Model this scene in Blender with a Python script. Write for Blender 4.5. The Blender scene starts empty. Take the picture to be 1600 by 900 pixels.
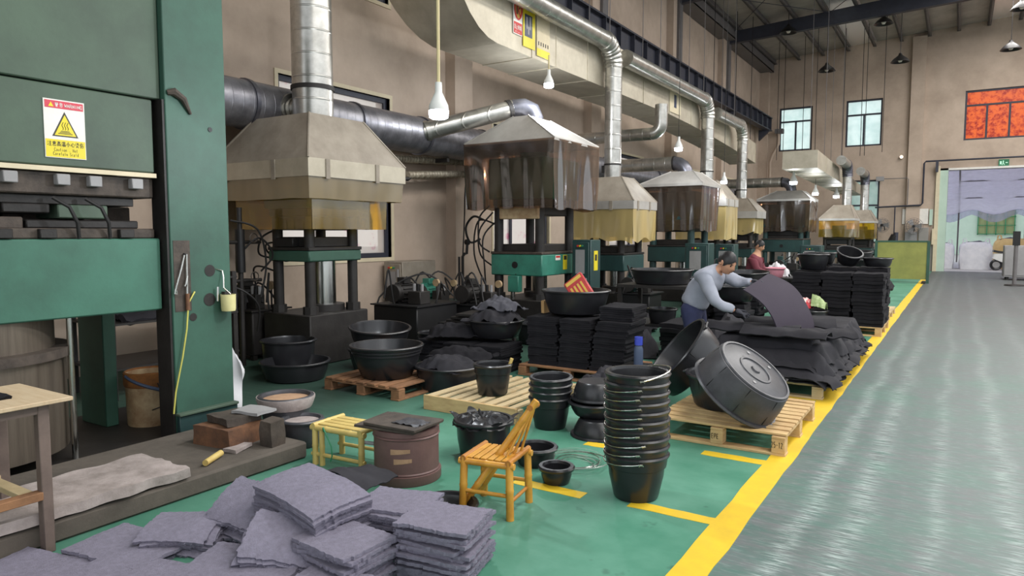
import bpy, math, random
from mathutils import Vector, Matrix, noise
rnd = random.Random(7)
scene = bpy.context.scene
COL = scene.collection
R = math.radians

# ------------------------------------------------------------------ camera
cam_data = bpy.data.cameras.new('camera')
cam_data.lens = 24.75
cam_data.sensor_width = 36
cam_data.clip_end = 300
cam = bpy.data.objects.new('camera', cam_data)
COL.objects.link(cam)
cam.location = (0, 0, 1.55)
cam.rotation_euler = (R(90 - 4.4186), 0, R(32.394))
scene.camera = cam

# ------------------------------------------------------------------ sky, light, exposure
world = bpy.data.worlds.new('overcast_sky')
scene.world = world
world.use_nodes = True
bg = world.node_tree.nodes['Background']
bg.inputs[0].default_value = (0.90, 0.95, 1.0, 1)
bg.inputs[1].default_value = 1.0
vs = scene.view_settings
vs.view_transform = 'Standard'
vs.look = 'None'
vs.exposure = 0.66
vs.gamma = 1
vs.use_curve_mapping = False


def area_light(name, loc, rot, sx, sy, power, col=(1, 1, 1)):
    d = bpy.data.lights.new(name, 'AREA')
    d.shape = 'RECTANGLE'
    d.size = sx
    d.size_y = sy
    d.energy = power
    d.color = col
    o = bpy.data.objects.new(name, d)
    COL.objects.link(o)
    o.location = loc
    o.rotation_euler = rot
    return o


# fill lamps added below the roof lights to brighten the hall
area_light('roof_fill_light', (1.5, 16, 9.45), (0, 0, 0), 2.0, 30, 1500, (1, 0.98, 0.95))
area_light('roof_fill_light', (6.5, 14, 9.6), (0, 0, 0), 2.0, 34, 1500, (1, 0.98, 0.95))


# ------------------------------------------------------------------ mesh builder
class MB:
    def __init__(s):
        s.v = []
        s.f = []
        s.m = []
        s.cur = 0

    def mat(s, i):
        s.cur = i
        return s

    def add(s, vs_, fs):
        o = len(s.v)
        s.v += [tuple(p) for p in vs_]
        for f in fs:
            s.f.append(tuple(i + o for i in f))
            s.m.append(s.cur)
        return s

    def box(s, c, d, rot=None):
        x, y, z = d[0] / 2, d[1] / 2, d[2] / 2
        vs_ = [Vector((a * x, b * y, e * z)) for e in (-1, 1) for b in (-1, 1) for a in (-1, 1)]
        if rot is not None:
            M = rot if isinstance(rot, Matrix) else Matrix.Rotation(rot, 3, 'Z')
            vs_ = [M @ v for v in vs_]
        c = Vector(c)
        return s.add([v + c for v in vs_], [(0, 2, 3, 1), (4, 5, 7, 6), (0, 1, 5, 4), (2, 6, 7, 3), (0, 4, 6, 2), (1, 3, 7, 5)])

    def bx(s, x0, x1, y0, y1, z0, z1):
        return s.box(((x0 + x1) / 2, (y0 + y1) / 2, (z0 + z1) / 2), (abs(x1 - x0), abs(y1 - y0), abs(z1 - z0)))

    def cyl(s, p0, p1, r0, r1=None, n=16, caps=True):
        r1 = r0 if r1 is None else r1
        return s.sweep([p0, p1], [r0, r1], n, caps)

    def sweep(s, pts, rad, n=8, caps=True, closed=False):
        pts = [Vector(p) for p in pts]
        if not isinstance(rad, (list, tuple)):
            rad = [rad] * len(pts)
        k = len(pts)
        tang = []
        for i in range(k):
            if closed:
                t = pts[(i + 1) % k] - pts[i - 1]
            else:
                t = pts[min(i + 1, k - 1)] - pts[max(i - 1, 0)]
            tang.append(t.normalized() if t.length > 1e-9 else Vector((0, 0, 1)))
        ref = Vector((0, 0, 1)) if abs(tang[0].z) < 0.9 else Vector((1, 0, 0))
        u = tang[0].cross(ref).normalized()
        vs_ = []
        for i in range(k):
            if i:
                q = tang[i - 1].rotation_difference(tang[i])
                u = q @ u
            u = (u - tang[i] * u.dot(tang[i])).normalized()
            w = tang[i].cross(u)
            for j in range(n):
                a = 2 * math.pi * j / n
                vs_.append(pts[i] + (u * math.cos(a) + w * math.sin(a)) * rad[i])
        fs = []
        for i in range(k if closed else k - 1):
            i2 = (i + 1) % k
            for j in range(n):
                j2 = (j + 1) % n
                fs.append((i * n + j, i * n + j2, i2 * n + j2, i2 * n + j))
        if caps and not closed:
            fs.append(tuple(range(n))[::-1])
            fs.append(tuple((k - 1) * n + j for j in range(n)))
        return s.add(vs_, fs)

    def lathe(s, prof, n=24, c=(0, 0, 0), sx=1, sy=1, M=None, cap0=False, cap1=False):
        vs_ = []
        c = Vector(c)
        for r, z in prof:
            for j in range(n):
                a = 2 * math.pi * j / n
                p = Vector((r * math.cos(a) * sx, r * math.sin(a) * sy, z))
                if M is not None:
                    p = M @ p
                vs_.append(p + c)
        fs = []
        for i in range(len(prof) - 1):
            for j in range(n):
                j2 = (j + 1) % n
                fs.append((i * n + j, i * n + j2, (i + 1) * n + j2, (i + 1) * n + j))
        if cap0:
            fs.append(tuple(range(n))[::-1])
        if cap1:
            fs.append(tuple((len(prof) - 1) * n + j for j in range(n)))
        return s.add(vs_, fs)

    def loft(s, rings, closed=True, cap0=False, cap1=False):
        n = len(rings[0])
        vs_ = [p for r in rings for p in r]
        fs = []
        for i in range(len(rings) - 1):
            for j in range(n if closed else n - 1):
                j2 = (j + 1) % n
                fs.append((i * n + j, i * n + j2, (i + 1) * n + j2, (i + 1) * n + j))
        if cap0:
            fs.append(tuple(range(n))[::-1])
        if cap1:
            fs.append(tuple((len(rings) - 1) * n + j for j in range(n)))
        return s.add(vs_, fs)

    def prism(s, poly, h0, h1, axis='z', at=None):
        """polygon extruded along an axis; poly points are the two other coordinates in order"""
        def P(a, b, h):
            return (a, b, h) if axis == 'z' else ((h, a, b) if axis == 'x' else (a, h, b))
        n = len(poly)
        vs_ = [P(a, b, h0) for a, b in poly] + [P(a, b, h1) for a, b in poly]
        fs = [tuple(range(n))[::-1], tuple(range(n, 2 * n))]
        for i in range(n):
            j = (i + 1) % n
            fs.append((i, j, n + j, n + i))
        return s.add(vs_, fs)

    def sheet(s, fn, nu, nv, th):
        """solid sheet: fn(u,v) -> point on the top face, thickness th along -normal"""
        P = [[Vector(fn(i / nu, j / nv)) for j in range(nv + 1)] for i in range(nu + 1)]
        vs_, N = [], []
        for i in range(nu + 1):
            for j in range(nv + 1):
                du = P[min(i + 1, nu)][j] - P[max(i - 1, 0)][j]
                dv = P[i][min(j + 1, nv)] - P[i][max(j - 1, 0)]
                nn = du.cross(dv)
                N.append(nn.normalized() if nn.length > 1e-12 else Vector((0, 0, 1)))
                vs_.append(P[i][j])
        q = len(vs_)
        vs_ = vs_ + [vs_[i] - N[i] * th for i in range(q)]
        w = nv + 1
        fs = []
        for i in range(nu):
            for j in range(nv):
                a, b, c_, d = i * w + j, (i + 1) * w + j, (i + 1) * w + j + 1, i * w + j + 1
                fs.append((a, b, c_, d))
                fs.append((q + d, q + c_, q + b, q + a))
        edge = [i * w for i in range(nu + 1)] + [nu * w + j for j in range(1, nv + 1)] + [i * w + nv for i in range(nu - 1, -1, -1)] + [j for j in range(nv - 1, 0, -1)]
        for k in range(len(edge)):
            a, b = edge[k], edge[(k + 1) % len(edge)]
            fs.append((b, a, q + a, q + b))
        return s.add(vs_, fs)

    def mesh(s, name, mats, angle=38):
        me = bpy.data.meshes.new(name)
        me.from_pydata(s.v, [], s.f)
        mats = mats if isinstance(mats, (list, tuple)) else [mats]
        for m in mats:
            me.materials.append(MATS[m] if isinstance(m, str) else m)
        if len(mats) > 1:
            me.polygons.foreach_set('material_index', s.m)
        me.shade_smooth()
        me.set_sharp_from_angle(angle=R(angle))
        me.update()
        return me

    def build(s, name, mats, parent=None, bev=0, angle=38):
        o = bpy.data.objects.new(name, s.mesh(name, mats, angle))
        COL.objects.link(o)
        if parent is not None:
            o.parent = parent
        if bev:
            b = o.modifiers.new('edge', 'BEVEL')
            b.width = bev
            b.segments = 1
            b.limit_method = 'ANGLE'
            b.angle_limit = R(40)
        return o


def tag(o, label=None, cat=None, group=None, kind=None):
    if label:
        o['label'] = label
    if cat:
        o['category'] = cat
    if group:
        o['group'] = group
    if kind:
        o['kind'] = kind
    return o


def thing(name, label, cat, loc=(0, 0, 0), rz=0, group=None):
    o = bpy.data.objects.new(name, None)
    o.empty_display_size = 0.1
    COL.objects.link(o)
    o.location = loc
    o.rotation_euler = (0, 0, rz)
    return tag(o, label, cat, group)


def copy_tree(o, loc=None, rot=None, label=None, group=None, parent=None, scale=None):
    c = o.copy()
    COL.objects.link(c)
    c.parent = parent
    for ch in o.children:
        copy_tree(ch, parent=c)
    if loc is not None:
        c.location = loc
    if rot is not None:
        c.rotation_euler = rot
    if scale is not None:
        c.scale = scale
    if label:
        c['label'] = label
    if group:
        c['group'] = group
    return c


def inst(name, me, parent=None, loc=(0, 0, 0), rot=(0, 0, 0), scale=None):
    o = bpy.data.objects.new(name, me)
    COL.objects.link(o)
    o.parent = parent
    o.location = loc
    o.rotation_euler = rot
    if scale:
        o.scale = scale
    return o


ORD = ('first second third fourth fifth sixth seventh eighth ninth tenth eleventh twelfth thirteenth fourteenth fifteenth sixteenth seventeenth eighteenth nineteenth twentieth '
       'twenty-first twenty-second twenty-third').split()


# ------------------------------------------------------------------ materials
MATS = {}


def lin(c):
    out = []
    for v in c[:3]:
        v = v / 255
        out.append(v / 12.92 if v <= 0.04045 else ((v + 0.055) / 1.055) ** 2.4)
    return (out[0], out[1], out[2], 1)


class NT:
    def __init__(s, name):
        m = bpy.data.materials.new(name)
        m.use_nodes = True
        s.m = m
        s.t = m.node_tree
        s.t.nodes.clear()
        s.out = s.n('ShaderNodeOutputMaterial')
        MATS[name] = m

    def n(s, typ, **kw):
        nd = s.t.nodes.new(typ)
        for k, v in kw.items():
            setattr(nd, k, v)
        return nd

    def l(s, a, b):
        s.t.links.new(a, b)

    def coord(s, scale=(1, 1, 1), kind='Object'):
        tc = s.n('ShaderNodeTexCoord')
        mp = s.n('ShaderNodeMapping')
        mp.inputs['Scale'].default_value = scale
        s.l(tc.outputs[kind], mp.inputs[0])
        return mp.outputs[0]

    def noise(s, vec, scale, detail=4, rough=0.6):
        nz = s.n('ShaderNodeTexNoise')
        nz.inputs['Scale'].default_value = scale
        nz.inputs['Detail'].default_value = detail
        nz.inputs['Roughness'].default_value = rough
        s.l(vec, nz.inputs['Vector'])
        return nz.outputs['Fac']

    def ramp(s, fac, p0, p1, c0=(0, 0, 0, 1), c1=(1, 1, 1, 1)):
        r = s.n('ShaderNodeValToRGB')
        r.color_ramp.elements[0].position = p0
        r.color_ramp.elements[1].position = p1
        r.color_ramp.elements[0].color = c0
        r.color_ramp.elements[1].color = c1
        s.l(fac, r.inputs[0])
        return r.outputs[0]

    def mix(s, fac, a, b):
        mx = s.n('ShaderNodeMix', data_type='RGBA')
        if hasattr(fac, 'links'):
            s.l(fac, mx.inputs[0])
        else:
            mx.inputs[0].default_value = fac
        for i, v in ((6, a), (7, b)):
            if hasattr(v, 'links'):
                s.l(v, mx.inputs[i])
            else:
                mx.inputs[i].default_value = v
        return mx.outputs[2]

    def math(s, op, a, b=None, c=None):
        nd = s.n('ShaderNodeMath', operation=op)
        for i, v in enumerate((a, b, c)):
            if v is None:
                continue
            if hasattr(v, 'links'):
                s.l(v, nd.inputs[i])
            else:
                nd.inputs[i].default_value = v
        return nd.outputs[0]

    def bsdf(s, col, rough=0.5, metal=0.0, spec=0.5, bump=None, bstr=0.3, bdist=0.01):
        b = s.n('ShaderNodeBsdfPrincipled')
        for k, v in (('Base Color', col), ('Roughness', rough), ('Metallic', metal), ('Specular IOR Level', spec)):
            if hasattr(v, 'links'):
                s.l(v, b.inputs[k])
            else:
                b.inputs[k].default_value = v
        if bump is not None:
            bp = s.n('ShaderNodeBump')
            bp.inputs['Strength'].default_value = bstr
            bp.inputs['Distance'].default_value = bdist
            s.l(bump, bp.inputs['Height'])
            s.l(bp.outputs[0], b.inputs['Normal'])
        s.l(b.outputs[0], s.out.inputs[0])
        return b


def mat(name, rgb, rough=0.6, metal=0.0, rgb2=None, sc=6, amt=0.5, bstr=0.15, bsc=40, spec=0.5, lo=0.35, hi=0.7, stretch=(1, 1, 1), bdist=0.005):
    t = NT(name)
    v = t.coord(stretch)
    c1 = lin(rgb)
    c2 = lin(rgb2) if rgb2 else tuple(x * 0.72 for x in c1[:3]) + (1,)
    fac = t.ramp(t.noise(v, sc, 6, 0.65), lo, hi)
    fac = t.math('MULTIPLY', fac, amt)
    col = t.mix(fac, c1, c2)
    t.bsdf(col, rough, metal, spec, t.noise(v, bsc, 3), bstr, bdist)
    return t.m


def emit(name, rgb, strength):
    t = NT(name)
    e = t.n('ShaderNodeEmission')
    e.inputs[0].default_value = lin(rgb)
    e.inputs[1].default_value = strength
    t.l(e.outputs[0], t.out.inputs[0])
    return t.m


def film(name, tint, body, opac, gloss=0.25, rough=0.15):
    """thin plastic film: tinted see-through, partly milky, glossy"""
    t = NT(name)
    tr = t.n('ShaderNodeBsdfTransparent')
    tr.inputs[0].default_value = lin(tint)
    df = t.n('ShaderNodeBsdfDiffuse')
    df.inputs[0].default_value = lin(body)
    tl = t.n('ShaderNodeBsdfTranslucent')
    tl.inputs[0].default_value = lin(body)
    a = t.n('ShaderNodeMixShader')
    a.inputs[0].default_value = 0.35
    t.l(df.outputs[0], a.inputs[1])
    t.l(tl.outputs[0], a.inputs[2])
    v = t.coord((1, 1, 0.25))
    f = t.ramp(t.noise(v, 2.5, 2), 0.3, 0.75)
    f = t.math('MULTIPLY_ADD', f, 0.2, opac - 0.1)
    b = t.n('ShaderNodeMixShader')
    t.l(f, b.inputs[0])
    t.l(tr.outputs[0], b.inputs[1])
    t.l(a.outputs[0], b.inputs[2])
    g = t.n('ShaderNodeBsdfGlossy')
    g.inputs['Roughness'].default_value = rough
    g.inputs[0].default_value = (1, 1, 1, 1)
    fr = t.n('ShaderNodeFresnel')
    fr.inputs[0].default_value = 1.5
    gf = t.math('ADD', fr.outputs[0], gloss * 0.2)
    c = t.n('ShaderNodeMixShader')
    t.l(gf, c.inputs[0])
    t.l(b.outputs[0], c.inputs[1])
    t.l(g.outputs[0], c.inputs[2])
    t.l(c.outputs[0], t.out.inputs[0])
    return t.m


mat('wall_plaster', (196, 177, 160), 0.9, rgb2=(164, 146, 130), sc=0.9, amt=0.8, bstr=0.1, bsc=25, spec=0.2)
mat('wall_grey', (150, 146, 140), 0.85, rgb2=(120, 116, 112), sc=1.5, amt=0.5)
mat('roof_sheet', (176, 170, 162), 0.6, rgb2=(120, 112, 104), sc=1.2, amt=0.6)
mat('steel_dark', (52, 54, 66), 0.55, rgb2=(36, 34, 40), sc=4)
mat('purlin_grey', (110, 106, 106), 0.55, rgb2=(80, 76, 74), sc=3)
mat('galv', (190, 188, 182), 0.33, 0.85, rgb2=(140, 134, 122), sc=9, amt=0.6, bstr=0.08)
mat('galv_dull', (196, 188, 170), 0.5, 0.55, rgb2=(158, 148, 130), sc=3, amt=0.6, bstr=0.08)
mat('galv_dark', (120, 120, 128), 0.35, 0.8, rgb2=(66, 66, 74), sc=5, amt=0.7, bstr=0.1)
mat('hood_metal', (158, 148, 134), 0.55, 0.15, rgb2=(110, 100, 88), sc=3, amt=0.6, bstr=0.08)
mat('hood_pale', (196, 192, 186), 0.5, 0.4, rgb2=(160, 154, 148), sc=3, amt=0.6)
mat('press_green', (51, 88, 73), 0.55, rgb2=(38, 60, 50), sc=2.2, amt=0.75, bstr=0.12, lo=0.4, hi=0.75)
mat('press_green_table', (62, 110, 92), 0.55, rgb2=(48, 82, 68), sc=2.2, amt=0.75, bstr=0.12)
mat('press_green_old', (76, 95, 78), 0.6, rgb2=(58, 70, 60), sc=1.6, amt=0.8, bstr=0.12)
mat('press_teal', (58, 132, 112), 0.45, rgb2=(40, 74, 66), sc=3, amt=0.7)
mat('press_deep', (34, 66, 64), 0.5, rgb2=(24, 40, 42), sc=3, amt=0.7)
mat('iron_dark', (48, 45, 43), 0.55, 0.3, rgb2=(30, 27, 26), sc=5, amt=0.8, bstr=0.25)
mat('iron_black', (30, 29, 30), 0.5, 0.2, rgb2=(20, 19, 20), sc=5, amt=0.8, bstr=0.2)
mat('iron_brown', (84, 74, 66), 0.7, 0.2, rgb2=(48, 42, 38), sc=8, amt=0.9, bstr=0.5)
mat('iron_rust', (122, 84, 58), 0.8, 0.1, rgb2=(70, 50, 40), sc=9, amt=0.9, bstr=0.4)
mat('chrome_rod', (214, 214, 210), 0.18, 1.0, rgb2=(150, 146, 132), sc=4, stretch=(6, 6, 0.4))
mat('cylinder_steel', (120, 110, 98), 0.4, 0.6, rgb2=(84, 74, 66), sc=4, stretch=(5, 5, 0.3), amt=0.8)
mat('rubber', (36, 36, 39), 0.3, rgb2=(26, 26, 28), sc=7, amt=0.6, bstr=0.1, spec=0.5)
mat('rubber_dusty', (70, 70, 75), 0.42, rgb2=(40, 40, 43), sc=6, amt=0.8, bstr=0.1, spec=0.5)
mat('mat_grey', (128, 124, 139), 0.95, rgb2=(92, 88, 100), sc=45, amt=0.5, bstr=0.8, bsc=170, spec=0.15, bdist=0.004)
mat('mat_black', (34, 33, 37), 0.9, rgb2=(22, 21, 24), sc=9, amt=0.7, bstr=0.4, bsc=140, spec=0.2)
mat('cloth_black', (44, 43, 48), 0.85, rgb2=(28, 27, 31), sc=5, amt=0.7, bstr=0.2, spec=0.3)
mat('cloth_purple', (62, 56, 66), 0.85, rgb2=(52, 47, 56), sc=3, amt=0.5, spec=0.25)
mat('pallet_wood', (206, 176, 126), 0.8, rgb2=(160, 124, 84), sc=5, amt=0.7, stretch=(1, 1, 4), bstr=0.2)
mat('pallet_pale', (198, 178, 140), 0.8, rgb2=(160, 138, 100), sc=5, amt=0.7, bstr=0.2)
mat('pallet_old', (150, 108, 74), 0.85, rgb2=(96, 68, 48), sc=6, amt=0.8, bstr=0.3)
mat('bamboo', (214, 160, 62), 0.35, rgb2=(170, 104, 34), sc=7, amt=0.7, bstr=0.1)
mat('bamboo_node', (176, 116, 44), 0.45, rgb2=(130, 80, 30), sc=9)
mat('bamboo_pale', (206, 182, 110), 0.5, rgb2=(168, 136, 74), sc=6, amt=0.6)
mat('yellow_paint', (222, 186, 40), 0.5, rgb2=(196, 160, 50), sc=7, amt=0.5, bstr=0.05)
mat('drum_brown', (112, 84, 80), 0.55, rgb2=(84, 60, 58), sc=5, amt=0.7, bstr=0.15)
mat('pail_cream', (186, 164, 128), 0.6, rgb2=(126, 90, 58), sc=6, amt=0.85, bstr=0.2)
mat('rust_orange', (150, 96, 44), 0.8, rgb2=(96, 62, 36), sc=10, amt=0.8, bstr=0.4)
mat('blue_tape', (70, 84, 110), 0.6)
mat('concrete', (168, 156, 152), 0.95, rgb2=(112, 102, 96), sc=6, amt=0.8, bstr=0.5, bsc=60)
mat('concrete_dark', (92, 84, 76), 0.9, rgb2=(66, 60, 54), sc=4, amt=0.8, bstr=0.4)
mat('dust_tan', (176, 142, 112), 0.95, rgb2=(140, 108, 84), sc=10, amt=0.7, bstr=0.5)
mat('white_cloth', (214, 212, 214), 0.85, rgb2=(180, 178, 184), sc=5, amt=0.5)
mat('white_paint', (226, 226, 222), 0.5)
mat('cream_plastic', (214, 206, 150), 0.45, rgb2=(180, 168, 110), sc=8, amt=0.5)
mat('plywood', (196, 176, 146), 0.75, rgb2=(170, 140, 106), sc=4, amt=0.6, stretch=(1, 6, 1))
mat('table_leg_paint', (112, 96, 88), 0.7, rgb2=(80, 68, 62), sc=6, amt=0.7)
mat('cord_cream', (214, 198, 150), 0.6)
mat('cord_black', (32, 30, 30), 0.6)
mat('cord_yellow', (196, 190, 92), 0.5)
mat('insul_wrap', (176, 166, 146), 0.5, 0.2, rgb2=(110, 96, 80), sc=14, amt=0.9, bstr=0.8, bsc=30)
mat('red', (196, 50, 46), 0.5)
mat('red_print', (196, 58, 56), 0.45, rgb2=(150, 60, 62), sc=14, amt=0.9)
mat('gold_print', (214, 176, 80), 0.5)
mat('sign_white', (228, 224, 216), 0.4)
mat('sign_red', (206, 64, 80), 0.4)
mat('sign_yellow', (226, 206, 40), 0.4)
mat('sign_black', (50, 46, 34), 0.5)
mat('sign_blue', (44, 58, 84), 0.4)
mat('paper_cream', (214, 200, 170), 0.7)
mat('blue_clear', (70, 84, 190), 0.25)
mat('skin', (196, 148, 118), 0.6, rgb2=(176, 122, 96), sc=9, amt=0.4)
mat('hair', (26, 24, 26), 0.5)
mat('knit_grey', (156, 160, 172), 0.9, rgb2=(132, 136, 148), sc=6, amt=0.6, bstr=0.4, bsc=220)
mat('trouser_navy', (44, 50, 84), 0.85, rgb2=(32, 36, 62), sc=5, amt=0.7, bstr=0.3, bsc=30)
mat('glove', (74, 74, 82), 0.9, rgb2=(54, 54, 60), sc=12, amt=0.6)
mat('shirt_maroon', (112, 48, 60), 0.85, rgb2=(84, 36, 48), sc=6)
mat('olive_sheet', (150, 150, 78), 0.55, rgb2=(112, 116, 62), sc=1.6, amt=0.8)
mat('pale_green', (186, 206, 190), 0.8, rgb2=(160, 184, 168), sc=1.5)
film('awning', (232, 230, 244), (240, 238, 250), 0.25, 0.0, 0.6)
mat('bag_white', (226, 226, 230), 0.85, rgb2=(196, 198, 206), sc=4, amt=0.6, bstr=0.4, bsc=14)
mat('bag_yellow', (224, 196, 140), 0.85, rgb2=(200, 168, 110), sc=4, amt=0.6)
mat('grey_cabinet', (150, 148, 148), 0.6, rgb2=(120, 118, 118), sc=3)
mat('yard', (170, 168, 168), 0.8, rgb2=(140, 138, 138), sc=1)
mat('exit_green', (50, 130, 90), 0.5)
mat('lamp_black', (40, 38, 38), 0.4, 0.3)
mat('opal', (236, 232, 220), 0.4)
mat('pink', (224, 150, 166), 0.6)
mat('veg_green', (120, 146, 84), 0.7, rgb2=(196, 206, 160), sc=22, amt=0.8)
mat('veg_red', (186, 36, 50), 0.6, rgb2=(236, 220, 214), sc=16, amt=0.9, lo=0.5, hi=0.55)
mat('kraft', (196, 158, 106), 0.85, rgb2=(170, 130, 84), sc=5, amt=0.6)
emit('bulb_glow', (236, 244, 255), 14)
emit('exit_glow', (190, 240, 210), 0.8)
film('film_yellow', (252, 216, 84), (250, 206, 84), 0.2)
film('film_smoke', (236, 220, 180), (200, 180, 140), 0.5)
film('film_amber', (244, 220, 150), (250, 222, 152), 0.7)
film('film_brown', (190, 162, 138), (142, 122, 108), 0.22, 0.3, 0.12)
film('film_clear', (235, 228, 205), (190, 178, 150), 0.25)


def spiral_mat(name, rgb, rgb2, axis, pitch, metal=0.85, rough=0.3):
    """round duct sheet metal with lock seams across its axis (relief only)"""
    t = NT(name)
    v = t.coord()
    sp = t.n('ShaderNodeSeparateXYZ')
    t.l(v, sp.inputs[0])
    a = t.math('DIVIDE', sp.outputs[axis], pitch)
    fr = t.math('FRACT', a)
    d = t.math('ABSOLUTE', t.math('SUBTRACT', fr, 0.5))
    seam = t.ramp(d, 0.455, 0.485)
    col = t.mix(t.math('MULTIPLY', t.ramp(t.noise(v, 6, 6), 0.35, 0.7), 0.7), lin(rgb), lin(rgb2))
    t.bsdf(col, rough, metal, 0.5, seam, 0.45, 0.008)
    return t.m


for ax_i, ax_n in enumerate('xyz'):
    spiral_mat('spiral_' + ax_n, (192, 190, 184), (140, 137, 130), ax_i, 0.27)
    spiral_mat('spiral_dark_' + ax_n, (138, 137, 142), (82, 81, 88), ax_i, 0.15, 0.7, 0.4)

# ------------------------------------------------------------------ floor
def floor_material():
    t = NT('floor_epoxy')
    v = t.coord()
    sp = t.n('ShaderNodeSeparateXYZ')
    t.l(v, sp.inputs[0])
    x, y = sp.outputs[0], sp.outputs[1]
    n1 = t.noise(v, 1.6, 6)
    green = t.mix(t.ramp(n1, 0.35, 0.7), lin((66, 122, 100)), lin((98, 148, 128)))
    scv = t.coord((2.0, 9.0, 1))
    n2 = t.noise(scv, 1.5, 7, 0.7)
    grey = t.mix(t.ramp(n2, 0.38, 0.62), lin((84, 108, 102)), lin((104, 108, 109)))
    grey = t.mix(t.math('MULTIPLY', t.ramp(t.noise(v, 0.9, 5), 0.5, 0.66), 0.5), grey, lin((78, 122, 106)))
    # tyre tracks: short cross scuffs along lines running down the aisle
    tick = t.ramp(t.noise(t.coord((5, 48, 1)), 1.2, 4, 0.7), 0.46, 0.62)
    wob = t.math('MULTIPLY', t.math('SUBTRACT', t.noise(t.coord((0.01, 0.5, 1)), 1.0, 2), 0.5), 0.25)
    xx = t.math('ADD', x, wob)
    acc = None
    for x0, w, amp in ((-0.66, 0.055, 1.0), (-0.42, 0.075, 0.8), (-0.05, 0.05, 0.55), (0.3, 0.06, 0.7), (0.75, 0.09, 0.5), (1.2, 0.08, 0.5)):
        d = t.math('DIVIDE', t.math('SUBTRACT', xx, x0), w)
        g = t.math('MULTIPLY', t.math('EXPONENT', t.math('MULTIPLY', t.math('MULTIPLY', d, d), -1.0)), amp)
        acc = g if acc is None else t.math('ADD', acc, g)
    tr = t.math('MINIMUM', t.math('MULTIPLY', t.math('MULTIPLY', acc, tick), 0.75), 0.8)
    grey = t.mix(tr, grey, lin((184, 198, 194)))
    fine = t.math('MULTIPLY', t.ramp(t.noise(t.coord((6, 30, 1)), 2.0, 4), 0.52, 0.75), 0.3)
    grey = t.mix(fine, grey, lin((166, 176, 174)))
    # dust towards the gate and paint worn through
    far = t.math('MULTIPLY', t.math('MINIMUM', t.math('MAXIMUM', t.math('DIVIDE', t.math('SUBTRACT', y, 5.0), 12.0), 0.0), 1.0), 0.75)
    grey = t.mix(far, grey, lin((80, 78, 80)))
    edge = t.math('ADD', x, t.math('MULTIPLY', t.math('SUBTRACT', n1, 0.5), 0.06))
    isle = t.math('MINIMUM', t.math('MAXIMUM', t.math('MULTIPLY', t.math('ADD', edge, 0.95), 16.0), 0.0), 1.0)
    # bare concrete and grime under the machines, plus shade painted into the colour
    soot_shade = t.math('MINIMUM', t.math('MAXIMUM', t.math('MULTIPLY', t.math('SUBTRACT', t.math('MULTIPLY', edge, -1.0), 3.3), 0.5), 0.0), 0.82)
    green = t.mix(soot_shade, green, lin((44, 52, 48)))
    spots = t.math('MULTIPLY', t.ramp(t.noise(v, 5, 3), 0.66, 0.72), 0.4)
    green = t.mix(spots, green, lin((40, 64, 56)))
    col = t.mix(isle, green, grey)
    rough = t.math('MULTIPLY_ADD', n2, 0.25, 0.36)
    t.bsdf(col, rough, 0.0, 0.25, t.noise(t.coord((3, 12, 1)), 3, 5), 0.025, 0.01)


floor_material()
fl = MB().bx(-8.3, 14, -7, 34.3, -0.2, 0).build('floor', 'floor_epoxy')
tag(fl, kind='structure')


def paint_line(pts_l, pts_r, zt=0.003):
    m = MB()
    n = len(pts_l)
    vs_ = [(p[0], p[1], zt) for p in pts_l] + [(p[0], p[1], zt) for p in pts_r] + [(p[0], p[1], -0.01) for p in pts_l] + [(p[0], p[1], -0.01) for p in pts_r]
    fs = []
    for i in range(n - 1):
        fs += [(i, n + i, n + i + 1, i + 1), (i, i + 1, 2 * n + i + 1, 2 * n + i), (n + i, 3 * n + i, 3 * n + i + 1, n + i + 1)]
    fs += [(0, 2 * n, 3 * n, n), (n - 1, 2 * n - 1, 4 * n - 1, 3 * n - 1)]
    m.add(vs_, fs)
    return m.build('painted_line', 'yellow_paint', fl)


def jag(a):
    return a + rnd.uniform(-0.006, 0.006)


ys = [1.2 + i * 0.22 for i in range(125)]
paint_line([(jag(-1.06), y) for y in ys], [(jag(-0.9), y) for y in ys])
for (xa, xb, y) in ((-1.54, -1.02, 3.70), (-2.3, -1.82, 3.66), (-1.48, -1.02, 4.86), (-2.28, -2.02, 4.62), (-1.5, -1.02, 7.0), (-1.5, -1.02, 8.45)):
    k = 7
    xs = [xa + (xb - xa) * i / k for i in range(k + 1)]
    paint_line([(x, jag(y + 0.05)) for x in xs], [(x, jag(y - 0.05)) for x in xs], 0.0018)


# ------------------------------------------------------------------ walls with openings
def wall_cells(a0, a1, z0, z1, holes):
    aa = sorted({a0, a1} | {h[0] for h in holes} | {h[1] for h in holes})
    zz = sorted({z0, z1} | {h[2] for h in holes} | {h[3] for h in holes})
    for i in range(len(aa) - 1):
        for j in range(len(zz) - 1):
            ca, cz = (aa[i] + aa[i + 1]) / 2, (zz[j] + zz[j + 1]) / 2
            if not any(h[0] < ca < h[1] and h[2] < cz < h[3] for h in holes):
                yield aa[i], aa[i + 1], zz[j], zz[j + 1]


LW = [(6.6, 8.85, 1.16, 3.75), (11.9, 14.2, 1.16, 3.75), (17.5, 19.8, 1.16, 3.75), (23.0, 25.3, 1.16, 3.75), (28.6, 30.9, 1.16, 3.75),
      (6.6, 8.85, 5.25, 7.0)]
m = MB()
for y0, y1, z0, z1 in wall_cells(-7, 34.3, 0, 9.4, LW):
    m.bx(-8.3, -8.0, y0, y1, z0, z1)
wl = tag(m.build('wall_left', 'wall_plaster'), kind='structure')
for y in (5.05, 10.62, 16.2, 21.9, 27.4):
    MB().bx(-8.02, -7.78, y - 0.27, y + 0.27, 0, 9.1).build('pilaster', 'wall_plaster', wl)

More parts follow.
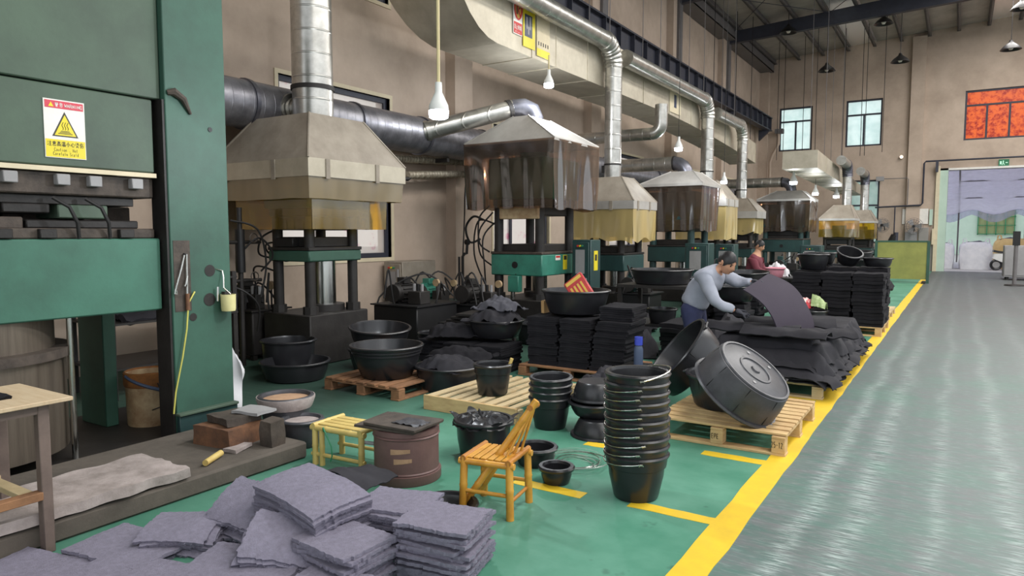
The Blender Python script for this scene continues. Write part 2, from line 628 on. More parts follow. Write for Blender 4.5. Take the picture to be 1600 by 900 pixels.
FW = [(-7.16, -5.75, 5.28, 7.21), (-4.39, -2.98, 5.30, 7.28), (-0.04, 2.95, 5.29, 7.25), (-4.14, -2.98, 1.14, 3.85), (-0.5, 3.3, 0, 4.12)]
m = MB()
for x0, x1, z0, z1 in wall_cells(-8.3, 14, 0, 10.7, FW):
    m.bx(x0, x1, 34.0, 34.3, z0, z1)
wf = tag(m.build('wall_far', 'wall_plaster'), kind='structure')
MB().bx(-1.95, -1.45, 33.8, 34.02, 0, 9.6).build('pilaster', 'wall_plaster', wf)
MB().bx(-8.0, -7.6, 33.75, 34.02, 0, 9.3).build('pilaster', 'wall_plaster', wf)
MB().bx(-7.6, -0.8, 33.97, 34.02, 0, 1.05).build('wainscot', 'wall_grey', wf)

# roof sheets: low pitch rising to the right, with rafters and purlins
def roofz(x):
    return 9.36 + 0.062 * (x + 8)


ceil_m = MB()
for i in range(22):
    x0 = -8.3 + i * 1.0
    ceil_m.mat(1 if i in (4, 9, 14) else 0)
    ceil_m.add([(x0, -7.3, roofz(x0)), (x0 + 1.0, -7.3, roofz(x0 + 1.0)), (x0 + 1.0, 34.3, roofz(x0 + 1.0)), (x0, 34.3, roofz(x0)),
                (x0, -7.3, roofz(x0) + 0.06), (x0 + 1.0, -7.3, roofz(x0 + 1.0) + 0.06), (x0 + 1.0, 34.3, roofz(x0 + 1.0) + 0.06), (x0, 34.3, roofz(x0) + 0.06)],
               [(0, 1, 2, 3), (4, 7, 6, 5), (0, 4, 5, 1), (2, 6, 7, 3)])
film('roof_light', (252, 250, 244), (250, 248, 240), 0.4, 0.0, 0.5)
ceil = tag(ceil_m.build('ceiling', ['roof_sheet', 'roof_light']), kind='structure')
pm = MB()
pm.bx(-0.03, 0.03, -20.5, 20.5, -0.2, 0).bx(-0.03, 0.1, -20.5, 20.5, -0.2, -0.185)
pmesh = pm.mesh('purlin', 'purlin_grey')
for i in range(21):
    x = -7.4 + i * 1.0
    inst('purlin', pmesh, ceil, (x, 13.6, roofz(x)))
rm = MB()
for x0, x1, d0, d1 in ((-8, 3, 0.42, 0.62), (3, 14, 0.62, 0.62)):
    rings = []
    for x, d in ((x0, d0), (x1, d1)):
        zt = roofz(x) - 0.2
        rings.append([(x, -0.11, zt), (x, 0.11, zt), (x, 0.11, zt - d), (x, -0.11, zt - d)])
    rm.loft(rings, cap0=True, cap1=True)
rmesh = rm.mesh('rafter', 'steel_dark')
for y in (5.3, 10.9, 16.5, 22.1, 27.7):
    inst('rafter', rmesh, ceil, (0, y, 0))
    MB().bx(-7.98, -7.7, y - 0.16, y + 0.16, 6.7, roofz(-8) - 0.1).build('column_stub', 'purlin_grey', ceil)
MB().bx(-8.0, -7.45, -7, 34, 8.85, 8.9).bx(-7.5, -7.45, -7, 34, 8.85, 9.2).build('eave_gutter', 'purlin_grey', ceil)
bmz = MB()
for y0, y1, s_ in ((22.2, 27.6, 1), (16.6, 22.0, 1)):
    for xa, xb in ((-7.6, -4.2), (-4.2, -7.6), (-4.2, -0.8), (-0.8, -4.2)):
        bmz.cyl((xa, y0, roofz(xa) - 0.25), (xb, y1, roofz(xb) - 0.25), 0.012, n=5)
bmz.build('tie_rod', 'steel_dark', ceil)


# ------------------------------------------------------------------ windows
def pane_mat(name, tint, blot=None, milky=0.35, sc=3.0):
    t = NT(name)
    tr = t.n('ShaderNodeBsdfTransparent')
    tl = t.n('ShaderNodeBsdfTranslucent')
    gl = t.n('ShaderNodeBsdfGlossy')
    gl.inputs['Roughness'].default_value = 0.3
    v = t.coord()
    c = lin(tint)
    if blot:
        nz = t.noise(v, sc, 5, 0.7)
        c = t.mix(t.ramp(nz, blot[1], blot[2]), lin(tint), lin(blot[0]))
        t.l(c, tr.inputs[0])
        t.l(c, tl.inputs[0])
    else:
        tr.inputs[0].default_value = c
        tl.inputs[0].default_value = c
    a = t.n('ShaderNodeMixShader')
    a.inputs[0].default_value = milky
    t.l(tr.outputs[0], a.inputs[1])
    t.l(tl.outputs[0], a.inputs[2])
    b = t.n('ShaderNodeMixShader')
    b.inputs[0].default_value = 0.03
    t.l(a.outputs[0], b.inputs[1])
    t.l(gl.outputs[0], b.inputs[2])
    t.l(b.outputs[0], t.out.inputs[0])


pane_mat('pane_pale', (238, 246, 242), ((224, 236, 232), 0.4, 0.6), 0.3, 2.0)
pane_mat('pane_flower', (232, 226, 220), ((214, 150, 172), 0.58, 0.72), 0.4, 3.6)
pane_mat('pane_orange', (242, 160, 96), ((196, 92, 66), 0.46, 0.62), 0.3, 7.0)
pane_mat('pane_cream', (226, 222, 196), None, 0.5)


def window(no, axis, at, a0, a1, z0, z1, cols, transom, pane, frame='steel_dark', fw=0.06):
    """axis 'y' = in the left wall (x fixed), 'x' = in the far wall (y fixed)"""
    def bx(m, u0, u1, w0, w1, d0, d1):
        if axis == 'y':
            return m.bx(at + d0, at + d1, u0, u1, w0, w1)
        return m.bx(u0, u1, at + d0, at + d1, w0, w1)
    sg = -1 if axis == 'y' else 1
    d0, d1 = sg * 0.06, sg * 0.13
    root = MB()
    bx(root, a0, a1, z0, z0 + fw, d0, d1)
    bx(root, a0, a1, z1 - fw, z1, d0, d1)
    bx(root, a0, a0 + fw, z0 + fw, z1 - fw, d0, d1)
    bx(root, a1 - fw, a1, z0 + fw, z1 - fw, d0, d1)
    o = tag(root.build('window_%d' % no, frame), kind='structure')
    zt = z0 + (z1 - z0) * transom if transom else z1
    if transom:
        bx(MB(), a0 + fw, a1 - fw, zt - fw / 2, zt + fw / 2, d0, d1).build('transom_bar', frame, o)
    for i in range(1, cols):
        a = a0 + (a1 - a0) * i / cols
        bx(MB(), a - fw / 2, a + fw / 2, z0 + fw, zt - fw / 2, d0, d1).build('mullion', frame, o)
    for i in range(cols):
        b0, b1 = a0 + (a1 - a0) * i / cols, a0 + (a1 - a0) * (i + 1) / cols
        bx(MB(), b0 + fw / 2, b1 - fw / 2, z0 + fw / 2, zt, sg * 0.09, sg * 0.1).build('pane', pane, o)
    if transom:
        bx(MB(), a0 + fw / 2, a1 - fw / 2, zt, z1 - fw / 2, sg * 0.09, sg * 0.1).build('pane', pane, o)
    return o


n_w = 1
for i, (y0, y1, z0, z1) in enumerate(LW):
    w = window(n_w, 'y', -8.0, y0, y1, z0, z1, 3, 0.82 if z0 < 2 else 0, 'pane_flower' if z0 < 2 else 'pane_pale', fw=0.075)
    MB().bx(-8.06, -7.985, y0 - 0.06, y0, z0 - 0.06, z1 + 0.06).bx(-8.06, -7.985, y1, y1 + 0.06, z0 - 0.06, z1 + 0.06) \
        .bx(-8.06, -7.985, y0, y1, z1, z1 + 0.06).bx(-8.06, -7.985, y0, y1, z0 - 0.06, z0).build('window_reveal', 'paper_cream', w)
    n_w += 1
window(n_w, 'x', 34.0, *FW[0], 2, 0.68, 'pane_pale', fw=0.07)
window(n_w + 1, 'x', 34.0, *FW[1], 2, 0.68, 'pane_pale', fw=0.07)
window(n_w + 2, 'x', 34.0, *FW[2], 4, 0.7, 'pane_orange', fw=0.07)
window(n_w + 3, 'x', 34.0, *FW[3], 2, 0.6, 'pane_pale', fw=0.07)

# ------------------------------------------------------------------ gate and the yard outside
d = tag(MB().bx(-0.78, -0.5, 33.9, 34.32, 0, 4.2).build('door_1', 'pale_green'), kind='structure')
MB().bx(-0.78, 3.4, 33.9, 34.32, 4.12, 4.2).build('lintel', 'sign_white', d)
MB().bx(-0.92, -0.78, 33.86, 34.0, 0, 4.3).build('door_trim', 'paper_cream', d)
MB().bx(-0.98, -0.92, 33.8, 33.95, 1.1, 1.75).build('switch_box', 'paper_cream', d)
tag(MB().bx(-60, 60, 34.3, 120, -0.35, -0.02).bx(14, 60, -60, 34.3, -0.35, -0.02).bx(-60, -8.3, -60, 34.3, -0.35, -0.02).bx(-8.3, 14, -60, -7.3, -0.35, -0.02).build('yard_ground', 'yard'), kind='structure')

ex = thing('exit_sign', 'green exit sign above the open gate', 'sign', (1.34, 33.98, 4.33))
MB().bx(-0.17, 0.17, -0.04, 0.02, -0.13, 0.13).build('sign_box', 'exit_green', ex)
g = MB()
g.cyl((-0.02, -0.045, 0.06), (-0.02, -0.041, 0.06), 0.022, n=8)
g.box((-0.02, -0.043, 0.0), (0.03, 0.004, 0.08)).box((-0.045, -0.043, -0.06), (0.02, 0.004, 0.06), Matrix.Rotation(0.5, 3, 'Y')).box((0.01, -0.043, -0.06), (0.02, 0.004, 0.06), Matrix.Rotation(-0.5, 3, 'Y'))
g.box((-0.1, -0.043, 0), (0.06, 0.004, 0.12)).box((0.09, -0.043, 0), (0.07, 0.004, 0.03))
g.build('running_figure', 'exit_glow', ex)

aw = thing('awning', 'grey lavender tarpaulin awning over the yard outside the gate', 'awning', (1.5, 40, 0))
def awn(u, v):
    x = -5 + 12 * u
    y = -5.5 + 11 * v
    return (x, y, 4.6 - 1.9 * v + 0.10 * math.cos(u * 6 * math.pi * 2) * (0.3 + v) - 0.12 * math.sin(v * math.pi))
MB().sheet(awn, 48, 12, 0.02).build('tarpaulin', 'awning', aw)
def val(u, v):
    x = -5 + 12 * u
    return (x, 5.5 + 0.02 * math.sin(u * 60), 2.72 - v * (0.28 + 0.16 * abs(math.sin(u * 6 * math.pi))) + 0.10 * math.cos(u * 12 * math.pi) * 1.3)
MB().sheet(val, 60, 3, 0.015).build('valance', 'awning', aw)
for x in (-4.5, -1.6, 1.35, 4.3, 6.8):
    MB().cyl((x, 5.4, 0), (x, 5.4, 2.9), 0.04, n=8).build('post', 'purlin_grey', aw)
    MB().cyl((x, -5.4, 4.45), (x, 5.4, 2.68), 0.03, n=6).build('rafter_tube', 'purlin_grey', aw)
for y, z in ((-2, 3.9), (1.6, 3.3)):
    MB().cyl((-5, y, z), (7, y, z), 0.025, n=6).build('cross_tube', 'purlin_grey', aw)

gb = thing('yard_building', 'pale green building with barred window beyond the awning', 'building', (2, 62, 0))
MB().bx(-14, 14, 0, 6, 0, 7).build('wall', 'pale_green', gb)
wm = MB().bx(-0.9, 1.3, -0.06, 0.02, 1.5, 3.4)
wn = wm.build('window', 'pane_cream', gb)
for i in range(5):
    MB().bx(-0.92 + i * 0.55 - 0.03, -0.92 + i * 0.55 + 0.03, -0.14, -0.06, 1.45, 3.45).build('bar', 'exit_green', wn)
for i in range(4):
    MB().bx(-0.95, 1.35, -0.14, -0.08, 1.5 + i * 0.62, 1.55 + i * 0.62).build('bar', 'exit_green', wn)
MB().bx(2.2, 8, -0.1, 0.0, 2.0, 2.3).build('red_band', 'red', gb)


def bulk_bag(loc, sx, sy, h, mt, label, seed):
    o = thing('bulk_bag', label, 'bag', loc, 0, 'bulk bags in the yard')
    m = MB()
    n = 28
    rings = []
    for k in range(13):
        v = k / 12
        bul = 1 + 0.10 * math.sin(v * math.pi) - (0.25 * max(0, (v - 0.85) / 0.15) ** 2)
        ring = []
        for j in range(n):
            a = 2 * math.pi * j / n
            ca, sa = math.cos(a), math.sin(a)
            f = 1 / max(abs(ca), abs(sa)) ** 0.72
            w = 1 + 0.05 * noise.noise((ca * 2 + seed, sa * 2, v * 3))
            ring.append((ca * f * sx / 2 * bul * w, sa * f * sy / 2 * bul * w, h * v))
        rings.append(ring)
    m.loft(rings, cap0=True, cap1=True)
    m.build('sack', mt, o)
    for a, b in ((-1, -1), (1, -1), (-1, 1), (1, 1)):
        x, y = a * sx * 0.36, b * sy * 0.36
        MB().sweep([(x - a * 0.12, y, h * 0.9), (x - a * 0.02, y, h + 0.16), (x + a * 0.06, y, h + 0.14), (x + a * 0.1, y - b * 0.08, h * 0.88)], 0.02, 6).build('loop', mt, o)
    MB().sheet(lambda u, v: ((u - 0.5) * sx * 0.75, (v - 0.5) * sy * 0.75, h + 0.05 + 0.09 * noise.noise((u * 4 + seed, v * 4, 2)) - 0.2 * max(abs(u - 0.5), abs(v - 0.5))), 10, 10, 0.02).build('contents', 'rubber_dusty', o)
    return o


bulk_bag((-0.72, 37.6, -0.02), 1.0, 1.0, 1.15, 'bag_white', 'white bulk bag at left edge of the gate opening', 1)
bulk_bag((0.62, 37.4, -0.02), 1.15, 1.0, 1.2, 'bag_white', 'wide white bulk bag in the yard beside the yellow sack', 4)
bulk_bag((2.0, 38.4, -0.02), 1.35, 1.0, 1.35, 'bag_yellow', 'straw yellow bulk bag behind the parked scooter', 8)
bulk_bag((3.5, 38.6, -0.02), 1.2, 1.0, 1.25, 'bag_white', 'white bulk bag at far right of the yard', 12)

sc = thing('motor_scooter', 'dark and white motor scooter parked outside the gate', 'scooter', (1.95, 36.6, -0.02), R(8))
for x in (-0.6, 0.6):
    w_ = MB()
    ring = [(x + 0.19 * math.cos(a * math.pi / 8), 0, 0.24 + 0.19 * math.sin(a * math.pi / 8)) for a in range(16)]
    w_.sweep(ring, 0.05, 8, closed=True)
    w_.build('tyre', 'rubber', sc)
    MB().cyl((x, -0.03, 0.24), (x, 0.03, 0.24), 0.14, n=12).build('wheel_hub', 'grey_cabinet', sc)
MB().loft([[(-0.75, -0.1, 0.5), (-0.75, 0.1, 0.5), (-0.7, 0.1, 0.72), (-0.7, -0.1, 0.72)], [(-0.3, -0.17, 0.3), (-0.3, 0.17, 0.3), (-0.3, 0.15, 0.74), (-0.3, -0.15, 0.74)], [(0.05, -0.17, 0.26), (0.05, 0.17, 0.26), (0.0, 0.15, 0.66), (0.0, -0.15, 0.66)]], cap0=True, cap1=True).build('body', 'white_paint', sc, 0.02)
MB().box((0.22, 0, 0.3), (0.4, 0.3, 0.06)).build('footboard', 'rubber', sc, 0.01)
MB().loft([[(0.4, -0.16, 0.28), (0.4, 0.16, 0.28), (0.46, 0.16, 0.28), (0.46, -0.16, 0.28)], [(0.48, -0.2, 0.9), (0.48, 0.2, 0.9), (0.58, 0.14, 0.9), (0.58, -0.14, 0.9)]], cap0=True, cap1=True).build('leg_shield', 'red', sc, 0.02)
MB().sheet(lambda u, v: (-0.72 + 0.75 * u, -0.14 + 0.28 * v, 0.82 + 0.06 * (1 - 2 * u) ** 2), 8, 4, 0.09).build('saddle', 'rubber', sc)
MB().sweep([(0.5, -0.34, 1.06), (0.5, -0.12, 1.0), (0.5, 0.12, 1.0), (0.5, 0.34, 1.06)], 0.02, 8).build('handlebar', 'rubber', sc)
MB().cyl((0.56, 0, 0.95), (0.64, 0, 0.93), 0.08, 0.06, n=12).build('headlamp', 'opal', sc)
MB().sweep([(0.5, 0, 1.0), (0.62, 0, 0.3)], 0.03, 8).build('fork', 'grey_cabinet', sc)

# grey steel cabinet at right edge near the gate
gc = thing('steel_cabinet', 'low grey steel cabinet standing inside at right of the gate', 'cabinet', (2.0, 29.2, 0))
MB().bx(-0.72, 0.72, -0.5, 0.5, 0.1, 1.15).build('body', 'grey_cabinet', gc, 0.01)
for x in (-0.37, 0.37):
    dd = MB().bx(x - 0.33, x + 0.33, -0.525, -0.5, 0.16, 1.1).build('cabinet_door', 'grey_cabinet', gc, 0.005)
    MB().bx(x * 0.25 - 0.02, x * 0.25 + 0.02, -0.55, -0.525, 0.55, 0.7).build('handle', 'iron_dark', dd)
for a in (-0.6, 0.6):
    for b in (-0.4, 0.4):
        MB().bx(a - 0.04, a + 0.04, b - 0.04, b + 0.04, 0, 0.1).build('foot', 'iron_dark', gc)
st = thing('signal_post', 'short dark post on a round foot before the grey cabinet', 'post', (1.42, 25.6, 0))
MB().lathe([(0.0, 0.05), (0.24, 0.04), (0.26, 0.0)], 16).build('foot', 'iron_dark', st)
MB().cyl((0, 0, 0.03), (0, 0, 1.55), 0.055, n=10).build('pole', 'purlin_grey', st)
MB().bx(-0.09, 0.09, -0.06, 0.06, 1.2, 1.62).build('box', 'iron_black', st, 0.005)

# wall fittings on the far wall
cd = thing('wall_conduit', 'dark steel conduit running along the far wall above the gate', 'conduit', (0, 33.74, 0))
MB().sweep([(-3.1, 0, 2.66), (-1.42, 0, 2.72), (-1.36, 0, 2.8), (-1.36, 0, 4.42), (-1.3, 0, 4.5), (3.6, 0, 4.52)], 0.035, 8).build('pipe', 'steel_dark', cd)
MB().sweep([(-2.35, 0, 2.68), (-2.35, 0, 1.4), (-2.5, -0.1, 1.2)], 0.025, 8).build('drop_pipe', 'steel_dark', cd)
MB().bx(-0.95, -0.85, -0.05, 0.05, 4.05, 4.5).build('bracket', 'steel_dark', cd)
cd2 = thing('thin_conduit', 'thin grey conduit dropping from the small box on far wall', 'conduit', (0, 33.7, 0))
MB().sweep([(-3.0, 0, 3.85), (-1.95, 0, 3.85), (-1.9, 0, 3.8), (-1.9, 0, 2.75)], 0.018, 6).build('pipe', 'purlin_grey', cd2)
MB().bx(-3.1, -2.8, -0.08, 0.05, 3.76, 3.95).build('junction_box', 'grey_cabinet', cd2, 0.01)
for i, (x0, x1) in enumerate(((-2.08, -1.62), (-1.6, -1.14))):
    o = MB().bx(x0, x1, 33.93, 33.96, 1.95, 2.58).build('notice_sheet', 'sign_white')
    tag(o, ('left' if i == 0 else 'right') + ' white notice sheet on the far wall above the wall fan', 'notice', 'notices on the far wall')
o = MB().bx(-1.1, -0.98, 33.9, 33.97, 1.9, 2.55).build('notice_board', 'pale_green')
tag(o, 'narrow pale green board beside the gate jamb', 'board')
tag(MB().bx(-1.95, -1.5, 33.75, 33.97, 1.0, 1.62).build('switch_cabinet', 'grey_cabinet', None, 0.01), 'small grey switch cabinet under the notices on far wall', 'cabinet')
tag(MB().bx(-1.45, -1.1, 33.7, 33.97, 0.95, 1.8).build('switch_cabinet', 'wall_grey', None, 0.01), 'darker grey wall cabinet nearest the gate', 'cabinet')


def wall_fan(loc, rz, label, r=0.3):
    o = thing('wall_fan', label, 'fan', loc, rz, 'fans near the far wall')
    for k in range(3):
        a = k * 2 * math.pi / 3
        M = Matrix.Rotation(a, 3, 'Y')
        MB().add([M @ Vector(p) for p in ((0.03, -0.12, -0.03), (r * 0.85, -0.1, -0.1), (r * 0.85, -0.15, 0.12), (0.03, -0.14, 0.05))] + [M @ Vector(p) for p in ((0.03, -0.115, -0.03), (r * 0.85, -0.095, -0.1), (r * 0.85, -0.145, 0.12), (0.03, -0.135, 0.05))],
                 [(0, 1, 2, 3), (7, 6, 5, 4), (0, 4, 5, 1), (1, 5, 6, 2), (2, 6, 7, 3), (3, 7, 4, 0)]).build('blade', 'grey_cabinet', o)
    MB().cyl((0, -0.17, 0), (0, 0.05, 0), 0.06, n=12).build('motor', 'iron_black', o)
    g_ = MB()
    for y, rr in ((-0.2, r * 0.5), (-0.19, r * 0.8), (-0.12, r), (-0.03, r * 0.8)):
        g_.sweep([(rr * math.cos(a * math.pi / 10), y, rr * math.sin(a * math.pi / 10)) for a in range(20)], 0.006, 4, closed=True)
    for a in range(16):
        c_, s_ = math.cos(a * math.pi / 8), math.sin(a * math.pi / 8)
        g_.sweep([(0.04 * c_, -0.2, 0.04 * s_), (r * 0.8 * c_, -0.19, r * 0.8 * s_), (r * c_, -0.12, r * s_), (r * 0.8 * c_, -0.03, r * 0.8 * s_), (0.05 * c_, 0.0, 0.05 * s_)], 0.004, 4)
    g_.build('guard', 'purlin_grey', o)
    MB().sweep([(0, 0.03, 0), (0, 0.2, -0.02), (0, 0.3, -0.2)], 0.025, 8).build('bracket', 'iron_dark', o)
    return o


wall_fan((-1.62, 33.5, 1.85), 0, 'wall fan with wire guard under the notice sheets', 0.34)
wall_fan((-2.75, 33.4, 1.9), R(-10), 'wall fan with wire guard by the lower far window', 0.3)
ff = thing('fan_post', 'tall dark pedestal with a drooping cowl by the far wall', 'fan stand', (-2.2, 32.6, 0))
MB().sweep([(-0.9, 0.3, 0.75), (-0.5, 0.2, 0.8), (-0.2, 0.1, 1.0), (-0.05, 0, 1.5)], [0.12, 0.16, 0.2, 0.12], 12).build('cowl', 'iron_dark', ff)
MB().cyl((0, 0, 0), (0, 0, 1.6), 0.09, n=10).build('pole', 'steel_dark', ff)
MB().lathe([(0, 0.06), (0.28, 0.05), (0.3, 0)], 16).build('foot', 'iron_dark', ff)

# olive sheet standing in the aisle edge (green board crate)
ob = thing('olive_screen', 'olive green sheeted screen panel standing beside the aisle near the gate', 'screen', (-1.75, 25.4, 0))
MB().bx(-0.5, 0.95, -0.03, 0.03, 0.12, 1.28).build('sheet', 'olive_sheet', ob)
for x in (-0.5, 0.95):
    MB().bx(x - 0.04, x + 0.04, -0.05, 0.05, 0, 1.32).build('post', 'press_green', ob)
MB().bx(-0.5, 0.95, -0.04, 0.04, 1.28, 1.33).build('rail', 'press_green', ob)
for x in (-0.42, 0.85):
    MB().bx(x - 0.05, x + 0.05, -0.35, 0.35, 0, 0.06).build('foot', 'iron_dark', ob)

# crane runway beam on the left wall
cr = thing('crane_runway_beam', 'long dark crane runway beam with stiffener plates along left wall', 'beam', (-7.5, 0, 0))
MB().bx(-0.012, 0.012, 4.0, 33.6, 6.2, 6.72).build('web', 'steel_dark', cr)
MB().bx(-0.14, 0.14, 4.0, 33.6, 6.72, 6.76).build('top_flange', 'steel_dark', cr)
MB().bx(-0.14, 0.14, 4.0, 33.6, 6.16, 6.2).build('bottom_flange', 'steel_dark', cr)
MB().bx(-0.035, 0.035, 4.0, 33.6, 6.76, 6.84).build('rail', 'iron_dark', cr)
stf = MB().bx(-0.13, 0.13, -0.012, 0.012, 6.2, 6.72).mesh('stiffener', 'steel_dark')
for i in range(34):
    inst('stiffener', stf, cr, (0, 4.4 + i * 0.88, 0))
for y in (5.05, 10.62, 16.2, 21.9, 27.4, 33.0):
    MB().add([(-0.3, y - 0.1, 6.16), (0.2, y - 0.1, 6.16), (-0.3, y - 0.1, 5.7), (-0.3, y + 0.1, 6.16), (0.2, y + 0.1, 6.16), (-0.3, y + 0.1, 5.7)],
             [(0, 1, 2), (3, 5, 4), (0, 3, 4, 1), (1, 4, 5, 2), (0, 2, 5, 3)]).build('bracket', 'steel_dark', cr)
dp = thing('downpipe', 'cream downpipe with a bend in the far left corner', 'pipe', (-7.45, 33.7, 0))
MB().sweep([(0.35, 0, 6.1), (0.35, 0, 5.6), (0.1, 0, 5.1), (0.0, 0, 4.8), (0, 0, 0.2)], 0.06, 10).build('pipe', 'wall_plaster', dp)
MB().bx(0.2, 0.55, -0.15, 0.15, 6.05, 6.25).build('hopper', 'purlin_grey', dp)

# bell pendant lamps under the roof
def pendant(x, y, z, label):
    o = thing('pendant_lamp', label, 'lamp', (x, y, z), 0, 'bell pendant lamps under the roof')
    MB().lathe([(0.0, 0.30), (0.05, 0.29), (0.07, 0.22), (0.12, 0.18), (0.22, 0.10), (0.30, 0.0), (0.31, -0.02), (0.29, -0.02), (0.2, 0.08), (0.05, 0.16), (0, 0.17)], 20).build('shade', 'lamp_black', o)
    MB().lathe([(0.0, -0.02), (0.05, -0.015), (0.08, 0.05), (0.05, 0.12), (0, 0.14)], 12).build('bulb', 'opal', o)
    MB().cyl((0, 0, 0.29), (0, 0, roofz(x) - z), 0.012, n=6).build('cord', 'cord_black', o)
    return o


pendant(-4.46, 29, 7.62, 'leftmost bell pendant lamp hanging before the far wall windows')
pendant(-2.05, 29, 7.65, 'bell pendant lamp hanging above the right pale window')
pendant(-2.55, 28.2, 8.85, 'bell pendant lamp close under the dark roof beam')
pendant(1.17, 29, 7.64, 'bell pendant lamp hanging above the orange window')
pendant(1.36, 28, 8.66, 'bell pendant lamp at upper right corner under the roof')
pendant(-5.5, 27.2, 8.75, 'bell pendant lamp nearest left wall just below roof beam')
tl = thing('wall_spot', 'small lit spot lamp on the far wall right of the pale windows', 'lamp', (-2.2, 33.95, 4.75))
MB().cyl((0, 0.03, 0), (0, -0.08, 0), 0.06, 0.08, n=12).build('housing', 'grey_cabinet', tl)
MB().cyl((0, -0.08, 0), (0, -0.09, 0), 0.06, n=12).build('lens', emit('warm_glow', (255, 220, 180), 4), tl)
HW = sorted(((-6.6, 31, 4.6), (-6.35, 31, 4.6), (-5.6, 31, 4.6), (-4.95, 30, 4.6), (-4.6, 30, 4.6), (-4.1, 31, 4.6), (-3.45, 31, 4.6), (-3.3, 31, 4.6), (-2.6, 30, 4.6), (-7.2, 24, 4.9), (-7.0, 26, 4.9), (-6.7, 27, 4.9)), key=lambda q: q[0] / q[1])
for k, (px, y, zb) in enumerate(HW):
    o = MB().cyl((px, y, zb), (px, y, roofz(px)), 0.012, n=5).build('hanger_wire', 'cord_black')
    tag(o, 'thin dark hanger wire dropping from the roof, %s of twelve from the left' % ORD[k], 'wire', 'hanger wires')

# ------------------------------------------------------------------ ducts
def rect(x0, x1, y0, y1, z):
    return [(x0, y0, z), (x1, y0, z), (x1, y1, z), (x0, y1, z)]


def sec(x0, x1, z0, z1, y):
    return [(x0, y, z0), (x0, y, z1), (x1, y, z1), (x1, y, z0)]


def duct_run(name, label, stations, mt='galv_dull', cap0=True, hang=()):
    """rectangular duct along y: stations are (y, x0, x1, z0, z1); every section is a part, with flanged joints"""
    o = thing(name, label, 'duct', (0, 0, 0))
    for i in range(len(stations) - 1):
        a, b = stations[i], stations[i + 1]
        m = MB()
        m.loft([sec(a[1], a[2], a[3], a[4], a[0]), sec(b[1], b[2], b[3], b[4], b[0])], cap0=(i == 0 and cap0), cap1=(i == len(stations) - 2))
        m.build('duct_section', mt, o)
        y, x0, x1, z0, z1 = b
        f = MB()
        e = 0.012
        f.bx(x0 - e, x1 + e, y - 0.02, y + 0.02, z0 - e, z0 + 0.005).bx(x0 - e, x1 + e, y - 0.02, y + 0.02, z1 - 0.005, z1 + e)
        f.bx(x0 - e, x0 + 0.005, y - 0.02, y + 0.02, z0, z1).bx(x1 - 0.005, x1 + e, y - 0.02, y + 0.02, z0, z1)
        f.build('flange', mt, o)
    for (y, x0, x1, z0, z1) in stations[2:-1:2]:
        MB().cyl((x0 + 0.1, y + 0.3, z1), (x0 + 0.1, y + 0.3, roofz(x0) - 0.05), 0.009, n=5).build('hanger_rod', 'purlin_grey', o)
        MB().cyl((x1 - 0.35, y + 0.3, z1), (x1 - 0.35, y + 0.3, roofz(x1) - 0.05), 0.009, n=5).build('hanger_rod', 'purlin_grey', o)
    return o


def lerp(a, b, t):
    return a + (b - a) * t


st = []
for i, y in enumerate((8.9, 9.9, 10.7, 11.9, 13.3, 14.6, 16.2, 17.8, 19.6, 21.2, 22.8, 24.5)):
    t = (y - 8.9) / (24.5 - 8.9)
    st.append((y, lerp(-6.85, -6.75, t), -5.9, 4.36 - 0.45 * max(0, (t - 0.45) / 0.55) ** 1.5, 5.25 - 0.7 * max(0, (t - 0.45) / 0.55)))
main_duct = duct_run('exhaust_duct', 'large rectangular galvanised exhaust duct with posters above the presses', st, cap0=False)
# flared transition at the near end, rising and turning to the wall
m = MB()
prev = None
rings = []
for k in range(9):
    t = k / 8
    a = t * math.pi / 2
    y = 8.9 - 1.25 * math.sin(a) * 1.0
    z = 4.36 + 1.6 * (1 - math.cos(a))
    rings.append([(-6.85 - 0.55 * t, y, z), (-6.85 - 0.5 * t, y + 0.9 * t, lerp(5.25, 6.2, t)), (-5.9, y + 0.9 * t, lerp(5.25, 6.2, t)), (-5.9, y, z)])
m.loft(rings)
m.build('transition_bend', 'galv_dull', main_duct)

far_duct = duct_run('exhaust_duct', 'smaller rectangular exhaust duct hanging before the far wall windows',
                    [(21.7, -4.45, -3.5, 3.42, 3.92), (23.2, -4.42, -3.5, 3.38, 3.86), (24.8, -4.4, -3.5, 3.34, 3.8), (26.6, -4.35, -3.5, 3.28, 3.72), (28.6, -4.3, -3.5, 3.22, 3.64), (30.6, -4.25, -3.5, 3.18, 3.56), (32.6, -4.2, -3.5, 3.14, 3.5)])

# posters on the main duct's face (facing the aisle)
def poster_quad(m, y0, y1, z0, z1, x, mi, M=None):
    m.mat(mi)
    vs_ = [(x, y0, z0), (x, y1, z0), (x, y1, z1), (x, y0, z1)]
    return m.add(vs_, [(0, 1, 2, 3)])


ns = thing('no_smoking_poster', 'white and red no-smoking poster with prohibition ring on the duct', 'poster', (-5.885, 9.42, 4.55))
MB().bx(-0.006, 0.004, -0.11, 0.15, 0.06, 0.66).build('board', 'sign_white', ns)
MB().bx(0.004, 0.006, -0.1, 0.14, 0.07, 0.24).build('red_panel', 'red', ns)
r_ = MB()
r_.sweep([(0.008, 0.02 + 0.1 * math.cos(a * math.pi / 14), 0.44 + 0.15 * math.sin(a * math.pi / 14)) for a in range(28)], 0.014, 6, closed=True)
r_.cyl((0.008, 0.09, 0.33), (0.008, -0.05, 0.55), 0.011, n=6)
r_.build('prohibition_ring', 'red', ns)
MB().lathe([(0, 0), (0.095, 0)], 20, (0.0062, 0.02, 0.44), M=Matrix.Rotation(math.pi / 2, 3, 'Y') @ Matrix.Diagonal((1.45, 1, 1))).build('disc', 'gold_print', ns)
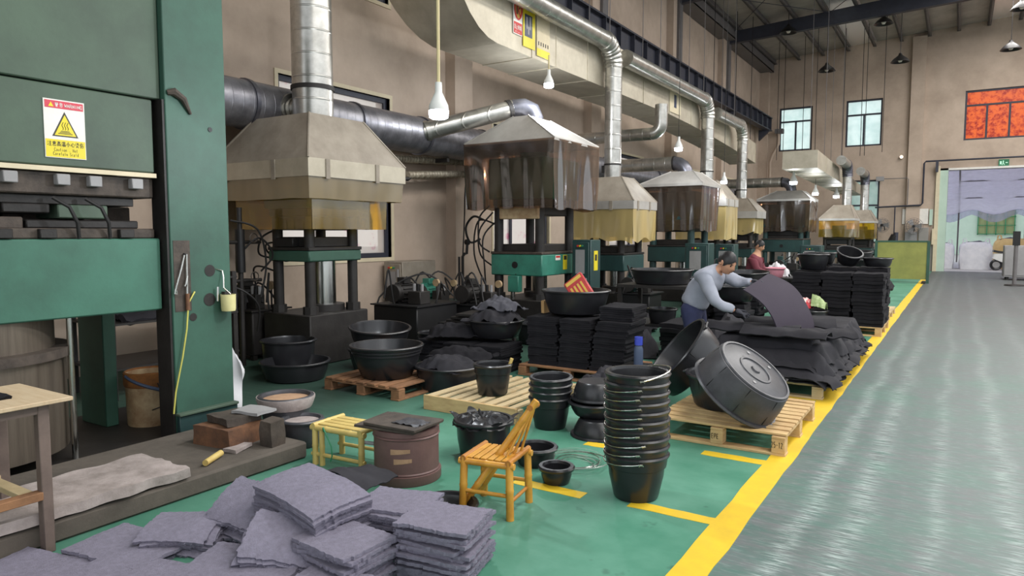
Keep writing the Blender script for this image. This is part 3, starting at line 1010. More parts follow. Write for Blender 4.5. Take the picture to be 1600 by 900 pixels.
c_ = MB().bx(0.0065, 0.011, -0.03, 0.02, 0.36, 0.5).box((0.009, 0.045, 0.45), (0.004, 0.09, 0.02), Matrix.Rotation(0.6, 3, 'X'))
c_.build('cigarette_mark', 'iron_rust', ns)


def strokes(parent, glyphs, x, y0, z0, h, w, gap, mt, name='lettering', th=0.012):
    """block lettering: each glyph a list of strokes (a,b,c,d) in a 0..1 cell, y to the right, z up"""
    m_ = MB()
    y = y0
    for gl_ in glyphs:
        for (a, b, c2, d2) in gl_:
            p, q = Vector((x, y + a * w, z0 + b * h)), Vector((x, y + c2 * w, z0 + d2 * h))
            dv = (q - p)
            nrm = Vector((0, -dv.z, dv.y))
            if nrm.length < 1e-6:
                continue
            nrm = nrm.normalized() * th / 2
            m_.add([p - nrm, q - nrm, q + nrm, p + nrm], [(0, 1, 2, 3)])
        y += w + gap
    return m_.build(name, mt, parent)


# strokes of the characters that are legible on the signs
G = {
    '注': [(.08, .9, .2, .78), (.02, .65, .15, .55), (.02, .1, .2, .4), (.6, .98, .68, .86), (.35, .78, .95, .78), (.65, .78, .65, .08), (.4, .45, .9, .45), (.3, .08, 1, .08)],
    '意': [(.5, 1, .5, .9), (.15, .88, .85, .88), (.3, .82, .35, .74), (.7, .82, .65, .74), (.05, .72, .95, .72), (.25, .62, .75, .62), (.25, .62, .25, .36), (.75, .62, .75, .36), (.25, .49, .75, .49), (.25, .36, .75, .36), (.1, .25, .05, .1), (.3, .26, .35, .05), (.35, .05, .75, .05), (.75, .05, .78, .15), (.85, .25, .95, .12)],
    '高': [(.5, 1, .5, .88), (.05, .86, .95, .86), (.3, .76, .7, .76), (.3, .76, .3, .62), (.7, .76, .7, .62), (.3, .62, .7, .62), (.1, .5, .9, .5), (.1, .5, .1, .02), (.9, .5, .9, .02), (.32, .35, .68, .35), (.32, .35, .32, .15), (.68, .35, .68, .15), (.32, .15, .68, .15)],
    '温': [(.08, .9, .2, .78), (.02, .65, .15, .55), (.02, .1, .2, .4), (.4, .95, .85, .95), (.4, .95, .4, .6), (.85, .95, .85, .6), (.4, .78, .85, .78), (.4, .6, .85, .6), (.32, .45, .95, .45), (.32, .45, .32, .08), (.95, .45, .95, .08), (.53, .45, .53, .08), (.74, .45, .74, .08), (.25, .08, 1, .08)],
    '小': [(.5, 1, .5, .08), (.5, .08, .38, .15), (.28, .7, .1, .3), (.72, .7, .92, .3)],
    '心': [(.12, .6, .05, .25), (.32, .75, .35, .12), (.35, .12, .75, .12), (.75, .12, .8, .3), (.5, .9, .6, .7), (.82, .7, .95, .45)],
    '烫': [(.1, .95, .2, .85), (.05, .75, .15, .68), (.05, .5, .2, .65), (.4, .95, .8, .95), (.8, .95, .45, .75), (.45, .75, .9, .75), (.9, .75, .8, .5), (.6, .72, .45, .5), (.5, .45, .5, .25), (.5, .25, .2, .02), (.5, .25, .85, .02), (.25, .35, .3, .2), (.75, .38, .65, .22)],
    '伤': [(.3, 1, .05, .55), (.2, .75, .2, .02), (.55, 1, .4, .7), (.45, .8, .95, .8), (.35, .5, .9, .5), (.9, .5, .8, .05), (.8, .05, .65, .1), (.62, .65, .35, .05)],
    '警': [(.05, .92, .5, .92), (.18, 1, .18, .85), (.38, 1, .38, .85), (.15, .8, .45, .8), (.45, .8, .42, .6), (.15, .7, .35, .7), (.7, 1, .55, .8), (.62, .9, .95, .9), (.9, .9, .6, .6), (.65, .82, .95, .6), (.1, .5, .9, .5), (.25, .4, .75, .4), (.25, .3, .75, .3), (.3, .2, .7, .2), (.3, .2, .3, .02), (.7, .2, .7, .02), (.3, .02, .7, .02)],
    '告': [(.3, 1, .15, .75), (.25, .85, .85, .85), (.5, 1, .5, .6), (.05, .6, .95, .6), (.25, .42, .75, .42), (.25, .42, .25, .05), (.75, .42, .75, .05), (.25, .05, .75, .05)],
    '禁': [(.05, .85, .48, .85), (.27, 1, .27, .5), (.27, .8, .05, .55), (.27, .8, .45, .6), (.52, .85, .95, .85), (.74, 1, .74, .5), (.74, .8, .55, .6), (.74, .8, .95, .55), (.25, .42, .75, .42), (.08, .3, .92, .3), (.5, .3, .5, .02), (.3, .2, .12, .05), (.7, .2, .88, .05)],
    '止': [(.5, 1, .5, .05), (.5, .55, .85, .55), (.22, .6, .22, .05), (.05, .05, .95, .05)],
    '吸': [(.05, .85, .32, .85), (.05, .85, .05, .3), (.32, .85, .32, .3), (.05, .3, .32, .3), (.45, .9, .9, .9), (.55, .9, .4, .05), (.9, .9, .8, .6), (.8, .6, .95, .6), (.92, .6, .55, .05), (.55, .55, .95, .05)],
    '烟': [(.22, .98, .2, .5), (.2, .5, .05, .05), (.2, .4, .35, .2), (.05, .75, .1, .6), (.4, .75, .33, .62), (.5, .9, .95, .9), (.5, .9, .5, .05), (.95, .9, .95, .05), (.5, .05, .95, .05), (.58, .65, .88, .65), (.73, .8, .72, .5), (.72, .5, .58, .22), (.74, .5, .88, .22)],
    'W': [(0, 1, .25, 0), (.25, 0, .5, .7), (.5, .7, .75, 0), (.75, 0, 1, 1)],
    'A': [(0, 0, .5, 1), (.5, 1, 1, 0), (.2, .35, .8, .35)],
    'R': [(.05, 0, .05, 1), (.05, 1, .8, 1), (.8, 1, .8, .55), (.8, .55, .05, .55), (.4, .55, .95, 0)],
    'N': [(.05, 0, .05, 1), (.05, 1, .95, 0), (.95, 0, .95, 1)],
    'I': [(.5, 0, .5, 1)],
    'G': [(.95, .8, .7, 1), (.7, 1, .2, 1), (.2, 1, .05, .7), (.05, .7, .05, .3), (.05, .3, .2, 0), (.2, 0, .9, 0), (.9, 0, .9, .45), (.9, .45, .55, .45)],
    'C': [(.9, .8, .7, 1), (.7, 1, .25, 1), (.25, 1, .05, .7), (.05, .7, .05, .3), (.05, .3, .25, 0), (.25, 0, .7, 0), (.7, 0, .9, .2)],
    'a': [(.1, .6, .7, .6), (.7, .6, .8, 0), (.75, .35, .2, .3), (.2, .3, .1, .12), (.1, .12, .3, 0), (.3, 0, .78, .1)],
    'u': [(.1, .6, .15, .05), (.15, .05, .75, .05), (.8, .6, .8, 0)],
    't': [(.45, .95, .45, .1), (.45, .1, .75, 0), (.15, .65, .8, .65)],
    'i': [(.5, .6, .5, 0), (.5, .85, .5, .78)],
    'o': [(.15, .5, .5, .62), (.5, .62, .85, .5), (.85, .5, .85, .12), (.85, .12, .5, 0), (.5, 0, .15, .12), (.15, .12, .15, .5)],
    'n': [(.12, .6, .12, 0), (.12, .5, .7, .6), (.7, .6, .82, 0)],
    'H': [(.1, 0, .1, 1), (.9, 0, .9, 1), (.1, .5, .9, .5)],
    'S': [(.9, .9, .3, 1), (.3, 1, .1, .75), (.1, .75, .9, .3), (.9, .3, .7, 0), (.7, 0, .1, .1)],
    'r': [(.15, .6, .15, 0), (.15, .4, .75, .6)],
    'e': [(.1, .32, .85, .32), (.85, .32, .6, .6), (.6, .6, .2, .55), (.2, .55, .1, .3), (.1, .3, .3, 0), (.3, 0, .8, .05)],
    'f': [(.8, .95, .5, .9), (.5, .9, .45, 0), (.2, .6, .75, .6)],
    'l': [(.5, 1, .5, 0)],
    'd': [(.8, 1, .8, 0), (.8, .5, .3, .6), (.3, .6, .1, .3), (.1, .3, .3, 0), (.3, 0, .8, .1)],
    's': [(.8, .55, .2, .6), (.2, .6, .2, .35), (.2, .35, .8, .25), (.8, .25, .8, .05), (.8, .05, .15, 0)],
    'c': [(.8, .5, .4, .6), (.4, .6, .12, .3), (.12, .3, .4, 0), (.4, 0, .8, .1)],
    '.': [(.4, 0, .6, 0), (.4, .06, .6, .06)], ',': [(.55, .08, .4, -.1)], '!': [(.5, 1, .5, .3), (.5, .12, .5, 0)], ' ': [],
    '5': [(.85, 1, .2, 1), (.2, 1, .15, .55), (.15, .55, .7, .58), (.7, .58, .9, .3), (.9, .3, .7, 0), (.7, 0, .1, .08)],
    '2': [(.1, .8, .4, 1), (.4, 1, .85, .8), (.85, .8, .1, 0), (.1, 0, .9, 0)],
    '1': [(.3, .8, .5, 1), (.5, 1, .5, 0)], '-': [(.15, .5, .85, .5)],
    'E': [(.1, 0, .1, 1), (.1, 1, .85, 1), (.1, .5, .7, .5), (.1, 0, .85, 0)],
    'P': [(.1, 0, .1, 1), (.1, 1, .8, 1), (.8, 1, .8, .5), (.8, .5, .1, .5)],
}


def glyphs(t):
    return [G[ch] for ch in t]


strokes(ns, glyphs('禁止吸烟'), 0.0075, -0.09, 0.13, 0.075, 0.045, 0.008, 'sign_white', th=0.006)
strokes(ns, glyphs('NoSioin')[1:6], 0.0075, -0.07, 0.085, 0.025, 0.02, 0.014, 'sign_white', th=0.004)
yp = thing('yellow_poster', 'yellow poster with a dark picture beside the no-smoking poster on the duct', 'poster', (-5.885, 9.75, 4.46))
MB().bx(-0.006, 0.004, -0.15, 0.21, 0.02, 0.78).build('board', 'sign_yellow', yp)
MB().bx(0.004, 0.006, -0.11, 0.12, 0.18, 0.52).build('picture', 'sign_blue', yp)
MB().bx(0.006, 0.008, -0.07, -0.02, 0.3, 0.48).bx(0.006, 0.008, 0.03, 0.08, 0.3, 0.5).bx(0.006, 0.008, -0.02, 0.03, 0.22, 0.34).build('machine_mark', 'grey_cabinet', yp)
yp2 = thing('yellow_poster', 'faded cream and yellow poster at the duct joint', 'poster', (-5.885, 10.2, 4.42))
MB().bx(-0.006, 0.004, -0.18, 0.24, 0.0, 0.78).build('board', 'paper_cream', yp2)
MB().bx(0.004, 0.006, -0.18, 0.24, 0.64, 0.78).build('yellow_strip', 'sign_yellow', yp2)
MB().bx(0.004, 0.006, -0.18, 0.24, 0.0, 0.12).build('yellow_strip', 'sign_yellow', yp2)
m = MB()
for i in range(5):
    m.bx(0.004, 0.006, -0.14 + i * 0.075, -0.11 + i * 0.075, 0.17, 0.23)
m.build('caption_mark', 'sign_black', yp2)
yp3 = thing('cream_poster', 'small cream poster with dark strip on the far part of duct', 'poster', (-5.885, 16.6, 4.4))
MB().bx(-0.006, 0.004, -0.4, 0.35, 0.02, 0.62).build('board', 'paper_cream', yp3)
MB().bx(0.004, 0.006, -0.12, 0.05, 0.15, 0.45).build('picture', 'sign_blue', yp3)


# ------------------------------------------------------------------ round ducts
def elbow(c, d0, d1, r, n=8):
    """quarter bend: starts at c going along d0 and ends going along d1"""
    c, d0, d1 = Vector(c), Vector(d0), Vector(d1)
    return [c + d0 * (r * math.sin(a)) + d1 * (r * (1 - math.cos(a))) for a in [math.pi / 2 * k / n for k in range(n + 1)]]


def ribbed(m, pts, r, rib=0.11, n=20):
    """corrugated bend: alternate radius along a resampled path"""
    P, L = [], 0
    for i in range(len(pts) - 1):
        a, b = Vector(pts[i]), Vector(pts[i + 1])
        k = max(1, int((b - a).length / 0.022))
        for j in range(k):
            P.append(a.lerp(b, j / k))
    P.append(Vector(pts[-1]))
    rad = [r * (1 + rib * (0.5 + 0.5 * math.cos(i * math.pi / 1.6))) for i in range(len(P))]
    return m.sweep(P, rad, n)


def band(parent, c, axis, r, w=0.04, mt='galv'):
    c, ax = Vector(c), Vector(axis).normalized()
    return MB().cyl(c - ax * w / 2, c + ax * w / 2, r * 1.07, n=24).build('band', mt, parent)


def drop_pipe(label, x, y, z_hood, z_top, r, y_from, mt='spiral_z'):
    o = thing('exhaust_pipe', label, 'pipe', (x, y, z_hood))
    h = z_top - z_hood
    MB().cyl((0, 0, -0.02), (0, 0, h - 0.42), r, n=28).build('riser', mt, o)
    m_ = MB()
    ribbed(m_, elbow((0, 0, h - 0.42), (0, 0, 1), (0, -1, 0), 0.42, 10), r * 1.02)
    m_.build('elbow', 'galv', o)
    MB().cyl((0, -0.42, h), (0, y_from - y, h), r, n=24).build('run', 'spiral_y', o)
    band(o, (0, 0, h - 0.42), (0, 0, 1), r)
    band(o, (0, 0, 0.25), (0, 0, 1), r, 0.03, 'iron_dark')
    band(o, (0, -0.42, h), (0, 1, 0), r)
    MB().bx(-r - 0.05, -r + 0.03, -0.05, 0.05, 0.1, 0.24).build('damper_lever', 'iron_dark', o)
    return o


drop_pipe('thick exhaust pipe with ribbed elbow down to the middle yellow-skirted hood', -5.7, 12.6, 2.62, 5.12, 0.16, 4.0)
drop_pipe('exhaust pipe with ribbed elbow onto the hood behind the worker', -5.68, 18.5, 2.92, 4.98, 0.165, 13.1)
drop_pipe('farthest exhaust pipe with ribbed elbow at the end of the large duct', -5.6, 21.7, 2.6, 4.75, 0.15, 19.0)
p1 = thing('exhaust_pipe', 'tall straight spiral exhaust pipe rising from the nearest hood', 'pipe', (-6.78, 6.12, 2.9))
MB().cyl((0, 0, 0), (0, 0, 4.2), 0.245, n=32).build('riser', 'spiral_z', p1)
band(p1, (0, 0, 0.42), (0, 0, 1), 0.245, 0.05, 'iron_dark')
MB().cyl((-0.6, 0.0, 0.2), (-0.2, 0.0, 0.2), 0.13, n=20).build('side_stub', 'spiral_x', p1)
band(p1, (-0.3, 0.0, 0.2), (1, 0, 0), 0.14, 0.05)
MB().box((-0.29, 0.0, 0.42), (0.05, 0.08, 0.2), Matrix.Rotation(0.3, 3, 'Y')).box((-0.24, -0.06, 0.2), (0.12, 0.05, 0.06)).build('damper_lever', 'iron_dark', p1)

wp = thing('wall_exhaust_pipe', 'large dark spiral exhaust pipe running along the left wall', 'pipe', (-7.42, 0, 3.12))
MB().cyl((0, 3.0, 0), (0, 10.6, 0), 0.29, n=32).build('run', 'spiral_dark_y', wp)
MB().cyl((0, 10.6, 0), (0, 28.0, 0), 0.27, n=28).build('run', 'spiral_dark_y', wp)
for y in (5.6, 7.4, 8.9, 10.6, 13.2, 16, 19, 22):
    band(wp, (0, y, 0), (0, 1, 0), 0.29, 0.05, 'galv_dark')
for y in (6.3, 9.6, 13, 17, 21, 25):
    MB().bx(-0.6, 0.05, y - 0.03, y + 0.03, -0.36, -0.3).build('bracket', 'iron_dark', wp)


def branch(label, y, x0, x1, z, r, z_end):
    o = thing('branch_pipe', label, 'pipe', (0, y, 0), 0, 'branch pipes from the wall pipe to the hoods')
    MB().cyl((x0, 0, z), (x1 - 0.3, 0, z), r, n=24).build('run', 'spiral_x', o)
    m_ = MB()
    m_.sweep(elbow((x1 - 0.3, 0, z), (1, 0, 0), (0, 0, -1), 0.3, 4), r, 24)
    m_.build('elbow', 'galv_dark', o)
    MB().cyl((x1, 0, z - 0.3), (x1, 0, z_end), r, n=24).build('drop', 'spiral_z', o)
    band(o, (x0 + 0.1, 0, z), (1, 0, 0), r, 0.05)
    band(o, (x1 - 0.3, 0, z), (1, 0, 0), r, 0.04, 'iron_dark')
    return o


bd = thing('branch_pipe', 'light spiral branch pipe to the hood with the big brown curtain', 'pipe', (0, 0, 0), 0, 'branch pipes from the wall pipe to the hoods')
MB().cyl((-7.3, 8.7, 3.12), (-6.3, 9.95, 3.6), 0.145, n=24).build('run', 'spiral_x', bd)
MB().sweep([(-6.3, 9.95, 3.6), (-6.15, 10.06, 3.62), (-6.04, 10.13, 3.56), (-6.0, 10.15, 3.44), (-6.0, 10.15, 3.3)], 0.148, 20).build('elbow', 'galv_dark', bd)
MB().cyl((-7.22, 8.8, 3.158), (-7.18, 8.85, 3.178), 0.165, n=24).build('band', 'galv', bd)
MB().cyl((-6.36, 9.875, 3.57), (-6.32, 9.925, 3.59), 0.158, n=24).build('band', 'iron_dark', bd)
branch('branch pipe with elbow above the pale hood behind the middle riser', 16.2, -7.2, -5.45, 3.2, 0.16, 2.8)
branch('far branch pipe with elbow to the hood over the rear press', 24.7, -7.2, -4.75, 3.25, 0.16, 2.85)
b4 = thing('cross_pipe', 'plain round pipe crossing under the large duct behind the middle riser', 'pipe', (0, 14.1, 0))
MB().cyl((-7.2, 0, 3.62), (-5.5, 0, 3.62), 0.13, n=20).build('run', 'spiral_x', b4)
MB().sweep(elbow((-5.5, 0, 3.62), (1, 0, 0), (0, 0, 1), 0.2, 5) + [(-5.3, 0, 4.2)], 0.13, 20).build('elbow', 'galv', b4)
b5 = thing('side_branch_pipe', 'short fat ribbed branch from the wall pipe to the nearest hood pipe', 'pipe', (0, 6.12, 3.1))
MB().cyl((-7.3, 0, 0), (-7.12, 0, 0), 0.2, n=24).build('run', 'spiral_x', b5)

for k, (zz, y0, y1, lab) in enumerate(((2.72, 8.0, 10.3, 'upper foil-wrapped hose along the left wall below the big pipe'), (2.5, 8.9, 10.3, 'lower foil-wrapped hose along the left wall'))):
    o = thing('wrapped_hose', lab, 'hose', (-7.68, 0, zz), 0, 'foil-wrapped hoses')
    m_ = MB()
    ribbed(m_, [(0, y0, 0), (0, y1, 0.12), (0.15, y1 + 0.3, 0.12), (0.6, y1 + 0.45, 0.0)], 0.055, 0.25, 10)
    m_.build('wrap', 'insul_wrap', o)
    MB().sweep([(0.02, y0 - 0.8, -0.12), (0.02, y0, -0.06), (0.0, y0 + 0.1, 0.0)], 0.035, 8).build('bare_end', 'cord_black', o)


# ------------------------------------------------------------------ hoods with film skirts
def skirt(parent, x0, x1, y0, y1, z0, z1, mt, folds=0.03, taper=0.0, seed=0.0, name='film_curtain', sides='lfrb', ragged=0.03):
    """hanging film, one sheet for each side, with vertical folds that grow downwards"""
    S = {'f': ((x0, y0), (x1, y0), (0, -1)), 'r': ((x1, y0), (x1, y1), (1, 0)), 'b': ((x1, y1), (x0, y1), (0, 1)), 'l': ((x0, y1), (x0, y0), (-1, 0))}
    cx, cy = (x0 + x1) / 2, (y0 + y1) / 2
    for s_ in sides:
        a, b, nn = S[s_]
        L = math.hypot(b[0] - a[0], b[1] - a[1])
        nu = int(L / 0.03)
        nv = 7
        m_ = MB()
        vs_, fs = [], []
        for i in range(nu + 1):
            u = i / nu
            for j in range(nv + 1):
                v = j / nv
                x, y = lerp(a[0], b[0], u), lerp(a[1], b[1], u)
                k = taper * v
                x, y = lerp(x, cx, k), lerp(y, cy, k)
                w = noise.noise((u * L * 4.0 + seed, seed * 1.7 + ord(s_), v * 0.5)) + 0.15 * noise.noise((u * L * 10 + seed, 3.1, v * 0.8))
                e = folds * w * (0.15 + v)
                zz = z1 - (z1 - z0 + ragged * noise.noise((u * L * 2.5, seed + 9, 1))) * v
                vs_.append((x + nn[0] * e, y + nn[1] * e, zz))
        for i in range(nu):
            for j in range(nv):
                fs.append((i * (nv + 1) + j, i * (nv + 1) + j + 1, (i + 1) * (nv + 1) + j + 1, (i + 1) * (nv + 1) + j))
        m_.add(vs_, fs)
        m_.build(name, mt, parent, angle=180)


def hood(label, x0, x1, y0, y1, zr0, zr1, zt, tx0, tx1, ty0, ty1, mt, rim_mt, straps=0):
    o = thing('exhaust_hood', label, 'hood', ((x0 + x1) / 2, (y0 + y1) / 2, zr0))
    ox, oy, oz = o.location

    def L(ring):
        return [(p[0] - ox, p[1] - oy, p[2] - oz) for p in ring]
    A, B = rect(x0, x1, y0, y1, zr1), rect(tx0, tx1, ty0, ty1, zt)
    for k in range(4):
        k2 = (k + 1) % 4
        MB().add(L([A[k], A[k2], B[k2], B[k]]) + [(p[0] * 0.985, p[1] * 0.985, p[2] - 0.012) for p in L([A[k], A[k2], B[k2], B[k]])],
                 [(0, 1, 2, 3), (7, 6, 5, 4), (0, 4, 5, 1), (2, 6, 7, 3), (1, 5, 6, 2), (3, 7, 4, 0)]).build('canopy_panel', mt, o)
        MB().cyl(L([A[k]])[0], L([B[k]])[0], 0.014, n=6).build('corner_seam', mt, o)
    MB().add(L(B), [(0, 1, 2, 3)]).build('top_plate', mt, o)
    t = 0.012
    for (a0, a1, b0, b1) in ((x0, x1, y0, y0 + t), (x0, x1, y1 - t, y1), (x0, x0 + t, y0 + t, y1 - t), (x1 - t, x1, y0 + t, y1 - t)):
        MB().bx(a0 - ox, a1 - ox, b0 - oy, b1 - oy, 0, zr1 - oz).build('rim_panel', rim_mt, o)
    for k in range(straps):
        f = (k + 0.35) / straps
        MB().bx(lerp(x0, x1, f) - ox - 0.03, lerp(x0, x1, f) - ox + 0.03, y0 - oy - 0.012, y0 - oy + 0.002, -0.02, zr1 - oz).build('strap', mt, o)
        MB().bx(x1 - ox - 0.002, x1 - ox + 0.012, lerp(y0, y1, f) - oy - 0.03, lerp(y0, y1, f) - oy + 0.03, -0.02, zr1 - oz).build('strap', mt, o)
    return o


h1 = hood('wide grey exhaust hood with yellow film skirt nearest the big green press', -7.75, -6.0, 5.33, 6.92, 2.18, 2.38, 2.92, -7.22, -6.27, 5.6, 6.45, 'hood_metal', 'galv_dull', 2)
skirt(h1, -0.86, 0.86, -0.78, 0.78, -0.24, 0.06, 'film_smoke', 0.008, 0.03, 3.0, 'inner_skirt', 'lfrb', 0.01)
skirt(h1, -0.6, 0.74, -0.64, 0.6, -0.58, 0.0, 'film_yellow', 0.03, 0.02, 1.0, 'film_curtain', 'lfrb', 0.01)
h2 = hood('pale exhaust hood with a long brown film curtain over the green four-column press', -6.87, -5.2, 9.38, 10.92, 2.96, 3.0, 3.42, -6.12, -5.85, 9.7, 10.4, 'hood_pale', 'hood_pale')
skirt(h2, -0.84, 0.84, -0.78, 0.78, -1.02, 0.03, 'film_brown', 0.06, 0.03, 5.0, ragged=0.06)
h3 = hood('grey exhaust hood with amber film skirt under the thick elbowed pipe', -6.38, -5.0, 11.98, 13.15, 2.0, 2.15, 2.62, -6.0, -5.4, 12.35, 12.9, 'hood_metal', 'hood_pale', 2)
skirt(h3, -0.68, 0.68, -0.57, 0.57, -0.58, 0.08, 'film_amber', 0.04, 0.02, 7.0, ragged=0.14)
h4 = hood('grey exhaust hood with amber film skirt right behind the bending worker', -6.33, -5.0, 17.95, 19.1, 2.25, 2.43, 2.92, -6.0, -5.35, 18.25, 18.8, 'hood_metal', 'hood_pale', 2)
skirt(h4, -0.65, 0.65, -0.56, 0.56, -0.85, 0.05, 'film_amber', 0.05, 0.02, 11.0, ragged=0.15)
h5 = hood('small grey exhaust hood with steel rim under the farthest elbowed pipe', -6.1, -4.98, 21.1, 22.2, 2.0, 2.2, 2.6, -5.75, -5.35, 21.45, 21.95, 'hood_metal', 'hood_pale')
skirt(h5, -0.5, 0.5, -0.5, 0.5, -0.45, 0.03, 'film_amber', 0.04, 0.02, 13.0, ragged=0.1)
h6 = hood('pale flat-topped exhaust hood half hidden between the two amber-skirted hoods', -6.35, -4.85, 15.5, 16.9, 2.62, 2.68, 2.98, -5.72, -5.2, 15.9, 16.5, 'hood_pale', 'hood_pale')
skirt(h6, -0.74, 0.74, -0.68, 0.68, -1.0, 0.03, 'film_brown', 0.07, 0.06, 17.0, ragged=0.08)
h7 = hood('pale exhaust hood with brown film curtain over the far rear press', -5.7, -4.05, 24.0, 25.5, 2.6, 2.66, 2.95, -5.15, -4.4, 24.4, 25.1, 'hood_pale', 'hood_pale')
skirt(h7, -0.82, 0.82, -0.74, 0.74, -0.98, 0.03, 'film_brown', 0.07, 0.05, 19.0, ragged=0.06)
h8 = hood('far grey exhaust hood with bright yellow film skirt before the far wall', -4.0, -2.9, 25.4, 26.7, 1.98, 2.05, 2.5, -3.6, -3.1, 25.8, 26.3, 'hood_metal', 'hood_pale')
skirt(h8, -0.54, 0.54, -0.64, 0.64, -0.55, 0.03, 'film_yellow', 0.03, 0.0, 23.0)
h9 = hood('last grey exhaust hood with yellow film skirt beside the lower far window', -3.75, -2.7, 29.6, 30.8, 1.95, 2.02, 2.45, -3.4, -2.95, 30.0, 30.5, 'hood_metal', 'hood_pale')
skirt(h9, -0.5, 0.5, -0.58, 0.58, -0.6, 0.03, 'film_yellow', 0.03, 0.0, 29.0)
for (x, y, zh, lab) in ((-3.25, 26.05, 2.45, 'first small riser pipe with elbow from the far duct'), (-3.15, 30.25, 2.42, 'second small riser pipe with elbow from the far duct')):
    o = thing('exhaust_pipe', lab, 'pipe', (x, y, zh), 0, 'small risers of the far duct')
    MB().cyl((0, 0, 0), (0, 0, 1.0), 0.15, n=20).build('riser', 'spiral_z', o)
    m_ = MB()
    ribbed(m_, elbow((0, 0, 1.0), (0, 0, 1), (0, -1, 0), 0.38, 8), 0.155, n=16)
    m_.build('elbow', 'galv_dark', o)
    MB().cyl((0, -0.38, 1.38), (0, -1.6, 1.4), 0.15, n=20).build('run', 'galv', o)

# ------------------------------------------------------------------ hanging LED bulbs
def led_bulb(x, y, z, ztop, label, s=1.0, cord='cord_cream'):
    o = thing('hanging_bulb', label, 'bulb', (x, y, z), 0, 'lit LED bulbs')
    MB().lathe([(0.0, 0.0), (0.05 * s, 0.002), (0.068 * s, 0.012), (0.072 * s, 0.06 * s)], 20).build('diffuser', 'bulb_glow', o)
    MB().lathe([(0.072 * s, 0.06 * s), (0.068 * s, 0.1 * s), (0.045 * s, 0.15 * s), (0.026 * s, 0.19 * s), (0.024 * s, 0.26 * s), (0.0, 0.262 * s)], 20).build('bulb_body', 'white_paint', o)
    pd = bpy.data.lights.new('bulb_light', 'POINT')
    pd.energy = 55 if y < 12 else 14
    pd.color = (0.9, 0.95, 1.0)
    pd.shadow_soft_size = 0.06
    po = bpy.data.objects.new('bulb_light', pd)
    COL.objects.link(po)
    po.parent = o
    po.location = (0, 0, -0.08)
    MB().cyl((0, 0, 0.255 * s), (0, 0, ztop - z), 0.012 if cord == 'cord_cream' else 0.006, n=6).build('cord', cord, o)
    return o


led_bulb(-3.2, 4.06, 2.37, roofz(-3.2), 'near hanging LED bulb on a cream cord beside the large duct')
led_bulb(-5.62, 9.95, 3.86, 4.37, 'LED bulb hanging just under the near part of the large duct', 1.1)
led_bulb(-5.2, 14.9, 3.32, roofz(-5.2), 'LED bulb hanging beside the elbow of the second riser', 1.2, 'cord_black')
led_bulb(-5.0, 17.7, 2.78, roofz(-5.0), 'LED bulb hanging above the hood behind the worker', 1.1, 'cord_black')
led_bulb(-4.3, 22.6, 3.02, 3.42, 'LED bulb under the near end of the far duct', 1.5, 'cord_black')
led_bulb(-4.0, 24.6, 2.78, 3.32, 'LED bulb above the far rear press hood', 1.3, 'cord_black')
led_bulb(-3.9, 28.4, 2.85, 3.22, 'farthest LED bulb under the far duct', 1.5, 'cord_black')

# ------------------------------------------------------------------ the big green press at left
bp = thing('moulding_press', 'big green frame press with heat warning sign at left edge', 'press', (-5.4, 2.0, 0))


def PB(x0, x1, y0, y1, z0, z1):
    return MB().bx(x0 + 5.4, x1 + 5.4, y0 - 2.0, y1 - 2.0, z0, z1)


PB(-4.98, -4.8, 2.97, 3.46, 0.03, 4.6).build('column', 'press_green', bp, 0.006)
PB(-5.12, -4.8, 0.4, 0.9, 0.03, 4.6).build('column', 'press_green', bp, 0.006)
PB(-5.97, -5.6, 2.88, 2.98, 0.03, 4.6).build('column', 'press_green', bp, 0.006)
PB(-5.97, -5.6, 0.4, 0.9, 0.03, 4.6).build('column', 'press_deep', bp, 0.006)
PB(-5.97, -4.85, 0.9, 2.968, 2.5, 4.6).build('crown', 'press_green_old', bp, 0.008)
PB(-5.97, -4.86, 0.9, 2.91, 1.98, 2.49).build('head_plate', 'press_green_old', bp, 0.008)
PB(-4.9, -4.855, 0.9, 2.92, 1.945, 1.975).build('edge_strip', 'paper_cream', bp)
PB(-5.95, -4.9, 0.9, 2.92, 1.80, 1.945).build('upper_platen', 'iron_brown', bp, 0.01)
PB(-5.95, -4.95, 0.9, 2.8, 1.74, 1.8).build('heater_plate', 'iron_dark', bp, 0.005)
for i, (y0, y1, z0, z1, mt) in enumerate(((0.95, 1.95, 1.66, 1.75, 'concrete_dark'), (1.98, 2.25, 1.68, 1.74, 'iron_dark'), (2.3, 2.62, 1.65, 1.74, 'press_green_old'), (0.95, 2.1, 1.58, 1.655, 'iron_brown'), (2.12, 2.84, 1.585, 1.64, 'iron_dark'))):
    PB(-5.85, -4.93 - 0.01 * i, y0, y1, z0, z1).build('mould_block', mt, bp, 0.008)
for y in (1.25, 1.6, 1.72, 2.0, 2.3, 2.5, 2.78):
    PB(-4.91, -4.85, y - 0.04, y + 0.04, 1.86, 1.93).build('clamp', 'iron_dark' if y < 2 else 'grey_cabinet', bp, 0.005)
PB(-5.9, -5.25, 2.1, 2.94, 1.585, 1.745).build('mould_block', 'iron_brown', bp, 0.008)
PB(-5.95, -4.9, 0.9, 2.92, 1.515, 1.585).build('lower_platen', 'iron_brown', bp, 0.01)
for y in (1.3, 1.95, 2.2, 2.7):
    PB(-4.92, -4.86, y - 0.05, y + 0.05, 1.52, 1.58).build('clamp', 'iron_dark', bp, 0.005)
for y in (2.25, 2.45):
    MB().sweep([(0.5, y - 2, 1.78), (0.56, y - 1.93, 1.72), (0.55, y - 1.88, 1.62), (0.52, y - 1.86, 1.52)], 0.012, 8).build('hose', 'cord_black', bp)
PB(-5.97, -4.87, 0.9, 2.94, 1.0, 1.515).build('moving_table', 'press_green_table', bp, 0.01)
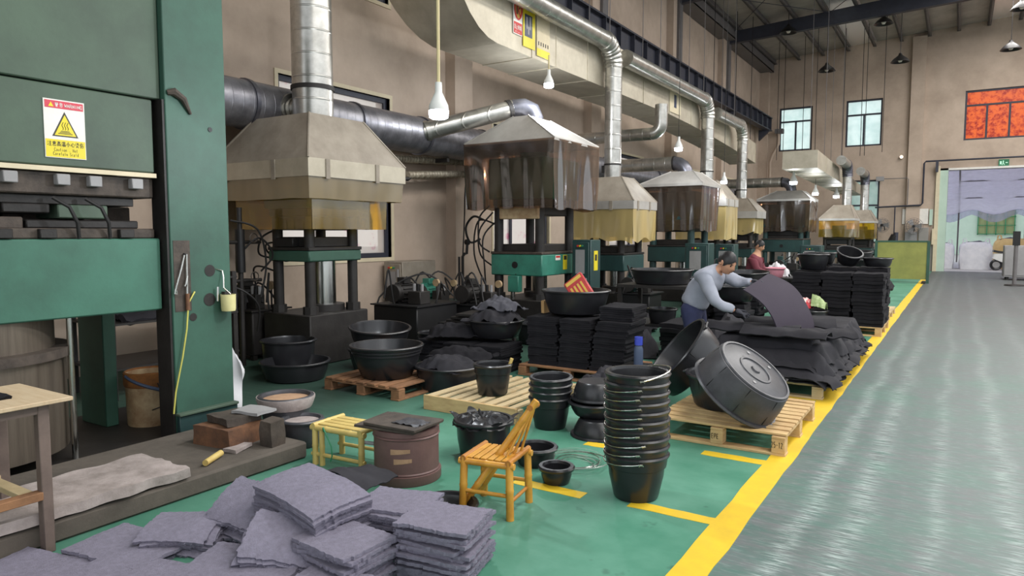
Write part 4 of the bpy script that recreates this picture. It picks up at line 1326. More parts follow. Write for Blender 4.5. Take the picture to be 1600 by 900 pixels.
PB(-4.872, -4.865, 1.2, 1.24, 1.4, 1.44).build('bolt', 'iron_dark', bp)
cyl = MB().lathe([(0.56, 0.12), (0.56, 0.78), (0.5, 0.8), (0.5, 1.0)], 40, (0, -0.1, 0)).build('ram_cylinder', 'cylinder_steel', bp)
MB().lathe([(0.6, 0.74), (0.6, 0.8)], 40, (0, -0.1, 0), cap0=True, cap1=True).build('gland_ring', 'iron_brown', cyl)
MB().cyl((0.40, 0.36, 0.03), (0.40, 0.36, 1.0), 0.02, n=12).build('guide_rod', 'chrome_rod', bp)
PB(-6.15, -4.73, 0.2, 3.5, 0.0, 0.03).build('bed_plate', 'iron_dark', bp, 0.005)
PB(-4.98, -4.81, 2.952, 2.969, 0.03, 2.5).build('gap_shade_strip', 'iron_dark', bp)  # added dark strip, stands in for the shaded gap beside the column
PB(-4.8, -4.76, 2.97, 3.46, 0.03, 0.22).build('foot_flange', 'press_deep', bp, 0.004)
PB(-4.8, -4.74, 2.96, 3.46, 0.215, 0.235).build('foot_flange', 'press_green_old', bp, 0.004)
PB(-4.803, -4.797, 2.99, 3.12, 0.98, 1.5).build('bare_patch', 'iron_brown', bp)
for (y, z, r) in ((3.28, 1.27, 0.045), (3.13, 0.93, 0.03), (3.27, 1.05, 0.05)):
    MB().lathe([(0.0, 0), (r, 0)], 14, (0.6025, y - 2.0, z), M=Matrix.Rotation(math.pi / 2, 3, 'Y')).build('soot_patch', 'iron_dark', bp)
MB().cyl((0.6, 1.32, 2.33), (0.605, 1.32, 2.33), 0.018, n=10).build('bolt_hole', 'iron_black', bp)
MB().sweep([(0.6, 0.99, 2.55), (0.62, 1.03, 2.56), (0.62, 1.1, 2.52), (0.61, 1.16, 2.42)], [0.02, 0.03, 0.025, 0.01], 8).build('paint_tear', 'iron_brown', bp)
# warning sign on the head plate
ws = thing('warning_sign', 'white and yellow hot surface warning sign on the green press', 'sign', (-4.858, 2.2, 2.03))
MB().bx(-0.003, 0.004, 0, 0.245, 0, 0.365).build('board', 'sign_white', ws)
MB().bx(0.004, 0.0055, 0.008, 0.237, 0.31, 0.357).build('red_header', 'sign_red', ws)
MB().bx(0.004, 0.0055, 0.004, 0.241, 0.004, 0.115).build('yellow_footer', 'sign_yellow', ws)
MB().prism([(0.045, 0.135), (0.2, 0.135), (0.122, 0.292)], 0.004, 0.0055, 'x').build('triangle_edge', 'sign_black', ws)
MB().prism([(0.058, 0.142), (0.187, 0.142), (0.122, 0.273)], 0.0055, 0.0065, 'x').build('triangle', 'sign_yellow', ws)
hw = MB()
for k in range(3):
    y = 0.107 + k * 0.015
    hw.sweep([(0.007, y + 0.004 * math.sin(t * 1.3), 0.178 + t * 0.008) for t in range(7)], 0.0018, 5)
for k, wd in enumerate((0.05, 0.065, 0.085)):
    hw.box((0.007, 0.122, 0.17 - k * 0.008), (0.001, wd, 0.004))
hw.build('heat_symbol', 'sign_black', ws)
MB().prism([(0.028, 0.318), (0.06, 0.318), (0.044, 0.347)], 0.0055, 0.0065, 'x').build('header_triangle', 'sign_yellow', ws)
strokes(ws, glyphs('警告'), 0.0065, 0.066, 0.32, 0.026, 0.022, 0.005, 'sign_white', th=0.0028)
strokes(ws, glyphs('WARNING'), 0.0065, 0.124, 0.322, 0.02, 0.0125, 0.003, 'sign_white', th=0.003)
strokes(ws, glyphs('注意高温小心烫伤'), 0.0065, 0.014, 0.072, 0.032, 0.0235, 0.004, 'sign_black', th=0.003)
strokes(ws, glyphs('Caution . Hot'), 0.0065, 0.052, 0.042, 0.02, 0.008, 0.003, 'sign_black', th=0.0018)
strokes(ws, glyphs('Carefuln Scald'), 0.0065, 0.045, 0.016, 0.02, 0.008, 0.003, 'sign_black', th=0.0018)

# tools and cup hanging on the column
tf = thing('wire_hook_tool', 'bent bright wire hook hanging on the green column', 'hook', (-4.785, 3.07, 1.4))
MB().sweep([(0, 0, 0), (0.004, -0.03, -0.1), (0.006, -0.085, -0.26), (0.006, -0.09, -0.285), (0.006, -0.075, -0.29), (0.006, -0.078, -0.26)], 0.005, 6).build('wire', 'chrome_rod', tf)
MB().cyl((-0.012, 0, 0), (0.012, 0, 0), 0.008, n=8).build('peg', 'iron_dark', tf)
tf = thing('scraper_tool', 'steel scraper with red-brown handle hanging on the green column', 'tool', (-4.785, 3.085, 1.4))
MB().cyl((0, 0, 0), (0.006, -0.008, -0.3), 0.006, n=6).build('shaft', 'chrome_rod', tf)
MB().sweep([(0.004, 0.0, -0.16), (0.01, -0.02, -0.22), (0.01, -0.03, -0.235)], 0.005, 6).build('barb', 'chrome_rod', tf)
MB().cyl((0.006, -0.008, -0.29), (0.006, -0.008, -0.41), 0.014, 0.016, n=10).build('handle', 'iron_rust', tf)
cu = thing('hanging_cup', 'cream plastic cup hanging by a wire hook on the green column', 'cup', (-4.74, 3.39, 0.955))
MB().lathe([(0.0, 0.004), (0.05, 0.002), (0.054, 0.02), (0.056, 0.13), (0.052, 0.13), (0.048, 0.02), (0, 0.015)], 20).build('cup_body', 'cream_plastic', cu)
MB().sweep([(0.0, 0.02, 0.13), (-0.01, -0.03, 0.18), (-0.03, -0.015, 0.26), (-0.05, -0.01, 0.31), (-0.06, -0.06, 0.325)], 0.005, 6).build('hook', 'chrome_rod', cu)
MB().sweep([(-0.03, -0.07, 0.08), (-0.03, -0.065, 0.19)], 0.008, 6).build('clip', 'chrome_rod', cu)
MB().bx(-0.04, 0.0, -0.03, 0.03, 0.125, 0.15).build('valve', 'iron_dark', cu)
yc = MB().sweep([(-4.785, 3.14, 1.12), (-4.775, 3.08, 1.04), (-4.775, 3.06, 0.85), (-4.775, 3.02, 0.65), (-4.78, 2.96, 0.4), (-4.785, 2.94, 0.24)], 0.006, 6).build('hanging_cable', 'cord_yellow')
tag(yc, 'thin yellow-green cable hanging down the green column', 'cable')

# plinth along the pit edge
pl = tag(MB().bx(-4.72, -3.76, -3.0, 3.28, 0, 0.115).build('trim_1', 'concrete_dark', None, 0.015), kind='structure')
sb = MB()
sb.sheet(lambda u, v: (-4.25 + 0.5 * v + 0.02 * noise.noise((u * 7, v * 2, 0)), 1.36 + 1.03 * u + 0.03 * noise.noise((v * 6, u * 3, 1)), 0.185 + 0.012 * noise.noise((u * 6, v * 6, 3))), 26, 10, -0.055)
o = sb.build('concrete_slab', 'concrete')
tag(o, 'broken pale concrete slab lying on the pit edge', 'slab')


def rough_block(name, label, cat, loc, d, mt, rz=0.0, group=None, sd=0):
    m_ = MB()
    n = 5
    for ax in range(3):
        for s_ in (-1, 1):
            a, b = [i for i in range(3) if i != ax]
            vs_, fs = [], []
            for i in range(n + 1):
                for j in range(n + 1):
                    p = [0, 0, 0]
                    p[ax] = s_ * d[ax] / 2
                    p[a] = (i / n - 0.5) * d[a]
                    p[b] = (j / n - 0.5) * d[b]
                    q = Vector(p)
                    q += Vector((noise.noise(q * 9 + Vector((sd, 0, 0))), noise.noise(q * 9 + Vector((0, sd, 5))), noise.noise(q * 9 + Vector((3, 0, sd))))) * 0.012
                    q.z += d[2] / 2
                    vs_.append(q)
            for i in range(n):
                for j in range(n):
                    f = (i * (n + 1) + j, (i + 1) * (n + 1) + j, (i + 1) * (n + 1) + j + 1, i * (n + 1) + j + 1)
                    fs.append(f if (s_ > 0) == (ax != 1) else f[::-1])
            m_.add(vs_, fs)
    o = m_.build(name, mt)
    o.location = loc
    o.rotation_euler = (0, 0, rz)
    return tag(o, label, cat, group)


rough_block('steel_die', 'thick rusty steel die at the bottom on the pit edge', 'die', (-4.22, 3.0, 0.115), (0.34, 0.32, 0.13), 'iron_rust', 0.1, None, 1)
rough_block('steel_die', 'flat rusty die plate lying on the thick die', 'die', (-4.22, 3.04, 0.25), (0.26, 0.26, 0.05), 'iron_brown', -0.1, None, 3)
rough_block('steel_plate', 'pale grey steel plate on top of the rusty dies', 'plate', (-4.14, 3.14, 0.302), (0.24, 0.18, 0.018), 'grey_cabinet', 0.15, None, 5)
rough_block('steel_post_block', 'upright brown steel block at front of the rusty dies', 'block', (-3.9, 3.1, 0.117), (0.11, 0.12, 0.17), 'iron_brown', 0.1, None, 7)
rough_block('steel_scrap', 'flat pale scrap piece beside the dies on the pit edge', 'scrap', (-4.0, 2.9, 0.117), (0.1, 0.17, 0.025), 'concrete', 0.2, None, 9)
sk = MB().cyl((0, -0.1, 0.022), (0, 0.1, 0.022), 0.02, 0.021, n=10).build('wood_stick', 'bamboo_pale')
sk.location = (-3.92, 2.66, 0.117)
sk.rotation_euler = (0, 0, 0.5)
tag(sk, 'short pale wooden stick lying on the pit edge', 'stick')

# cream pail under the press and rack behind it
pa = thing('paint_pail', 'stained cream metal pail with rusty rim under the press', 'pail', (-5.46, 3.16, 0.03))
pa.scale = (0.72, 0.72, 0.78)
MB().lathe([(0.0, 0.02), (0.23, 0.0), (0.235, 0.02), (0.25, 0.52), (0.255, 0.53), (0.24, 0.53), (0.225, 0.05), (0, 0.04)], 32).build('pail_body', 'pail_cream', pa)
MB().lathe([(0.252, 0.40), (0.262, 0.42), (0.262, 0.54), (0.245, 0.55), (0.235, 0.44)], 32).build('rim_band', 'rust_orange', pa)
MB().sweep([(0.262 * math.cos(a), 0.262 * math.sin(a), 0.52 - 0.02 * k) for k, a in enumerate([-1.6 + 0.2 * i for i in range(9)])], 0.018, 6).build('blue_rag_band', 'blue_tape', pa)
MB().sweep([(0.255, -0.06, 0.45), (0.262, -0.02, 0.33), (0.26, 0.05, 0.26), (0.25, 0.12, 0.22), (0.235, -0.12, 0.18)], 0.006, 6).build('bail_wire', 'iron_dark', pa)
MB().bx(0.24, 0.256, -0.012, 0.012, 0.02, 0.45).build('side_seam', 'iron_rust', pa)

rk = thing('tool_rack', 'dark steel shelf rack in the shadow behind the press', 'rack', (-6.9, 4.2, 0))
for x in (-0.35, 0.35):
    for y in (-0.75, 0.55):
        MB().bx(x - 0.025, x + 0.025, y - 0.025, y + 0.025, 0, 1.15).build('post', 'iron_dark', rk)
for z in (0.3, 0.72, 1.1):
    MB().bx(-0.38, 0.38, -0.78, 0.58, z - 0.02, z).build('shelf', 'iron_dark', rk)
for k, (x, y, z) in enumerate(((0.1, -0.4, 0.72), (-0.1, 0.1, 0.72), (0.05, -0.2, 1.1), (0.1, 0.25, 0.3))):
    o = MB().sheet(lambda u, v: (x - 6.9 + (u - 0.5) * 0.5, y + 4.2 + (v - 0.5) * 0.42, z + 0.07 + 0.05 * noise.noise((u * 4, v * 4, k * 3.0)) - 0.05 * (abs(2 * u - 1) ** 3)), 10, 8, 0.05).build('rubber_offcut', 'cloth_black')
    tag(o, ['black rubber offcut on the middle rack shelf nearest the pail', 'black rubber offcut at far end of the middle rack shelf', 'black rubber offcut on the top rack shelf', 'black rubber offcut on the lowest rack shelf'][k], 'offcut', 'offcuts on the rack')
o = MB().bx(-6.62, -6.42, 3.5, 3.85, 1.12, 1.2).build('paper_pack', 'white_cloth')
tag(o, 'pale lilac paper pack on the top of the dark rack', 'paper')

# plywood bench at the left edge
be = thing('plywood_bench', 'plywood-topped work bench at lower left edge', 'bench', (-3.9, 1.0, 0))
MB().bx(-0.3, 0.26, -0.8, 0.72, 0.735, 0.755).build('bench_top', 'plywood', be, 0.003)
for x, y in ((0.2, 0.6), (0.2, -0.7), (-0.25, -0.7)):
    MB().bx(x - 0.025, x + 0.025, y - 0.025, y + 0.025, 0 if x > 0.15 else 0.118, 0.735).build('leg', 'table_leg_paint', be, 0.004)
MB().bx(-0.275, -0.225, 0.575, 0.625, 0.118, 0.735).build('leg', 'table_leg_paint', be, 0.004)
for x in (-0.25, 0.2):
    MB().bx(x - 0.02, x + 0.02, -0.7, 0.6, 0.69, 0.735).build('apron', 'table_leg_paint', be)
MB().bx(0.17, 0.23, -0.7, 0.58, 0.27, 0.31).build('lower_rail', 'pallet_old', be, 0.003)
MB().bx(-0.27, -0.22, -0.7, 0.58, 0.27, 0.31).build('lower_rail', 'pallet_pale', be, 0.003)
MB().bx(-0.27, 0.2, 0.5, 0.56, 0.28, 0.31).build('lower_rail', 'pallet_pale', be, 0.003)
for k, (x, y, z, s_) in enumerate(((-3.98, 1.2, 0.757, 0.17), (-3.95, 1.13, 0.80, 0.12), (-3.93, 1.42, 0.757, 0.1))):
    o = MB().sheet(lambda u, v: (x + (u - 0.5) * 2 * s_, y + (v - 0.5) * 2 * s_ * 1.15, z + 0.045 + 0.02 * noise.noise((u * 5, v * 5, k * 2.0)) - 0.035 * max(abs(2 * u - 1), abs(2 * v - 1)) ** 3), 12, 12, 0.035).build('rubber_lump', 'mat_black')
    tag(o, ['large flat black rubber lump on the plywood bench', 'black rubber piece on top of the large lump on the bench', 'small black rubber piece at front of the bench'][k], 'rubber piece', 'rubber pieces on the bench')

# ------------------------------------------------------------------ four-column presses
def column_press(label, cx, cy, wx, ly, zb, zt0, zt1, zc0, zc1, mt, cmt, colr, ram=True, port=False, mould=True, base_mt='iron_dark', up_mt='iron_dark'):
    o = thing('column_press', label, 'press', (cx, cy, 0))
    hx, hy = wx / 2, ly / 2
    MB().bx(-hx - 0.05, hx + 0.05, -hy - 0.05, hy + 0.05, 0, zb).build('base', base_mt, o, 0.012)
    for a in (-1, 1):
        for b in (-1, 1):
            x, y = a * (hx - colr - 0.02), b * (hy - colr - 0.02)
            c_ = MB().cyl((x, y, zb), (x, y, zc0 + 0.02), colr, n=20).build('column', cmt, o)
            MB().cyl((x, y, zb), (x, y, zb + 0.09), colr * 1.45, n=8).build('column_nut', 'iron_dark', c_)
    tb = MB().bx(-hx, hx, -hy, hy, zt0, zt1).build('moving_table', mt, o, 0.015)
    MB().bx(-hx * 1.01, hx * 1.01, -hy * 1.01, hy * 1.01, zt1, zt1 + 0.04).build('table_plate', 'iron_brown' if port else 'iron_dark', o, 0.006)
    if port:
        MB().cyl((-0.02, -hy - 0.004, (zt0 + zt1) / 2), (-0.02, -hy + 0.03, (zt0 + zt1) / 2), 0.055, n=20).build('port', 'iron_black', tb)
        MB().cyl((0, -hy - 0.003, zt0 + 0.02), (0.0, -hy, zt0 + 0.02), 0.01, n=8).build('bolt', 'iron_dark', tb)
    if ram:
        MB().cyl((0.02, 0.12, zb), (0.02, 0.12, zt0), 0.135, n=32).build('ram', 'chrome_rod', o)
        MB().cyl((0.02, 0.12, zb), (0.02, 0.12, zb + 0.08), 0.24, n=24).build('gland', 'iron_dark', o)
    if mould:
        MB().bx(-hx * 0.75, hx * 0.75, -hy * 0.8, hy * 0.8, zt1 + 0.04, zt1 + 0.16).build('lower_mould', 'iron_dark', o, 0.01)
        MB().bx(-hx * 0.8, hx * 0.8, -hy * 0.85, hy * 0.85, zc0 - 0.26, zc0 - 0.1).build('upper_mould', 'iron_black', o, 0.01)
        MB().bx(-hx * 0.95, hx * 0.95, -hy * 0.97, hy * 0.97, zc0 - 0.1, zc0).build('upper_platen', up_mt, o, 0.01)
    MB().bx(-hx - 0.03, hx + 0.03, -hy - 0.03, hy + 0.03, zc0, zc1).build('crown', mt, o, 0.02)
    MB().cyl((0, 0, zc1), (0, 0, zc1 + 0.12), min(hx, hy) * 0.5, n=24).build('top_cylinder', mt, o)
    return o


def hose(parent, pts, r=0.012, mt='cord_black'):
    P = [Vector(p) for p in pts]
    out = []
    for i in range(len(P) - 1):
        p0, p1, p2, p3 = P[max(i - 1, 0)], P[i], P[i + 1], P[min(i + 2, len(P) - 1)]
        for k in range(6):
            t = k / 6
            out.append(0.5 * ((2 * p1) + (p2 - p0) * t + (2 * p0 - 5 * p1 + 4 * p2 - p3) * t * t + (3 * p1 - p0 - 3 * p2 + p3) * t ** 3))
    out.append(P[-1])
    return MB().sweep(out, r, 7).build('hose', mt, parent)


p2 = column_press('dark four-column press with chrome ram under the nearest hood', -6.71, 6.05, 0.72, 0.85, 0.6, 1.22, 1.35, 1.85, 2.08, 'press_green', 'iron_dark', 0.062)
for pts in (((-0.36, -0.3, 1.6), (-0.5, -0.4, 1.5), (-0.62, -0.35, 1.3), (-0.5, -0.2, 1.25), (-0.36, -0.1, 1.3)), ((-0.36, -0.2, 1.45), (-0.6, -0.25, 1.42), (-0.75, -0.1, 1.3), (-0.55, 0.0, 1.2), (-0.36, 0.05, 1.28)), ((-0.36, -0.35, 1.1), (-0.55, -0.4, 1.15), (-0.8, -0.3, 1.1), (-0.9, -0.2, 0.9))):
    hose(p2, pts)
MB().bx(-0.2, 0.1, -0.44, -0.3, 1.39, 1.5).build('valve_block', 'iron_black', p2, 0.01)
p3 = column_press('teal green four-column press under the brown film curtain', -5.98, 10.13, 0.96, 1.18, 0.5, 0.88, 1.22, 2.1, 2.75, 'press_teal', 'iron_dark', 0.075, True, True)
MB().bx(0.484, 0.487, 0.1, 0.24, 0.96, 1.2).build('warning_label', 'sign_yellow', p3)
MB().bx(0.4865, 0.4875, 0.12, 0.22, 1.12, 1.19).build('label_mark', 'sign_black', p3)
MB().bx(0.484, 0.487, -0.16, 0.0, 1.12, 1.2).build('name_plate', 'sign_white', p3)
MB().bx(0.4865, 0.488, -0.15, -0.01, 1.16, 1.19).build('label_mark', 'red', p3)
MB().bx(-0.3, 0.42, -0.62, -0.5, 1.78, 1.98).build('insulation_board', 'pail_cream', p3, 0.01)
MB().bx(-0.1, 0.1, -0.68, -0.55, 0.62, 0.88).build('pull_bracket', 'press_teal', p3, 0.01)
MB().cyl((-0.05, -0.6, 0.4), (-0.05, -0.6, 0.64), 0.035, n=12).build('pull_rod', 'chrome_rod', p3)
for pts in (((-0.5, -0.5, 1.9), (-0.7, -0.6, 1.6), (-0.75, -0.5, 1.2), (-0.55, -0.4, 1.0)), ((-0.5, -0.3, 1.8), (-0.62, -0.6, 1.5), (-0.6, -0.6, 1.0), (-0.7, -0.4, 0.5)), ((-0.5, -0.4, 1.7), (-0.8, -0.5, 1.75), (-0.95, -0.4, 1.2), (-0.8, -0.3, 0.7)), ((-0.5, -0.6, 2.0), (-0.66, -0.66, 1.8), (-0.7, -0.6, 1.4), (-0.5, -0.6, 1.25))):
    hose(p3, pts, 0.014)
p4 = column_press('deep green press standing under the middle amber-skirted hood', -5.7, 12.58, 0.95, 1.0, 0.45, 0.85, 1.15, 1.75, 1.98, 'press_deep', 'iron_dark', 0.07)
p5 = column_press('deep green press below the pale flat-topped hood behind the worker', -5.6, 16.2, 1.1, 1.2, 0.5, 0.9, 1.25, 1.85, 2.5, 'press_deep', 'press_deep', 0.08)
p6 = column_press('green press under the amber-skirted hood right behind the worker', -5.66, 18.55, 0.95, 1.0, 0.5, 0.9, 1.2, 1.75, 2.2, 'press_deep', 'iron_dark', 0.07)
p7 = column_press('teal press with port holes under the far brown-curtained hood', -4.88, 24.75, 1.3, 1.3, 0.5, 0.95, 1.35, 1.75, 2.5, 'press_deep', 'press_deep', 0.08, True, True)
p8 = column_press('small dark press under the farthest elbowed pipe hood', -5.55, 21.65, 0.85, 0.9, 0.5, 0.85, 1.1, 1.6, 1.95, 'press_deep', 'iron_dark', 0.06)
p9 = column_press('far dark press under the bright yellow film hood', -3.45, 26.05, 0.9, 1.0, 0.45, 0.75, 1.0, 1.45, 1.7, 'press_deep', 'iron_dark', 0.06)
p10 = column_press('last dark press under the farthest yellow film hood', -3.22, 30.2, 0.85, 0.95, 0.45, 0.75, 1.0, 1.4, 1.7, 'press_deep', 'iron_dark', 0.06)


# ------------------------------------------------------------------ control cabinets
def cabinet(label, x, y, w, dp, z1, mt, rz=0, z0=0.05, sticker=False):
    o = thing('control_cabinet', label, 'cabinet', (x, y, 0), rz)
    MB().bx(-w / 2, w / 2, -dp / 2, dp / 2, z0, z1).build('body', mt, o, 0.01)
    dd = MB().bx(-w / 2 + 0.03, w / 2 - 0.03, -dp / 2 - 0.02, -dp / 2, z0 + 0.05, z1 - 0.04).build('cabinet_door', mt, o, 0.006)
    MB().bx(w / 2 - 0.09, w / 2 - 0.06, -dp / 2 - 0.045, -dp / 2 - 0.02, (z0 + z1) / 2 - 0.06, (z0 + z1) / 2 + 0.08).build('handle', 'grey_cabinet', dd)
    MB().bx(-w * 0.28, w * 0.2, -dp / 2 - 0.026, -dp / 2 - 0.02, z1 - 0.55, z1 - 0.16).build('panel', 'grey_cabinet', dd)
    MB().bx(-w / 2, w / 2, -dp / 2 + 0.03, dp / 2, 0, z0).build('plinth', 'iron_dark', o)
    if sticker:
        MB().bx(w / 2, w / 2 + 0.004, -0.07, 0.07, z1 - 0.5, z1 - 0.18).build('warning_label', 'sign_yellow', o)
        MB().bx(w / 2 + 0.004, w / 2 + 0.006, -0.04, 0.04, z1 - 0.34, z1 - 0.24).build('label_mark', 'sign_black', o)
    for i in range(3):
        MB().cyl((-w * 0.15 + i * w * 0.12, -dp / 2 - 0.045, z1 - 0.1), (-w * 0.15 + i * w * 0.12, -dp / 2 - 0.02, z1 - 0.1), 0.016, n=10).build('button', ('red', 'sign_yellow', 'exit_green')[i], o)
    return o


cabinet('teal control cabinet with grey panel right of the teal press', -5.18, 10.45, 0.34, 0.36, 1.45, 'press_deep', 0, 0.05, True)
cabinet('dark green control cabinet between the middle presses', -4.6, 14.6, 0.5, 0.4, 1.35, 'press_deep')
cabinet('teal cabinet seen left of the head of the bending person', -4.7, 17.0, 0.45, 0.4, 1.3, 'press_deep')
cabinet('olive cabinet against the left wall behind the nearest press', -7.53, 5.0, 0.4, 0.5, 1.25, 'olive_sheet')
cabinet('grey-brown wall cabinet under the near window', -7.72, 9.0, 0.4, 0.85, 1.1, 'hood_metal', 0, 0.7)
cabinet('dark cabinet near the far press row', -3.7, 22.5, 0.6, 0.5, 1.2, 'press_deep')


# ------------------------------------------------------------------ hydraulic units in the clutter behind the tubs
def motor(m_o, x, y, z, r, ln, mt):
    mo = MB().cyl((x, y - ln / 2, z), (x, y + ln / 2, z), r, n=20).build('motor', mt, m_o)
    f = MB()
    for k in range(14):
        a = 2 * math.pi * k / 14
        f.box((x + math.cos(a) * r * 1.06, y, z + math.sin(a) * r * 1.06), (0.03, ln * 0.8, 0.008), Matrix.Rotation(-a, 3, 'Y'))
    f.build('cooling_fins', mt, mo)
    MB().cyl((x, y - ln / 2 - 0.06, z), (x, y - ln / 2, z), r * 0.98, n=20).build('fan_cover', 'iron_dark', mo)
    MB().bx(x - 0.07, x + 0.07, y - 0.07, y + 0.07, z + r, z + r + 0.09).build('terminal_box', mt, mo, 0.006)


def hyd_unit(label, x, y, w, l, h, mt, mmt, sd, rz=0):
    o = thing('hydraulic_unit', label, 'pump unit', (x, y, 0), rz)
    MB().bx(-w / 2, w / 2, -l / 2, l / 2, 0.06, h).build('oil_tank', mt, o, 0.015)
    MB().bx(-w / 2 - 0.03, w / 2 + 0.03, -l / 2 - 0.03, l / 2 + 0.03, h, h + 0.02).build('tank_lid', mt, o)
    for a in (-1, 1):
        for b in (-1, 1):
            MB().bx(a * w * 0.42 - 0.03, a * w * 0.42 + 0.03, b * l * 0.42 - 0.03, b * l * 0.42 + 0.03, 0, 0.06).build('foot', 'iron_dark', o)
    motor(o, -w * 0.18, -l * 0.1, h + 0.16, 0.13, 0.36, mmt)
    MB().bx(w * 0.1, w * 0.38, -l * 0.3, -l * 0.05, h + 0.02, h + 0.2).build('valve_block', 'iron_dark', o, 0.008)
    for k in range(3):
        MB().cyl((w * 0.14 + k * 0.07, -l * 0.18, h + 0.2), (w * 0.14 + k * 0.07, -l * 0.18, h + 0.3), 0.022, n=10).build('solenoid', 'iron_black' if k % 2 else 'grey_cabinet', o)
    gp = MB().cyl((w * 0.3, l * 0.2, h + 0.02), (w * 0.3, l * 0.2, h + 0.26), 0.012, n=8).build('gauge_stem', 'iron_dark', o)
    MB().cyl((w * 0.3, l * 0.2 - 0.03, h + 0.3), (w * 0.3, l * 0.2 + 0.01, h + 0.3), 0.055, n=18).build('gauge', 'pail_cream', gp)
    rr = random.Random(sd)
    for k in range(5):
        a = (rr.uniform(-w / 2, w / 2), rr.uniform(-l / 2, l / 2), h + 0.1)
        b = (rr.uniform(-w / 2, w / 2), rr.uniform(-l / 2, l / 2), h + 0.1)
        hose(o, (a, ((a[0] + b[0]) / 2 + rr.uniform(-.2, .2), (a[1] + b[1]) / 2, h + rr.uniform(0.25, 0.5)), b, (b[0] + rr.uniform(-.2, .3), b[1], h * 0.4)), 0.013)
    return o


hyd_unit('dark oil tank unit with hoses right of the nearest column press', -6.55, 7.75, 0.8, 0.9, 0.55, 'iron_black', 'iron_dark', 2)
hyd_unit('oil tank unit with teal motor near the wall pillar', -7.1, 8.95, 0.7, 0.8, 0.45, 'press_deep', 'press_teal', 5)
hyd_unit('dark oil unit with valves behind the grey cloth heap', -6.0, 8.6, 0.8, 0.6, 0.5, 'iron_black', 'iron_dark', 9)
hyd_unit('dark oil unit on floor left of the nearest column press', -7.5, 5.75, 0.6, 0.55, 0.6, 'iron_dark', 'iron_dark', 14)
hyd_unit('dark oil unit in front of the middle press', -4.75, 11.7, 0.6, 0.6, 0.5, 'iron_black', 'press_deep', 21)
hyd_unit('dark oil unit among the machines behind the worker', -4.5, 15.6, 0.7, 0.7, 0.6, 'iron_black', 'iron_dark', 25)
hyd_unit('dark oil unit before the far rear press', -4.0, 20.4, 0.8, 0.7, 0.55, 'iron_black', 'press_deep', 33)

# dark shed-like cover plates low before the near press
lc = thing('die_trolley', 'low dark die trolley with plates in the clutter', 'trolley', (-5.35, 7.6, 0))
MB().bx(-0.45, 0.45, -0.3, 0.3, 0.32, 0.38).build('deck', 'iron_black', lc, 0.006)
MB().bx(-0.4, 0.4, -0.26, 0.26, 0.1, 0.14).build('shelf', 'iron_black', lc, 0.006)
for a in (-0.4, 0.4):
    for b in (-0.25, 0.25):
        MB().bx(a - 0.02, a + 0.02, b - 0.02, b + 0.02, 0.08, 0.34).build('post', 'iron_dark', lc)
        MB().cyl((a - 0.02, b, 0.045), (a + 0.02, b, 0.045), 0.045, n=14).build('caster', 'iron_black', lc)
for k in range(3):
    MB().box((0.02 * k, 0, 0.4 + k * 0.045), (0.7 - 0.1 * k, 0.5, 0.035), 0.08 * k).build('die_plate', 'iron_dark', lc, 0.005)

# pipe frame with valves left of the near press, standing by the wall
vf = thing('valve_manifold', 'upright pipe manifold with hand valves left of the nearest press', 'manifold', (-7.05, 5.0, 0))
for y, h in ((-0.1, 1.7), (0.22, 1.85)):
    MB().cyl((0, y, 0), (0, y, h), 0.03, n=10).build('standpipe', 'iron_dark', vf)
    MB().cyl((0, y, 1.1), (0, y, 1.6), 0.055, n=12).build('cylinder', 'iron_black', vf)
for z in (1.0, 1.45):
    MB().cyl((0, -0.15, z), (0, 0.5, z), 0.022, n=8).build('cross_pipe', 'iron_dark', vf)
for z in (1.05, 1.5):
    MB().lathe([(0.05, -0.008), (0.06, 0), (0.05, 0.008), (0.044, 0)], 16, (0.08, 0.35, z), M=Matrix.Rotation(math.pi / 2, 3, 'Y')).build('hand_wheel', 'iron_brown', vf)
for k, pts in enumerate((((0, 0.2, 1.3), (0.1, 0.4, 1.5), (0.1, 0.6, 1.3), (0, 0.5, 1.1)), ((0, 0.1, 1.7), (0.15, 0.35, 1.6), (0.1, 0.5, 1.2), (0.05, 0.45, 0.8)), ((0, -0.1, 1.0), (0.2, 0.1, 0.9), (0.2, 0.3, 0.7), (0.1, 0.35, 0.4)))):
    hose(vf, pts)

# drop lamp cable and gauge pipes by the pillar
gp = thing('gauge_pipe', 'thin upright pipes with a small valve near the wall pillar', 'pipe', (-7.3, 9.9, 0))
MB().sweep([(0, 0, 0), (0, 0, 1.15), (0.0, 0.06, 1.2), (0.0, 0.12, 1.2), (0, 0.14, 1.4)], 0.025, 8).build('standpipe', 'iron_dark', gp)
MB().cyl((0, -0.1, 0), (0, -0.1, 1.15), 0.02, n=8).build('standpipe', 'iron_dark', gp)
MB().cyl((-0.03, 0.14, 1.4), (0.03, 0.14, 1.4), 0.05, n=12).build('valve', 'iron_black', gp)
hose(gp, ((0, 0.0, 1.1), (0.02, 0.03, 1.8), (0.0, 0.1, 2.4), (0.0, 0.3, 2.6)), 0.012)
hose(gp, ((0.02, 0.6, 1.8), (0.02, 0.3, 1.85), (0.0, 0.1, 1.65), (0.02, 0.2, 1.4), (0.02, 0.5, 1.45)), 0.02)

